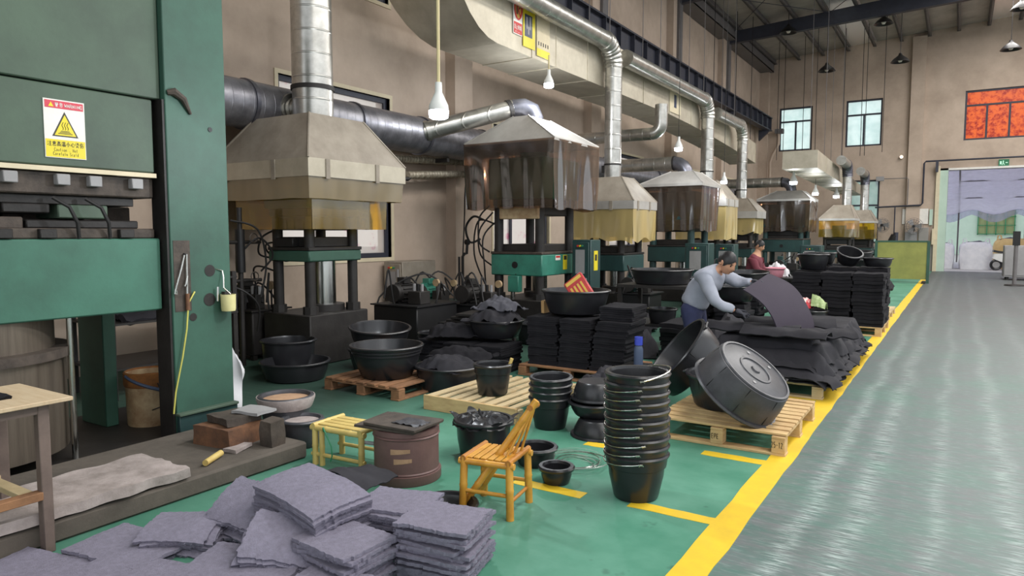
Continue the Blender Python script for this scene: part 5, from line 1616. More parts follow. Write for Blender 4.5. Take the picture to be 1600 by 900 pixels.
# ------------------------------------------------------------------ pallets
def pallet(label, x0, x1, y0, y1, along, mt, h=0.145, nb=9, gap=0.35, texts=None, sd=0):
    """deck boards run along 'x' or 'y'; three bearers of blocks below, bottom boards on the floor"""
    o = thing('pallet', label, 'pallet', ((x0 + x1) / 2, (y0 + y1) / 2, 0))
    w, l = x1 - x0, y1 - y0
    rr = random.Random(sd)
    L, W = (w, l) if along == 'x' else (l, w)

    def bx(a0, a1, b0, b1, z0, z1, nm, jit=0):
        # a along the boards, b across
        m_ = MB()
        if along == 'x':
            m_.bx(a0, a1, b0, b1, z0, z1)
        else:
            m_.bx(b0, b1, a0, a1, z0, z1)
        q = m_.build(nm, mt, o, 0.003)
        if jit:
            q.rotation_euler = (0, 0, rr.uniform(-jit, jit))
        return q
    t = 0.02
    pitch = W / nb
    for i in range(nb):
        b = -W / 2 + pitch * (i + 0.5)
        bw = pitch * (1 - gap) / 2 + rr.uniform(-0.004, 0.004)
        bx(-L / 2, L / 2, b - bw, b + bw, h - t + rr.uniform(-0.002, 0.002), h, 'deck_board', 0.006)
    for a in (-L / 2 + 0.05, 0, L / 2 - 0.05):
        bx(a - 0.045, a + 0.045, -W / 2, W / 2, h - 2 * t, h - t - 0.002, 'stringer')
        for b in (-W / 2 + 0.05, 0, W / 2 - 0.05):
            bx(a - 0.045, a + 0.045, b - 0.05, b + 0.05, t, h - 2 * t, 'block')
    for b in (-W / 2 + 0.05, 0, W / 2 - 0.05):
        bx(-L / 2, L / 2, b - 0.05, b + 0.05, 0, t, 'bottom_board')
    return o


P1 = pallet('clean pale pallet under the big leaning tubs beside the yellow line', -1.92, -0.96, 5.05, 6.25, 'x', 'pallet_wood', 0.16, 10, 0.3, sd=1)
# stencils on the front blocks
def stencil(parent, txt, x0, y, z0, h, w, mt):
    m_ = MB()
    x = x0
    for ch in txt:
        for (a, b, c2, d2) in G[ch]:
            p, q = Vector((x + a * w, y, z0 + b * h)), Vector((x + c2 * w, y, z0 + d2 * h))
            dv = q - p
            nn = Vector((-dv.z, 0, dv.x))
            if nn.length < 1e-6:
                continue
            nn = nn.normalized() * 0.002
            m_.add([p - nn, p + nn, q + nn, q - nn], [(0, 1, 2, 3)])
        x += w * 1.35
    return m_.build('stencil_mark', mt, parent)


stencil(P1, 'EPE', -0.035, -0.6025, 0.06, 0.035, 0.014, 'sign_black')
stencil(P1, '25-12', 0.385, -0.6025, 0.06, 0.04, 0.012, 'sign_black')
P2 = pallet('pale slatted pallet under the single bucket with a stick', -3.95, -2.98, 4.78, 5.9, 'y', 'pallet_pale', 0.13, 8, 0.42, sd=2)
MB().bx(-0.485, 0.485, -0.58, -0.555, 0.0, 0.13).build('front_board', 'pallet_wood', P2, 0.003)
P3 = pallet('old dark pallet under the large black tub', -5.3, -4.32, 4.85, 5.85, 'y', 'pallet_old', 0.13, 7, 0.3, sd=3)
P4 = pallet('pallet under the near black fabric heap beside the yellow line', -2.05, -1.02, 7.0, 8.3, 'x', 'pallet_pale', 0.14, 8, 0.35, sd=4)
P5 = pallet('pallet under the second black fabric heap', -2.05, -1.02, 8.6, 9.8, 'x', 'pallet_pale', 0.14, 8, 0.35, sd=5)
P6 = pallet('pallet under the tall far sheet stacks at the aisle', -2.25, -0.93, 11.8, 13.1, 'x', 'pallet_wood', 0.14, 8, 0.35, sd=6)
P7 = pallet('pallet farther on beside the aisle under dark sheets', -2.3, -1.0, 14.2, 15.5, 'x', 'pallet_pale', 0.14, 8, 0.35, sd=7)
P8 = pallet('pallet under the three tall mat stacks', -4.05, -2.85, 6.5, 7.45, 'x', 'pallet_old', 0.12, 7, 0.3, sd=8)


# ------------------------------------------------------------------ tubs and buckets
def tub(label, loc, rt, rb, h, rot=(0, 0, 0), group=None, mt='rubber', rings=0, cat='tub', oval=1.0, bottom_ring=False, seams=0, name='rubber_tub', handles=False):
    o = thing(name, label, cat, loc, 0, group)
    o.rotation_euler = rot
    t = 0.012
    n = 40
    prof = [(0.0, 0.0), (rb * 0.93, 0.0), (rb, 0.012), (lerp(rb, rt, 0.55), h * 0.5), (rt - 0.012, h - 0.03), (rt - 0.012, h - 0.012), (rt - 0.022, h - 0.012), (lerp(rb, rt, 0.5) - t, h * 0.5), (rb - t, t + 0.01), (rb * 0.9, t), (0.0, t)]
    MB().lathe(prof, n, sy=oval).build('tub_body', mt, o)
    MB().lathe([(rt - 0.022, h - 0.016), (rt + 0.006, h - 0.02), (rt + 0.012, h - 0.006), (rt + 0.004, h + 0.004), (rt - 0.016, h + 0.004), (rt - 0.022, h - 0.016)], n, sy=oval).build('rim', mt, o)
    for k in range(rings):
        z = h * (0.86 - 0.1 * k)
        r = lerp(rb, rt, z / h) + 0.002
        MB().lathe([(r - 0.006, z - 0.01), (r + 0.008, z - 0.006), (r + 0.008, z + 0.006), (r - 0.006, z + 0.01)], n, sy=oval).build('rib', mt, o)
    if bottom_ring:
        for r in (rb * 0.42, rb * 0.94):
            MB().lathe([(r - 0.012, 0.004), (r - 0.008, -0.008), (r + 0.008, -0.008), (r + 0.012, 0.004)], n).build('base_ring', 'rubber_dusty', o)
        MB().lathe([(0, -0.012), (0.03, -0.012), (0.04, 0.002)], 16).build('base_boss', 'rubber_dusty', o)
        for a, rr_ in ((0.6, 0.7), (1.5, 0.72), (4.1, 0.66)):
            MB().cyl((rb * rr_ * math.cos(a), rb * rr_ * math.sin(a), 0.002), (rb * rr_ * math.cos(a), rb * rr_ * math.sin(a), -0.006), 0.014, n=10).build('base_stud', 'grey_cabinet', o)
    for k in range(seams):
        a = 2 * math.pi * k / seams + 0.2
        p0 = Vector((math.cos(a) * (rb + 0.001), math.sin(a) * (rb + 0.001) * oval, 0.02))
        p1 = Vector((math.cos(a) * (rt - 0.01), math.sin(a) * (rt - 0.01) * oval, h - 0.03))
        MB().cyl(p0, p1, 0.004, n=5).build('mould_seam', 'iron_black', o)
    if handles:
        for s_ in (-1, 1):
            MB().sweep([(s_ * (rt - 0.005), -0.05, h - 0.01), (s_ * (rt + 0.03), -0.05, h - 0.015), (s_ * (rt + 0.03), 0.05, h - 0.015), (s_ * (rt - 0.005), 0.05, h - 0.01)], 0.01, 6).build('grip', mt, o)
    return o


def bucket_proto(rt, rb, h, label, loc, group, wire=True, tilt=25):
    o = tub(label, loc, rt, rb, h, (0, 0, 0), group, 'rubber', 0, 'bucket', name='rubber_bucket')
    MB().lathe([(lerp(rb, rt, 0.72) - 0.003, h * 0.70), (lerp(rb, rt, 0.74) + 0.006, h * 0.72), (rt + 0.003, h * 0.96), (rt - 0.008, h * 0.97)], 40).build('collar', 'rubber', o)
    if wire:
        a = R(tilt)
        pts = []
        for k in range(13):
            b = math.pi * k / 12
            r = rt + 0.012
            pts.append((r * math.cos(b), -r * math.sin(b) * math.cos(a), h - 0.022 + r * math.sin(b) * math.sin(a)))
        w = MB().sweep(pts, 0.0035, 6).build('wire_handle', 'chrome_rod', o)
        for s_ in (-1, 1):
            MB().sweep([(s_ * (rt + 0.004), 0.012, h - 0.03), (s_ * (rt + 0.016), 0.006, h - 0.02), (s_ * (rt + 0.014), -0.012, h - 0.022), (s_ * (rt + 0.004), -0.01, h - 0.032)], 0.006, 6).build('wire_end', 'chrome_rod', o)
    return o


BG = 'nested buckets in the tall stack'
bk0 = bucket_proto(0.182, 0.132, 0.27, 'bottom bucket of the tall nested stack, its body fully showing', (-1.56, 3.83, 0), BG, True, -8)
bk0.rotation_euler = (0, 0, R(-60))
ords = ['second', 'third', 'fourth', 'fifth', 'sixth', 'seventh', 'eighth', 'ninth']
for k in range(1, 10):
    lab = 'topmost open bucket of the tall nested stack, its handle raised' if k == 9 else ords[k - 1] + ' bucket from the floor in the tall nested stack'
    c_ = copy_tree(bk0, (-1.56 + rnd.uniform(-.003, .003), 3.83 + rnd.uniform(-.003, .003), k * 0.053), (0, 0, R(-60 + rnd.uniform(-6, 6))), lab, BG)
for ch in c_.children:
    if ch.name.startswith('wire_handle'):
        a = R(14)
        pts = []
        for k in range(13):
            b = math.pi * k / 12
            pts.append((0.194 * math.cos(b), 0.194 * math.sin(b) * math.cos(a), 0.248 + 0.194 * math.sin(b) * math.sin(a)))
        ch.data = MB().sweep(pts, 0.0045, 6).mesh('wire_handle', 'chrome_rod')

BG2 = 'nested buckets in the short stack'
b2 = bucket_proto(0.165, 0.125, 0.25, 'bottom bucket of the short nested stack by the slatted pallet', (-2.72, 4.86, 0), BG2, False)
for k, lab in enumerate(('second bucket from the floor in the short nested stack', 'third bucket from the floor in the short nested stack', 'top bucket of the short nested stack')):
    copy_tree(b2, (-2.72 + 0.006 * k, 4.86, 0.055 * (k + 1)), (0.02 * k, 0, 0), lab, BG2)
sb_ = bucket_proto(0.165, 0.13, 0.27, 'single black bucket with a wooden stick on the slatted pallet', (-3.45, 5.12, 0.132), 'loose buckets', False)
o = MB().cyl((-3.37, 5.16, 0.2), (-3.30, 5.2, 0.45), 0.014, 0.016, n=10).build('wood_stick', 'bamboo_pale')
tag(o, 'wooden stick standing in the single bucket', 'stick')

tub('large open black tub with double rim on the old pallet', (-4.78, 5.2, 0.13), 0.36, 0.25, 0.32, (0, 0, 0), 'floor tubs', rings=2)
tub('low wide black tub on the floor behind the cement bucket', (-5.95, 5.05, 0), 0.36, 0.3, 0.2, (0, 0, 0), 'floor tubs')
tub('wide black tub under the tilted tub at the press foot', (-5.62, 6.0, 0), 0.36, 0.3, 0.24, (0, 0, 0), 'floor tubs')
tub('tilted black tub lying on another tub before the press', (-5.62, 6.0, 0.26), 0.35, 0.28, 0.22, (R(3), R(5), 0), 'floor tubs')
tub('black tub stacked at left before the near column press', (-6.35, 5.3, 0.0), 0.3, 0.25, 0.36, (0, 0, 0), 'floor tubs')
tub('small tall black pot behind the cloth-filled tub', (-5.45, 6.75, 0.0), 0.17, 0.14, 0.34, (0, 0, 0), 'floor tubs', rings=1)
tub('wide black tub filled with black cloth beside the old pallet', (-4.28, 5.55, 0), 0.33, 0.27, 0.24, (0, 0, 0), 'floor tubs')
tub('black tub heaped with grey cloth on the mat stacks', (-4.5, 6.75, 0.36), 0.32, 0.26, 0.2, (0, 0, 0), 'floor tubs')
tub('big oval black tub holding the red packet on the tall mat stacks', (-3.62, 7.05, 0.66), 0.38, 0.3, 0.26, (0, 0, 0), 'floor tubs')
TG = 'big tubs on the clean pallet'
tub('big upright tub standing on the clean pallet under the leaning one', (-1.5, 5.72, 0.16), 0.37, 0.31, 0.26, (0, 0, 0), TG, seams=8, handles=True)


def aim(n):
    """rotation that turns +z to direction n"""
    return Vector((0, 0, 1)).rotation_difference(Vector(n).normalized()).to_euler()


nB = Vector((0.62, -0.10, 0.78)).normalized()
discB = Vector((-1.23, 5.28, 0.55))
tub('upturned tub leaning with its round base facing the camera', discB, 0.345, 0.30, 0.25, aim(-nB), TG, 'rubber_dusty', bottom_ring=True, seams=8)
nC = Vector((-0.66, -0.36, 0.62)).normalized()
tub('tub standing on edge behind the leaning ones, opening to the left', Vector((-1.98, 6.22, 0.33)), 0.38, 0.33, 0.24, aim(nC), TG, seams=6, handles=True)
tub('small tub with loose belts behind the big tubs', (-1.6, 6.55, 0.0), 0.22, 0.19, 0.16, (0, 0, 0), TG)

tub('small black pot on the floor right of the bamboo chair', (-2.07, 3.78, 0), 0.105, 0.085, 0.105, (0, 0, 0), 'small pots', name='rubber_pot', cat='pot', rings=1)
tub('shallow black pot behind the small pot and bamboo chair', (-2.36, 4.02, 0), 0.14, 0.12, 0.12, (0, 0, 0), 'small pots', name='rubber_pot', cat='pot')
tub('upturned dark pan just behind the grey mat pile', (-2.32, 2.98, 0), 0.17, 0.12, 0.08, (0, 0, 0), 'small pots', name='rubber_pot', cat='pan')
tub('lower upturned black basin left of the tall bucket stack', (-2.3, 4.86, 0.13), 0.2, 0.15, 0.13, (math.pi, 0, 0), 'basins by the bucket stack', name='rubber_basin', cat='basin')
tub('upper upturned black basin left of the tall bucket stack', (-2.36, 4.95, 0.40), 0.19, 0.15, 0.14, (math.pi, 0, 0.0), 'basins by the bucket stack', name='rubber_basin', cat='basin')
tub('square-lipped black basin between the two upturned basins', (-2.36, 4.95, 0.14), 0.21, 0.17, 0.11, (0.05, 0, 0), 'basins by the bucket stack', name='rubber_basin', cat='basin')
for k, (x, y) in enumerate(((-2.24, 4.85), (-2.16, 4.88))):
    pass

# cement buckets near the pit edge
cb = tub('black bucket caked with dried cement near the pit edge', (-4.3, 3.55, 0.0), 0.2, 0.14, 0.32, (0, 0, 0), 'cement pails', 'rubber_dusty', name='cement_bucket', cat='bucket')
MB().lathe([(0.0, 0.3), (0.17, 0.295), (0.19, 0.29)], 28).build('cement_fill', 'dust_tan', cb)
MB().lathe([(0.192, 0.315), (0.216, 0.318), (0.218, 0.3), (0.2, 0.25), (0.19, 0.23)], 28).build('cement_crust', 'concrete', cb)
cp = tub('shallow black pan caked with cement before the cement bucket', (-4.02, 3.46, 0.0), 0.15, 0.12, 0.2, (0, 0, 0), 'cement pails', 'rubber_dusty', name='cement_pan', cat='pan')
MB().lathe([(0.0, 0.185), (0.125, 0.182), (0.135, 0.178)], 28).build('cement_fill', 'concrete', cp)
# white sack hanging at the press edge
o = MB().sheet(lambda u, v: (-5.05 + 0.06 * u + 0.02 * math.sin(v * 9), 3.52 + 0.15 * u + 0.02 * math.sin(v * 7 + u * 4), 0.02 + v * (0.62 - 0.12 * abs(u - 0.45) * 2)), 10, 16, 0.03).build('white_sack', 'white_cloth')
tag(o, 'white woven sack standing upright right of the green column', 'sack')

# ------------------------------------------------------------------ bamboo chair
def bamboo(m_, p0, p1, r, nodes=1, taper=0.95):
    p0, p1 = Vector(p0), Vector(p1)
    pts, rad = [p0], [r]
    for k in range(nodes):
        t = (k + 0.6) / (nodes + 0.2)
        q = p0.lerp(p1, t)
        d_ = (p1 - p0).normalized() * r * 0.5
        rr_ = lerp(r, r * taper, t)
        pts += [q - d_, q, q + d_]
        rad += [rr_, rr_ * 1.13, rr_]
    pts.append(p1)
    rad.append(r * taper)
    return m_.sweep(pts, rad, 12)


ch = thing('bamboo_chair', 'small honey-coloured bamboo chair before the tall bucket stack', 'chair', (-2.16, 3.24, 0), R(10))
s = 0.135
for a, b in ((-1, -1), (1, -1), (1, 1), (-1, 1)):
    q = MB()
    bamboo(q, (a * s * 1.06, b * s * 1.06, 0), (a * s, b * s, 0.32), 0.022)
    q.build('leg', 'bamboo', ch)
for b in (-1, 1):
    q = MB()
    bamboo(q, (-s - 0.03, b * s, 0.295), (s + 0.03, b * s, 0.295), 0.019)
    q.build('seat_rail', 'bamboo', ch)
    q = MB()
    bamboo(q, (-s, b * s * 1.03, 0.13), (s, b * s * 1.03, 0.13), 0.012)
    q.build('stretcher', 'bamboo', ch)
for a in (-1, 1):
    q = MB()
    bamboo(q, (a * s, -s - 0.02, 0.315), (a * s, s + 0.02, 0.315), 0.017)
    q.build('seat_rail', 'bamboo_node', ch)
    q = MB()
    bamboo(q, (a * s, -s, 0.09), (a * s, s, 0.09), 0.011)
    q.build('stretcher', 'bamboo_node', ch)
for k in range(6):
    x = -s + 0.03 + k * 0.042
    MB().box((x, 0, 0.318), (0.034, 2 * s, 0.008)).build('seat_slat', 'bamboo', ch, 0.002)
q = MB()
bamboo(q, (-0.15, -0.1, 0.04), (0.23, 0.03, 0.63), 0.02, 3)
q.build('back_pole', 'bamboo', ch)
q = MB()
bamboo(q, (-0.15, 0.11, 0.04), (0.2, 0.09, 0.6), 0.018, 3)
q.build('back_pole', 'bamboo', ch)
for k in range(3):
    q = MB()
    bamboo(q, (0.085 + 0.02 * k, -0.05 + 0.055 * k, 0.32), (0.205, 0.035 + 0.015 * k, 0.585), 0.008, 1)
    q.build('back_slat', 'bamboo', ch)
q = MB()
bamboo(q, (0.2, 0.0, 0.59), (0.2, 0.12, 0.585), 0.018, 1)
q.build('top_rail', 'bamboo_node', ch)

# low bamboo stool
so = thing('bamboo_stool', 'low pale bamboo stool behind the mats, tied with green string', 'stool', (-3.42, 3.36, 0), R(4))
for a, b in ((-1, -1), (1, -1), (1, 1), (-1, 1)):
    q = MB()
    bamboo(q, (a * 0.2, b * 0.13, 0), (a * 0.2, b * 0.13, 0.26), 0.021)
    q.build('leg', 'bamboo_pale', so)
q = MB()
bamboo(q, (-0.14, -0.13, 0.0), (-0.14, -0.13, 0.25), 0.019)
q.build('leg_brace', 'bamboo_pale', so)
for b in (-1, 1):
    for z, r in ((0.25, 0.02), (0.07, 0.013)):
        q = MB()
        bamboo(q, (-0.23, b * 0.13, z), (0.23, b * 0.13, z), r, 2)
        q.build('rail', 'bamboo_pale', so)
for a in (-1, 1):
    q = MB()
    bamboo(q, (a * 0.2, -0.15, 0.268), (a * 0.2, 0.15, 0.268), 0.018)
    q.build('rail', 'bamboo_pale', so)
for k in range(4):
    MB().box((0, -0.09 + k * 0.06, 0.272), (0.4, 0.05, 0.01)).build('seat_slat', 'bamboo_pale', so, 0.002)
MB().sweep([(-0.1, -0.155, 0.24), (-0.1, -0.16, 0.27), (-0.07, -0.155, 0.21), (-0.03, -0.16, 0.15), (-0.02, -0.165, 0.09), (-0.04, -0.16, 0.05)], 0.005, 6).build('string', 'exit_green', so)

# brown drum with steel plates on it
dr = thing('steel_drum', 'short brown steel drum between the bamboo stool and chair', 'drum', (-2.93, 3.36, 0))
MB().lathe([(0.0, 0.01), (0.215, 0.0), (0.22, 0.01), (0.22, 0.06), (0.205, 0.065), (0.205, 0.3), (0.21, 0.305), (0.21, 0.335), (0.195, 0.34), (0.0, 0.34)], 44).build('drum_shell', 'drum_brown', dr)
for z in (0.07, 0.29):
    MB().lathe([(0.206, z - 0.008), (0.213, z), (0.206, z + 0.008)], 44).build('hoop', 'drum_brown', dr)
for z0, z1, a0, a1 in ((0.2, 0.235, -1.35, -0.75), (0.14, 0.175, -1.25, -0.7)):
    m_ = MB()
    k = 8
    ring = []
    for z in (z0, z1):
        ring.append([(0.2065 * math.cos(lerp(a0, a1, i / k)), 0.2065 * math.sin(lerp(a0, a1, i / k)), z + (0.012 * i / k if z == z0 else 0)) for i in range(k + 1)])
    m_.loft(ring, closed=False)
    m_.build('label_scrap', 'dust_tan', dr)
MB().cyl((-0.2, -0.08, 0.2), (-0.3, -0.1, 0.2), 0.013, n=8).build('bolt_stub', 'grey_cabinet', dr)
for k, (x, y, z, w, l, rz, lab) in enumerate(((-2.96, 3.33, 0.342, 0.44, 0.36, 0.12, 'lower dark steel plate lying on the brown drum'), (-2.9, 3.3, 0.362, 0.4, 0.3, 0.05, 'upper dark steel plate lying on the brown drum'))):
    o = MB().box((0, 0, 0.009), (w, l, 0.017)).build('steel_plate', 'grey_cabinet' if k == 2 else 'iron_brown', None, 0.003)
    o.location = (x, y, z)
    o.rotation_euler = (0, 0, rz)
    tag(o, lab, 'plate', 'plates on the drum')
o = MB().sheet(lambda u, v: (-2.93 + 0.2 * u, 3.22 + 0.14 * v, 0.388 + 0.014 * noise.noise((u * 6, v * 6, 4.4)) - 0.006 * abs(2 * u - 1)), 10, 8, 0.003).build('rag', 'rubber_dusty')
tag(o, 'small crumpled grey scrap on the plates of the drum', 'scrap')


# bag-lined tub behind the drum
bt = tub('black tub lined with a torn black plastic bag behind the drum', (-2.74, 3.95, 0), 0.2, 0.16, 0.27, (0, 0, 0), 'floor tubs')
m_ = MB()
n = 44
rings = []
for k in range(7):
    t = k / 6
    rings.append([((0.215 - 0.2 * t + 0.02 * noise.noise((j * 0.9, t * 4, 1))) * math.cos(2 * math.pi * j / n), (0.215 - 0.2 * t + 0.02 * noise.noise((j * 0.9, t * 4, 6))) * math.sin(2 * math.pi * j / n), 0.24 + 0.05 * math.sin(t * 2.6) + 0.035 * noise.noise((j * 0.8, t * 5, 3))) for j in range(n)])
m_.loft(rings, cap1=True)
m_.build('bag_film', 'rubber', bt)
for a in (-0.5, 0.15, 0.7, 2.6, 3.4):
    c2, s2 = math.cos(a), math.sin(a)
    MB().sheet(lambda u, v: ((0.2 + 0.06 * v) * c2 - s2 * (u - 0.5) * 0.09 * (1 - v), (0.2 + 0.06 * v) * s2 + c2 * (u - 0.5) * 0.09 * (1 - v), 0.27 + 0.06 * v - 0.03 * v * v), 3, 5, 0.003).build('bag_flap', 'rubber', bt)

# coil of clear wire on the floor
wc = thing('wire_coil', 'flat coil of pale shiny wire on the floor behind the small pot', 'wire coil', (-2.13, 4.15, 0))
for k in range(9):
    r1 = 0.1 + 0.016 * k
    ph = rnd.uniform(0, 6)
    pts = []
    for j in range(28):
        a = 2 * math.pi * j / 28
        rr_ = r1 + 0.012 * math.sin(3 * a + ph)
        pts.append((rr_ * 1.0 * math.cos(a) + 0.01 * math.sin(ph), rr_ * 0.95 * math.sin(a), 0.006 + 0.004 * k + 0.005 * math.sin(2 * a + ph)))
    MB().sweep(pts, 0.004, 5, closed=True).build('loop', 'chrome_rod' if k % 2 else 'pane_pale', wc)

# ------------------------------------------------------------------ rubber mats
def mat_mesh(name, w, l, th, nu, nv, seed, mt, fray=0.012, wave=0.007, droop=0.0, fold=0.0):
    def f(u, v):
        x, y = (u - 0.5) * w, (v - 0.5) * l
        eu, ev = abs(2 * u - 1), abs(2 * v - 1)
        e = max(eu, ev)
        k = fray * noise.noise((x * 60 + seed, y * 60, seed)) if e > 0.97 else 0
        x += k * (1 if u > 0.5 else -1) + 0.008 * noise.noise((y * 7, seed, 2))
        y += k * (1 if v > 0.5 else -1) + 0.008 * noise.noise((x * 7, seed, 5))
        z = wave * noise.noise((x * 5 + 3, y * 5, 0.7)) + 0.1 * wave * noise.noise((x * 17, y * 17 + seed, 1))
        z -= droop * max(0, (u - 0.45) / 0.55) ** 2 * 1.0
        z -= fold * max(0, (0.5 - v) / 0.5) ** 2
        return (x, y, z + th)
    m_ = MB().sheet(f, nu, nv, th)
    if nu > 15:
        rr_ = random.Random(int(seed * 10))
        for k in range(150):
            t = rr_.random()
            side = k % 4
            u, v = ((t, 0), (1, t), (t, 1), (0, t))[side]
            nx, ny = ((0, -1), (1, 0), (0, 1), (-1, 0))[side]
            p = Vector(f(u, v)) - Vector((0, 0, th * rr_.uniform(0.05, 0.95)))
            ln = rr_.uniform(0.004, 0.014)
            a = rr_.uniform(-0.7, 0.7)
            d_ = Vector((nx * math.cos(a) - ny * math.sin(a), nx * math.sin(a) + ny * math.cos(a), rr_.uniform(-0.6, 0.1))) * ln
            w_ = Vector((-ny, nx, 0)) * 0.0013
            p -= Vector((nx, ny, 0)) * 0.003
            m_.add([p - w_, p + w_, p + d_ + Vector((0, 0, 0.0)), p + Vector((0, 0, 0.0018))], [(0, 1, 2), (1, 3, 2), (3, 0, 2)])
    return m_.mesh(name, mt, 50)


def mat_stack(label, group, loc, meshes, n, th, jit=0.012, yaw=0.0, tilt=(0, 0), jyaw=0.05, sd=1, lean=(0, 0), top_label=None):
    rr_ = random.Random(sd)
    out = []
    T = Matrix.Rotation(yaw, 3, 'Z') @ Matrix.Rotation(tilt[0], 3, 'X') @ Matrix.Rotation(tilt[1], 3, 'Y')
    for k in range(n):
        off = T @ Vector((rr_.uniform(-jit, jit) + lean[0] * k, rr_.uniform(-jit, jit) + lean[1] * k, k * th))
        o = inst('rubber_mat', meshes[rr_.randrange(len(meshes))], None, Vector(loc) + off)
        o.rotation_euler = (Matrix.Rotation(rr_.uniform(-jyaw, jyaw), 3, 'Z') @ T if False else T @ Matrix.Rotation(rr_.uniform(-jyaw, jyaw), 3, 'Z')).to_euler()
        c_l, rest = label.split(', ', 1)
        tag(o, top_label if (top_label and k == n - 1) else '%s mat, %s from below, %s' % (c_l, ORD[k], rest), 'mat', group)
        out.append(o)
    return out


GA = [mat_mesh('rubber_mat', 0.50, 0.33, 0.016, 30, 22, i * 3.1, 'mat_grey') for i in range(3)]
GAd = [mat_mesh('rubber_mat', 0.50, 0.33, 0.016, 30, 22, i * 3.7 + 1, 'mat_grey', droop=0.035, fold=0.02) for i in range(3)]
GB = [mat_mesh('rubber_mat', 0.36, 0.30, 0.016, 26, 22, i * 2.3 + 9, 'mat_grey', wave=0.007) for i in range(4)]
GS = [mat_mesh('rubber_mat', 0.34, 0.27, 0.016, 24, 20, i * 4.3 + 5, 'mat_grey', droop=0.02, fold=0.03) for i in range(3)]
FG = 'grey rubber mats in the foreground pile'
mat_stack('grey, in the bundle under the long top stack', FG, (-2.68, 2.36, 0.0), GA, 9, 0.0175, 0.03, 0.1, (0, 0), 0.16, 1)
mat_stack('grey, in the long drooping bundle topping the foreground pile', FG, (-2.64, 2.33, 0.17), GAd, 9, 0.0175, 0.012, -0.12, (0.02, 0.03), 0.03, 2, (0.0015, -0.001), 'topmost long grey mat of the drooping bundle in the foreground pile')
mat_stack('grey, in the right square stack of the foreground pile', FG, (-1.96, 2.5, 0.0), GB, 15, 0.0172, 0.022, 0.12, (0, 0), 0.1, 3, (0, 0), 'topmost grey mat of the right square stack near the chair')
mat_stack('grey, in the middle front stack of the foreground pile', FG, (-2.28, 2.2, 0.0), GB, 11, 0.0172, 0.018, 0.02, (0, 0), 0.12, 4, (0, 0), 'topmost grey mat of the middle front stack')
mat_stack('grey, in the rear stack behind the long drooping bundle', FG, (-2.33, 2.62, 0.0), GB, 12, 0.0172, 0.02, 0.3, (0, 0), 0.1, 5, (0, 0), 'topmost grey mat of the rear stack by the dark pan')
mat_stack('grey, in the low stack at the bottom edge of the pile', FG, (-2.08, 1.96, 0.0), GA, 6, 0.0172, 0.015, 0.15, (0, 0), 0.06, 6, (0, 0), 'topmost grey mat of the low stack at the bottom edge')
mat_stack('grey, in the low left front stack of the pile', FG, (-2.62, 1.95, 0.0), GA, 5, 0.0172, 0.02, 0.35, (0, 0), 0.1, 7, (0, 0), 'topmost grey mat of the low left front stack')
mat_stack('grey, leaning down the front of the drooping bundle', FG, (-2.56, 2.08, 0.12), GS, 4, 0.0172, 0.012, 0.55, (0.32, 0.1), 0.06, 8)
mat_stack('grey, low in the left heap of the pile', FG, (-3.05, 2.26, 0.0), GS, 8, 0.0172, 0.02, 0.2, (0, 0), 0.2, 9)
mat_stack('grey, tilted on top of the left heap', FG, (-3.02, 2.24, 0.165), GS, 2, 0.0172, 0.006, 0.1, (0.42, 0.05), 0.04, 10)
mat_stack('curled grey, at the left side of the heap', FG, (-3.2, 2.02, 0.0), GS, 7, 0.0172, 0.02, 0.5, (0.03, -0.05), 0.2, 11)
mat_stack('grey, lying flat near the plywood bench', FG, (-3.35, 1.78, 0.0), GA, 3, 0.0172, 0.03, 0.25, (0, 0), 0.2, 12)
mat_stack('grey, spread at the lower left corner', FG, (-3.02, 1.62, 0.0), GA, 3, 0.0172, 0.04, 0.5, (0, 0), 0.3, 13)
mat_stack('grey, at the very bottom left of the floor', FG, (-3.45, 1.42, 0.0), GA, 2, 0.0172, 0.04, 0.1, (0, 0), 0.3, 14)
mat_stack('grey, between the low front stacks', FG, (-2.75, 1.62, 0.0), GA, 4, 0.0172, 0.03, 0.3, (0, 0), 0.2, 15)
o = MB().sheet(lambda u, v: (-3.02 + 0.42 * u, 2.55 + 0.3 * v + 0.06 * u, 0.2 + 0.10 * math.sin(u * 3.2) * (1 - 0.5 * v) - 0.14 * (1 - u) ** 3 + 0.02 * noise.noise((u * 5, v * 5, 8))), 18, 12, 0.006).build('rubber_flap', 'cloth_black')
tag(o, 'thin black rubber flap folded behind the foreground pile', 'rubber sheet')
o = MB().lathe([(0.0, 0.13), (0.07, 0.125), (0.12, 0.095), (0.14, 0.04), (0.15, 0.0)], 28, (-3.02, 1.28, 0.0)).build('yellow_basin', 'yellow_paint')
tag(o, 'upturned yellow plastic basin cut by the lower left corner', 'basin')

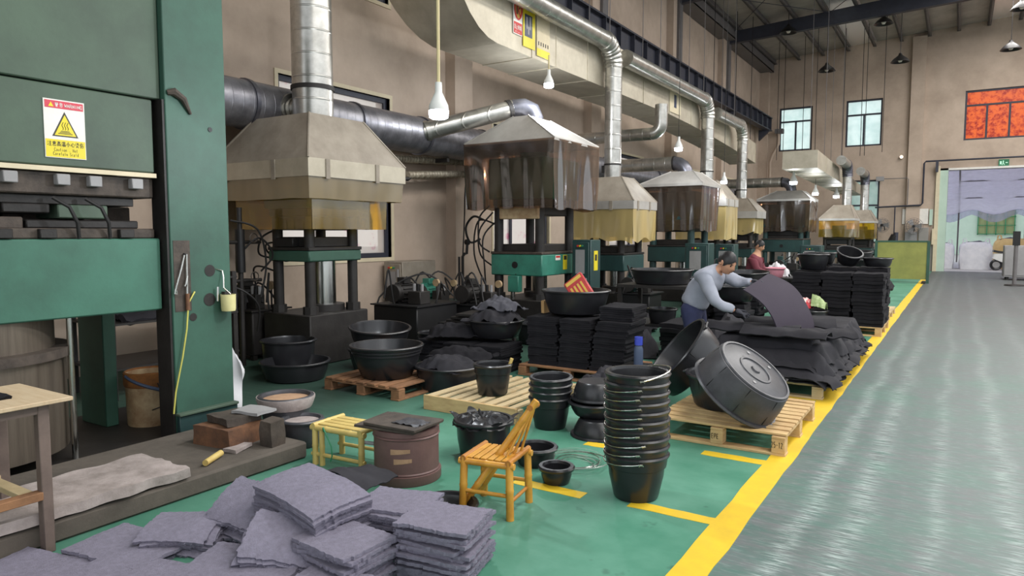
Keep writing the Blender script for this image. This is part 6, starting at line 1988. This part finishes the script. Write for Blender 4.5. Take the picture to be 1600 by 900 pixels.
BK = [mat_mesh('rubber_mat', 0.36, 0.5, 0.022, 8, 8, i * 2.9, 'mat_black', 0.004, 0.01) for i in range(4)]
SG = 'black mats in the three tall stacks'
for k, (x, lab) in enumerate(((-3.80, 'black, in the left of the three tall dark stacks'), (-3.42, 'black, in the middle one of the three tall dark stacks'), (-3.04, 'black, in the right of the three tall dark stacks'))):
    mat_stack(lab, SG, (x, 6.85, 0.12), BK, 22, 0.0235, 0.012, 0.02, (0, 0), 0.05, 30 + k, (0.002 * (k - 1), 0.002))
mat_stack('folded black, lying right of the big tub on the tall stacks', SG, (-3.02, 7.0, 0.64), BK, 6, 0.024, 0.015, 0.1, (0, 0), 0.06, 40)
SG2 = 'black mats in the stacks behind the slatted pallet'
for k, (x, y, n_, lab) in enumerate(((-4.75, 6.55, 13, 'black, in the left stack behind the slatted pallet'), (-4.36, 6.55, 13, 'black, in the middle stack behind the slatted pallet'), (-5.14, 6.6, 13, 'black, in the far left stack behind the cloth-filled tub'))):
    mat_stack(lab, SG2, (x, y, 0), BK, n_, 0.0245, 0.014, 0.05, (0, 0), 0.06, 50 + k)
BKf = [mat_mesh('rubber_mat', 0.42, 0.58, 0.05, 6, 6, i * 2.9 + 3, 'mat_black', 0.006, 0.02) for i in range(3)]
SG3 = 'thick black sheets in the far aisle stacks'
for i, x in enumerate((-2.02, -1.58, -1.14)):
    for j, y in enumerate((12.12, 12.75)):
        mat_stack('thick black, in the %s far aisle stack, %s row' % (('left', 'middle', 'right')[i], ('front', 'back')[j]), SG3, (x, y, 0.14), BKf, 15 + j, 0.054, 0.015, 0, (0, 0), 0.03, 60 + i * 2 + j)
STUFF = MB()


def stock(x, y, z, n_, sd):
    rr_ = random.Random(sd)
    for k in range(n_):
        me = BKf[rr_.randrange(3)]
        T = Matrix.Translation((x + rr_.uniform(-.03, .03), y + rr_.uniform(-.03, .03), z + k * 0.054)) @ Matrix.Rotation(rr_.uniform(-.1, .1), 4, 'Z')
        STUFF.add([T @ v.co for v in me.vertices], [tuple(p.vertices) for p in me.polygons])


for i, (x, y, n_) in enumerate(((-2.3, 17.5, 16), (-1.7, 17.4, 12), (-2.2, 19.4, 15))):
    stock(x, y, 0.0, n_, 75 + i)
for i, x in enumerate((-1.9, -1.4)):
    stock(x, 14.7, 0.14, 12, 70 + i)
hb = thing('drooping_sheet', 'black sheet drooping from the farther stack to the aisle', 'sheet', (-1.25, 14.2, 0.5))
MB().sheet(lambda u, v: (-0.1 + 0.35 * u, 0.9 * v, 0.32 - 0.28 * u * u + 0.03 * math.sin(v * 9)), 8, 10, 0.03).build('sheet', 'mat_black', hb)
FT = 'black pots on the far stacks'
tub('open black pot on the left far stack', (-1.98, 12.2, 0.98), 0.24, 0.18, 0.24, (0, 0, 0), FT)
tub('second open black pot behind on the left far stack', (-2.0, 12.95, 1.03), 0.26, 0.2, 0.2, (0, 0, 0), FT)
tub('black pot lying tilted on the middle far stack', (-1.55, 12.7, 1.08), 0.2, 0.15, 0.2, (0.4, 0.3, 0), FT)
tub('black tub on the right far stack at the aisle', (-1.1, 12.7, 1.02), 0.22, 0.18, 0.14, (0, 0, 0), FT)
tub('two-toned black tub farther along the aisle stack', (-1.45, 14.7, 0.82), 0.28, 0.22, 0.24, (0, 0, 0), FT)
tub('black tub on the distant stack before the olive screen', (-1.9, 17.4, 0.9), 0.3, 0.22, 0.26, (0.1, 0, 0), FT)
vb = tub('black bucket holding a red and green printed bag before the far stacks', (-1.84, 11.35, 0.14), 0.23, 0.19, 0.26, (0, 0, 0), FT, name='rubber_bucket', cat='bucket')
pallet('low pallet under the bucket with the printed bag', -2.15, -1.5, 11.05, 11.7, 'x', 'pallet_old', 0.14, 5, 0.3, sd=11)
pb = thing('printed_bag', 'red and green printed bag stuffed in the far bucket', 'bag', (-1.84, 11.35, 0.3))
for k, (mt, x0) in enumerate((('veg_red', -0.2), ('veg_green', 0.0))):
    MB().sheet(lambda u, v: (x0 + 0.2 * u, -0.12 + 0.24 * v, 0.08 + (0.26 if k else 0.2) * math.sin(math.pi * (0.12 + 0.8 * v)) * (0.75 + 0.25 * math.sin(3 * u + k)) + 0.03 * noise.noise((u * 5, v * 5, k))), 10, 12, 0.012).build('bag_panel', mt, pb)

# heaps of black cloth
def cloth_heap(name, label, x, y, z, sx, sy, h, seed, mt, rz=0.0, cat='cloth'):
    def f(u, v):
        a, b = 2 * u - 1, 2 * v - 1
        r2 = min(1, a * a * 0.9 + b * b * 0.9)
        zz = h * (1 - r2) ** 0.6 + 0.35 * h * noise.noise((u * 4.5 + seed, v * 4.5, seed)) + 0.16 * h * noise.noise((u * 12 + seed, v * 9, 2)) + 0.06 * h * abs(math.sin(u * 17 + v * 9 + seed))
        return (a * sx * (1 + 0.12 * noise.noise((v * 4, seed, 1))), b * sy * (1 + 0.12 * noise.noise((u * 4, seed, 7))), max(0.012, zz))
    o = MB().sheet(f, 34, 28, 0.01).build(name, mt)
    o.location = (x, y, z)
    o.rotation_euler = (0, 0, rz)
    return tag(o, label, cat)


cloth_heap('cloth_heap', 'black cloth filling the wide tub beside the old pallet', -4.28, 5.55, 0.2, 0.27, 0.26, 0.13, 1.3, 'cloth_black')
cloth_heap('cloth_heap', 'folded black sheets sagging over the cloth-filled tub', -4.4, 5.95, 0.25, 0.34, 0.2, 0.1, 4.1, 'mat_black', 0.2)
cloth_heap('cloth_heap', 'black cloth heaped in the tub on the mat stacks', -4.5, 6.75, 0.54, 0.3, 0.28, 0.15, 2.2, 'cloth_black')
cloth_heap('cloth_heap', 'grey cloth thrown over the black heap before the teal press', -4.52, 6.85, 0.66, 0.27, 0.2, 0.14, 6.2, 'glove')
cloth_heap('cloth_heap', 'long black sheet hanging from the heap to the left', -4.95, 6.55, 0.36, 0.3, 0.22, 0.14, 8.2, 'mat_black', 0.5)
cloth_heap('cloth_heap', 'dark jacket lying behind the tall bucket stack', -2.75, 5.95, 0.0, 0.25, 0.3, 0.26, 3.3, 'cloth_black', 0.4)
cloth_heap('cloth_heap', 'black trimmings dumped at the far end of the mat stacks', -3.7, 8.4, 0.0, 0.5, 0.4, 0.35, 5.3, 'cloth_black', 0.4)
kb = MB().box((-4.02, 7.15, 0.4), (0.04, 0.28, 0.78), Matrix.Rotation(0.06, 3, 'X')).build('kraft_sheet', 'kraft', None, 0.004)
tag(kb, 'brown kraft board standing upright between cloth heap and tall mat stacks', 'board')
MB().bx(-4.0, -3.995, 7.06, 7.24, 0.5, 0.58).bx(-4.0, -3.995, 7.08, 7.2, 0.42, 0.46).build('print_mark', 'iron_brown', kb)
rp = thing('red_packet', 'red printed packet sticking out of the big tub on the mat stacks', 'packet', (-3.5, 6.92, 0.86), R(15))
Mx = Matrix.Rotation(R(-38), 3, 'Y') @ Matrix.Rotation(R(-20), 3, 'X')
MB().box((0, 0, 0.06), (0.24, 0.05, 0.36), Mx).build('pack', 'red_print', rp, 0.01)
q = MB()
for k in range(4):
    q.box(Mx @ Vector((-0.07 + 0.045 * k, -0.027, 0.0)) + Vector((0, 0, 0.06)), (0.022, 0.004, 0.16), Mx)
q.build('gold_lettering', 'gold_print', rp)
MB().box(Mx @ Vector((0.0, -0.027, 0.14)) + Vector((0, 0, 0.06)), (0.2, 0.004, 0.04), Mx).build('gold_band', 'gold_print', rp)

bo = thing('water_bottle', 'clear bottle with blue cap behind the tall bucket stack', 'bottle', (-2.62, 6.45, 0.0))
MB().bx(-0.15, 0.15, -0.15, 0.15, 0, 0.26).build('box_stand', 'iron_black', bo)
MB().lathe([(0.0, 0.26), (0.045, 0.26), (0.045, 0.42), (0.03, 0.46), (0.018, 0.48)], 18).build('bottle_body', 'blue_tape', bo)
MB().cyl((0, 0, 0.46), (0, 0, 0.54), 0.04, n=16).build('cap', 'blue_clear', bo)

# stand with a wide dark tub behind the worker's left
sd_ = thing('machine_stand', 'dark steel stand with shelf left behind the worker', 'stand', (-3.45, 9.3, 0))
MB().bx(-0.5, 0.5, -0.4, 0.4, 0.82, 0.86).build('top', 'iron_dark', sd_)
for a in (-0.46, 0.46):
    for b in (-0.36, 0.36):
        MB().bx(a - 0.025, a + 0.025, b - 0.025, b + 0.025, 0, 0.82).build('leg', 'iron_dark', sd_)
MB().bx(-0.46, 0.46, -0.36, 0.36, 0.3, 0.33).build('shelf', 'iron_black', sd_)
tub('wide black tub on the dark steel stand left of the worker', (-3.45, 9.3, 0.86), 0.42, 0.36, 0.2, (0, 0, 0), 'floor tubs')
tub('black pot under the shelf of the dark steel stand', (-3.4, 9.2, 0.33), 0.2, 0.16, 0.2, (0, 0, 0), 'floor tubs')
wt = thing('work_table', 'dark work table behind the worker with small baskets', 'table', (-3.1, 13.2, 0))
MB().bx(-0.7, 0.7, -0.4, 0.4, 0.74, 0.78).build('top', 'iron_dark', wt)
for a in (-0.64, 0.64):
    for b in (-0.34, 0.34):
        MB().bx(a - 0.025, a + 0.025, b - 0.025, b + 0.025, 0, 0.74).build('leg', 'iron_dark', wt)
pk = tub('pink plastic basket on the work table behind the worker', (-2.72, 12.95, 0.78), 0.16, 0.12, 0.17, (0, 0, 0), None, 'pink', name='pink_basket', cat='basket')
cloth_heap('cloth_heap', 'white cloth bundle behind the pink basket', -2.75, 13.3, 0.78, 0.2, 0.15, 0.22, 7.3, 'white_cloth')

# fabric heaps on the aisle pallets: single sheets laid one on another, edges hanging
def fabric_sheet(x, y, z, sx, sy, seed, hang, mt='cloth_black'):
    def f(u, v):
        a, b = (2 * u - 1), (2 * v - 1)
        px, py = a * sx, b * sy
        over = max(0, abs(a) - 0.72) / 0.28
        over2 = max(0, abs(b) - 0.74) / 0.26
        dz = -hang * (over ** 1.5) - hang * 0.8 * (over2 ** 1.6)
        px -= 0.5 * hang * over * (1 if a > 0 else -1)
        py -= 0.5 * hang * over2 * (1 if b > 0 else -1)
        wv = 0.028 * noise.noise((px * 2.2 + seed, py * 4.5, seed)) + 0.014 * noise.noise((px * 9, py * 5 + seed, 3)) * (0.4 + over + over2)
        px += 0.03 * noise.noise((py * 6, seed, over)) * (1 + 2 * over)
        return (px, py, wv + dz)
    o = MB().sheet(f, 34, 34, 0.008).build('fabric_sheet', mt)
    o.location = (x, y, z)
    o.rotation_euler = (0, 0, 0.06 * noise.noise((seed, 1, 1)))
    return o


for hx, hy, n_, lab, grp in ((-1.55, 7.68, 9, 'black rubberised fabric sheet in the near heap at the aisle', 'fabric sheets in the near heap'), (-1.55, 9.2, 8, 'black rubberised fabric sheet in the second heap at the aisle', 'fabric sheets in the second heap')):
    for k in range(n_):
        o = fabric_sheet(hx + 0.05 * math.sin(k * 2.1), hy + 0.05 * math.cos(k * 1.7), 0.19 + 0.042 * k, 0.66 - 0.008 * k, 0.78 - 0.01 * k, hy + k * 1.37, 0.05 + 0.02 * k)
        tag(o, lab.replace('sheet in', ORD[k] + ' layer of') if k < n_ - 1 else lab.replace('sheet in', 'sheet on top of'), 'fabric sheet', grp)
for k, (x0, y0, z0, ln, rz) in enumerate(((-1.75, 7.35, 0.56, 0.9, 0.1), (-1.4, 7.2, 0.55, 0.8, -0.05), (-1.5, 7.9, 0.57, 0.9, 0.2), (-1.15, 7.7, 0.5, 0.6, 0.5))):
    def fo(u, v, k=k, ln=ln):
        a = (v - 0.5) * 2
        return ((u - 0.5) * ln, a * 0.17 + 0.02 * noise.noise((u * 5, k, 1)), 0.085 * math.sqrt(max(0, 1 - a * a * 0.95)) + 0.02 * noise.noise((u * 6, v * 3, k * 2.0)))
    o = MB().sheet(fo, 20, 12, 0.02).build('fabric_fold', 'cloth_black')
    o.location = (x0, y0, z0)
    o.rotation_euler = (0, 0, rz)
    tag(o, ['long fold of black fabric on the left of the near heap', 'fold of black fabric along the front of the near heap', 'fold of black fabric under the lifted sheet', 'short fold of black fabric at the aisle end of the near heap'][k], 'fabric', 'folds on the near heap')

# more dark stock and scrap between the machines behind the worker
DK = 'black stock among the machines'
for k, (x, y, n_, lab) in enumerate(((-2.75, 8.3, 9, 'black, in the low stack left behind the bending person'), (-3.3, 10.6, 14, 'black, in the stack below the work table'), (-2.75, 10.4, 10, 'black, in the low stack behind the bending person'), (-2.85, 11.6, 15, 'black, in the stack left of the printed-bag bucket'), (-3.9, 12.4, 14, 'black, in the stack before the middle press'))):
    stock(x, y, 0, min(n_, 12), 90 + k)
cloth_heap('cloth_heap', 'wide heap of black trimmings behind the near fabric heap', -2.55, 9.2, 0.0, 0.45, 0.7, 0.42, 9.9, 'cloth_black', 0.2)
cloth_heap('cloth_heap', 'heap of black trimmings at the foot of the teal cabinet', -4.5, 10.2, 0.0, 0.55, 0.6, 0.4, 12.4, 'cloth_black', 0.2)
cloth_heap('cloth_heap', 'heap of black trimmings beside the dark steel stand', -4.2, 9.0, 0.0, 0.35, 0.45, 0.4, 15.1, 'cloth_black', 0.2)
cloth_heap('cloth_heap', 'heap of black trimmings between the second heap and far stacks', -1.7, 10.5, 0.0, 0.4, 0.35, 0.22, 17.1, 'cloth_black', 0.2)
tub('black tub on the low stack behind the bending person', (-2.75, 10.4, 0.57), 0.3, 0.24, 0.22, (0, 0, 0), 'floor tubs')
tub('black tub on the stack below the work table', (-3.3, 10.6, 0.68), 0.3, 0.24, 0.2, (0, 0, 0), 'floor tubs')
tub('black tub on the stack left of the printed-bag bucket', (-2.85, 11.6, 0.68), 0.32, 0.25, 0.26, (0.06, 0, 0), 'floor tubs')
tub('black tub on the floor before the teal press', (-5.0, 8.6, 0.0), 0.34, 0.28, 0.3, (0, 0, 0), 'floor tubs')

o = STUFF.build('distant_mat_stock', 'mat_black', None, 0, 50)
tag(o, 'remaining stacks of thick black sheets among the distant machines', 'sheet stock', None, 'stuff')

# ------------------------------------------------------------------ people
def skin(name, vr, edges, mt, parent, sub=2, root=0):
    me = bpy.data.meshes.new(name)
    me.from_pydata([v[:3] for v in vr], edges, [])
    me.materials.append(MATS[mt])
    o = bpy.data.objects.new(name, me)
    COL.objects.link(o)
    o.parent = parent
    md = o.modifiers.new('skin', 'SKIN')
    md.use_smooth_shade = True
    for i, v in enumerate(vr):
        sv = me.skin_vertices[0].data[i]
        sv.radius = (v[3], v[4] if len(v) > 4 else v[3])
        sv.use_root = (i == root)
    sb_m = o.modifiers.new('sub', 'SUBSURF')
    sb_m.levels = sub
    sb_m.render_levels = sub
    return o


def make_head(parent, loc, yaw, pitch, hair_mt='hair', cap=0.35):
    """head facing +x before rotation: skull, brow, nose, lips, chin, ears, short hair"""
    M = Matrix.Rotation(yaw, 3, 'Z') @ Matrix.Rotation(pitch, 3, 'Y')
    L = Vector(loc)

    def shape(th, ph, hair=False):
        d_ = Vector((math.cos(ph) * math.cos(th), math.cos(ph) * math.sin(th), math.sin(ph)))
        p = Vector((d_.x * 0.098, d_.y * 0.076, d_.z * 0.118))
        if p.z < -0.02:
            k = (-p.z - 0.02) / 0.1
            p.y *= 1 - 0.28 * k
            p.x += 0.016 * k if d_.x > 0 else 0.03 * k
        if not hair:
            def g(x0, y0, z0, s_):
                return math.exp(-((d_.x - x0) ** 2 + (d_.y - y0) ** 2 + (d_.z - z0) ** 2) / (s_ * s_))
            p += Vector((1, 0, -0.25)) * 0.026 * g(0.98, 0, -0.16, 0.16)
            p += Vector((1, 0, 0)) * 0.012 * g(0.97, 0, 0.02, 0.15)
            for s_ in (-1, 1):
                p -= Vector((1, 0, 0)) * 0.012 * g(0.9, 0.36 * s_, 0.06, 0.17)
                p += Vector((1, 0, 0)) * 0.007 * g(0.9, 0.3 * s_, 0.26, 0.2)
                p += Vector((0.6, 0.5 * s_, 0)) * 0.006 * g(0.8, 0.5 * s_, -0.15, 0.22)
            p += Vector((1, 0, 0)) * 0.010 * g(0.86, 0, -0.46, 0.13)
            p += Vector((1, 0, 0)) * 0.012 * g(0.66, 0, -0.75, 0.22)
        return p
    nt, np_ = 32, 24
    m_ = MB()
    rings = []
    for i in range(1, np_):
        ph = -math.pi / 2 + math.pi * i / np_
        rings.append([L + M @ shape(2 * math.pi * j / nt, ph) for j in range(nt)])
    m_.loft(rings, cap0=True, cap1=True)
    hd = m_.build('head', 'skin', parent, angle=180)
    h_ = MB()
    rings = []
    for i in range(0, 15):
        v = i / 14
        ring = []
        for j in range(nt):
            th = 2 * math.pi * j / nt
            back = 0.5 - 0.5 * math.cos(th)
            low = lerp(0.52, -0.45, back ** 0.55)
            if 0.25 < back < 0.6:
                low -= 0.12
            ph = lerp(low, math.pi / 2 - 0.02, v)
            p = shape(th, ph, True) * (1.07 + 0.025 * noise.noise((j * 0.7, i * 0.8, 2)))
            ring.append(L + M @ p)
        rings.append(ring)
    h_.loft(rings, cap1=True)
    h_.build('hair', hair_mt, hd, angle=180)
    for s_ in (-1, 1):
        MB().lathe([(0.0, -0.006), (0.011, -0.004), (0.011, 0.003), (0.0, 0.005)], 12, L + M @ Vector((0.083, 0.03 * s_, 0.008)), M=M @ Matrix.Rotation(math.pi / 2, 3, 'Y')).build('eye', 'hair', hd)
        MB().box(L + M @ Vector((0.09, 0.031 * s_, 0.03)), (0.008, 0.03, 0.006), M).build('eyebrow', 'hair', hd)
        e_ = MB()
        e_.sweep([L + M @ Vector((-0.005 + 0.022 * math.sin(a), 0.077 * s_ + 0.006 * s_ * (1 + math.cos(a)), -0.005 + 0.03 * math.cos(a))) for a in [0.3 * k for k in range(16)]], 0.007, 6)
        e_.sweep([L + M @ Vector((0.0, 0.074 * s_, 0.015)), L + M @ Vector((-0.006, 0.08 * s_, -0.018))], 0.014, 8)
        e_.build('ear', 'skin', hd)
    MB().box(L + M @ Vector((0.098, 0, -0.058)), (0.006, 0.04, 0.006), M).build('mouth', 'iron_rust', hd)
    return hd


def make_hand(parent, wrist, fwd, down, side, curl, mt, name):
    """palm, four unequal fingers and a thumb from the palm's side; fwd = along the fingers, down = palm normal, side = thumb side"""
    W, f, n, s_ = Vector(wrist), Vector(fwd).normalized(), Vector(down).normalized(), Vector(side).normalized()
    vr = [tuple(W) + (0.026,), tuple(W + f * 0.05) + (0.034, 0.017), tuple(W + f * 0.088) + (0.036, 0.014)]
    ed = [(0, 1), (1, 2)]
    for k, (off, ln) in enumerate(((0.030, 0.068), (0.010, 0.078), (-0.011, 0.072), (-0.031, 0.056))):
        base = W + f * 0.085 + s_ * off
        p, d_ = base, f.copy()
        prev = 2
        for q in range(3):
            d_ = (Matrix.Rotation(curl * (0.5 + 0.4 * q), 3, s_.cross(f).cross(f) if False else f.cross(n)) @ d_).normalized()
            p = p + d_ * ln * (0.42, 0.33, 0.25)[q]
            vr.append(tuple(p) + (0.0095 - 0.001 * q,))
            ed.append((prev, len(vr) - 1))
            prev = len(vr) - 1
    p = W + f * 0.03 + s_ * 0.03
    vr.append(tuple(p) + (0.013,))
    ed.append((1, len(vr) - 1))
    for q, (a, b, c_) in enumerate(((0.022, 0.022, 0.012), (0.028, 0.008, 0.014))):
        p = p + f * a + s_ * b + n * c_
        vr.append(tuple(p) + (0.0105 - 0.001 * q,))
        ed.append((len(vr) - 2, len(vr) - 1))
    return skin(name, vr, ed, mt, parent, 2, 0)


def limb_pts(a, b, k, r0, r1):
    a, b = Vector(a), Vector(b)
    return [tuple(a.lerp(b, i / k)) + (lerp(r0, r1, i / k),) for i in range(k + 1)]


wk = thing('person', 'person in grey sweater and navy trousers bending over black fabric', 'person', (-2.38, 7.4, 0))
# joints relative to the feet point
PEL, BEL, CHE, SHC, NEK = (0.0, 0, 0.78), (0.045, 0, 0.91), (0.13, -0.005, 1.04), (0.2, -0.01, 1.14), (0.27, -0.015, 1.185)
HEAD = (0.345, -0.02, 1.25)
shN, shF = (0.16, -0.18, 1.09), (0.22, 0.16, 1.12)
elN, elF = (0.30, -0.27, 0.86), (0.42, 0.22, 1.03)
wrN, wrF = (0.49, -0.2, 0.77), (0.56, 0.14, 1.05)
hipN, hipF = (-0.01, -0.095, 0.75), (-0.01, 0.095, 0.75)
knN, knF = (0.06, -0.12, 0.42), (0.04, 0.13, 0.42)
anN, anF = (-0.06, -0.12, 0.08), (-0.09, 0.14, 0.08)
toN, toF = (0.10, -0.14, 0.03), (0.07, 0.17, 0.03)


def body_graph(infl):
    vr = [PEL + (0.125 + infl,), BEL + (0.12 + infl,), CHE + (0.135 + infl,), SHC + (0.11 + infl,), NEK + (0.055 + infl * 0.3,)]
    ed = [(0, 1), (1, 2), (2, 3), (3, 4)]

    def chain(root, pts):
        prev = root
        for p in pts:
            vr.append(p)
            ed.append((prev, len(vr) - 1))
            prev = len(vr) - 1
    return vr, ed, chain


vr, ed, chain = body_graph(-0.025)
vr.append(HEAD + (0.06,))
ed.append((4, 5))
for sh, el, wr in ((shN, elN, wrN), (shF, elF, wrF)):
    chain(3, [sh + (0.055,), el + (0.038,), wr + (0.026,)])
for hp, kn, an, to in ((hipN, knN, anN, toN), (hipF, knF, anF, toF)):
    chain(0, [(hp[0], hp[1] * 0.8, hp[2] - 0.06, 0.055), kn + (0.05,), an + (0.038,), to + (0.035,)])
skin('body', vr, ed, 'skin', wk, 2, 0)
# sweater
vr = [(-0.015, 0, 0.75, 0.155), (0.015, 0, 0.84, 0.152), BEL + (0.152,), CHE + (0.168,), SHC + (0.142,), (0.255, -0.014, 1.175, 0.078)]
ed = [(0, 1), (1, 2), (2, 3), (3, 4), (4, 5)]
for sh, el, wr in ((shN, elN, wrN), (shF, elF, wrF)):
    s_, e_, w_ = Vector(sh), Vector(el), Vector(wr)
    pts = [tuple(s_) + (0.092,), tuple(s_.lerp(e_, 0.5)) + (0.078,), tuple(e_) + (0.066,), tuple(e_.lerp(w_, 0.5)) + (0.058,), tuple(e_.lerp(w_, 0.88)) + (0.040,), tuple(e_.lerp(w_, 0.95)) + (0.042,)]
    prev = 4
    for p in pts:
        vr.append(p)
        ed.append((prev, len(vr) - 1))
        prev = len(vr) - 1
sw = skin('sweater', vr, ed, 'knit_grey', wk, 2, 0)
tx = bpy.data.textures.new('cloth_folds', 'CLOUDS')
tx.noise_scale = 0.11
dm = sw.modifiers.new('folds', 'DISPLACE')
dm.texture = tx
dm.strength = 0.035
dm.mid_level = 0.5
# trousers
vr = [(-0.01, 0, 0.86, 0.13), (-0.01, 0, 0.77, 0.142)]
ed = [(0, 1)]
for hp, kn, an in ((hipN, knN, anN), (hipF, knF, anF)):
    h_, k_, a_ = Vector(hp), Vector(kn), Vector(an)
    prev = 1
    for p in (tuple(h_ + Vector((0, 0, -0.06))) + (0.115,), tuple(h_.lerp(k_, 0.6)) + (0.1,), tuple(k_) + (0.095,), tuple(k_.lerp(a_, 0.5)) + (0.085,), tuple(k_.lerp(a_, 0.95)) + (0.08,)):
        vr.append(p)
        ed.append((prev, len(vr) - 1))
        prev = len(vr) - 1
tr_ = skin('trousers', vr, ed, 'trouser_navy', wk, 2, 0)
dm = tr_.modifiers.new('folds', 'DISPLACE')
dm.texture = tx
dm.strength = 0.03
for an, to in ((anN, toN), (anF, toF)):
    a_, t_ = Vector(an), Vector(to)
    skin('shoe', [tuple(a_ + Vector((-0.02, 0, -0.03))) + (0.048,), tuple(a_.lerp(t_, 0.5) + Vector((0, 0, -0.015))) + (0.046,), tuple(t_) + (0.034,)], [(0, 1), (1, 2)], 'iron_black', wk, 2, 0)
make_head(wk, HEAD, R(-24), R(30))
make_hand(wk, wrN, (0.85, 0.15, -0.28), (0.1, 0.6, -0.75), (0.3, 0.75, 0.5), 0.45, 'glove', 'glove')
make_hand(wk, wrF, (0.95, -0.2, 0.05), (0.15, -0.5, -0.8), (0.1, -0.85, 0.4), 0.5, 'glove', 'glove')

# the sheet the worker lifts
near = [(-1.82, 7.2, 0.98), (-1.67, 7.2, 0.85), (-1.55, 7.2, 0.69), (-1.48, 7.2, 0.56)]
far = [(-1.70, 7.75, 1.12), (-1.48, 7.77, 0.98), (-1.32, 7.78, 0.74), (-1.24, 7.8, 0.56)]


def crv(P, t):
    n_ = len(P) - 1
    i = min(int(t * n_), n_ - 1)
    f = t * n_ - i
    p0, p1, p2, p3 = [Vector(P[max(0, min(n_, q))]) for q in (i - 1, i, i + 1, i + 2)]
    return 0.5 * ((2 * p1) + (p2 - p0) * f + (2 * p0 - 5 * p1 + 4 * p2 - p3) * f * f + (3 * p1 - p0 - 3 * p2 + p3) * f ** 3)


def lifted(u, v):
    p = crv(near, v).lerp(crv(far, v), u)
    b = math.sin(math.pi * v) * 0.03 + 0.02 * math.sin(math.pi * u)
    return (p.x + b, p.y, p.z + b * 0.6)


o = MB().sheet(lifted, 18, 26, 0.012).build('lifted_sheet', 'cloth_purple')
tag(o, 'broad dark purple-grey sheet lifted in the hands of the person', 'sheet')

# seated person behind
p2n = thing('person', 'person in maroon top sitting at the machines far behind', 'person', (-3.62, 15.0, 0))
vr = [(0, 0, 0.5, 0.14), (0.02, 0, 0.7, 0.14), (0.06, 0, 0.92, 0.15), (0.08, 0, 1.08, 0.11), (0.11, 0, 1.18, 0.055), (0.13, 0, 1.28, 0.06),
      (0.06, -0.18, 1.03, 0.06), (0.16, -0.24, 0.8, 0.045), (0.38, -0.16, 0.75, 0.035), (0.06, 0.18, 1.03, 0.06), (0.16, 0.24, 0.8, 0.045), (0.38, 0.14, 0.75, 0.035),
      (0.1, -0.1, 0.48, 0.09), (0.42, -0.14, 0.5, 0.07), (0.4, -0.14, 0.08, 0.05), (0.5, -0.15, 0.04, 0.04), (0.1, 0.1, 0.48, 0.09), (0.42, 0.14, 0.5, 0.07), (0.4, 0.14, 0.08, 0.05), (0.5, 0.15, 0.04, 0.04)]
ed = [(0, 1), (1, 2), (2, 3), (3, 4), (4, 5), (3, 6), (6, 7), (7, 8), (3, 9), (9, 10), (10, 11), (0, 12), (12, 13), (13, 14), (14, 15), (0, 16), (16, 17), (17, 18), (18, 19)]
skin('body', vr, ed, 'skin', p2n, 2, 0)
vr2 = [(v[0], v[1], v[2], v[3] + 0.03) for v in vr[:4]] + [(v[0], v[1], v[2], v[3] + 0.035) for v in vr[6:8]] + [(v[0], v[1], v[2], v[3] + 0.035) for v in vr[9:11]] + [(0.1, 0, 1.15, 0.085), (0.34, -0.18, 0.76, 0.055), (0.34, 0.16, 0.76, 0.055)]
skin('shirt', vr2, [(0, 1), (1, 2), (2, 3), (3, 4), (4, 5), (3, 6), (6, 7), (3, 8), (5, 9), (7, 10)], 'shirt_maroon', p2n, 2, 0)
vr3 = [(v[0], v[1], v[2], v[3] + 0.018) for v in (vr[0], vr[12], vr[13], vr[14], vr[16], vr[17], vr[18])]
skin('trousers', vr3, [(0, 1), (1, 2), (2, 3), (0, 4), (4, 5), (5, 6)], 'iron_black', p2n, 2, 0)
make_head(p2n, (0.14, 0, 1.3), R(-10), R(25))
make_hand(p2n, (0.38, -0.16, 0.75), (1, 0.2, -0.1), (0, 0, -1), (0, 1, 0), 0.5, 'skin', 'hand')
make_hand(p2n, (0.38, 0.14, 0.75), (1, -0.2, -0.1), (0, 0, -1), (0, -1, 0), 0.5, 'skin', 'hand')
ws_ = thing('work_stool', 'small dark stool under the seated person', 'stool', (-3.62, 15.0, 0))
MB().cyl((0, 0, 0.3), (0, 0, 0.345), 0.17, n=20).build('seat', 'iron_dark', ws_)
for a in range(4):
    MB().cyl((0.16 * math.cos(a * 1.57 + .78), 0.16 * math.sin(a * 1.57 + .78), 0), (0.12 * math.cos(a * 1.57 + .78), 0.12 * math.sin(a * 1.57 + .78), 0.3), 0.015, n=8).build('leg', 'iron_dark', ws_)
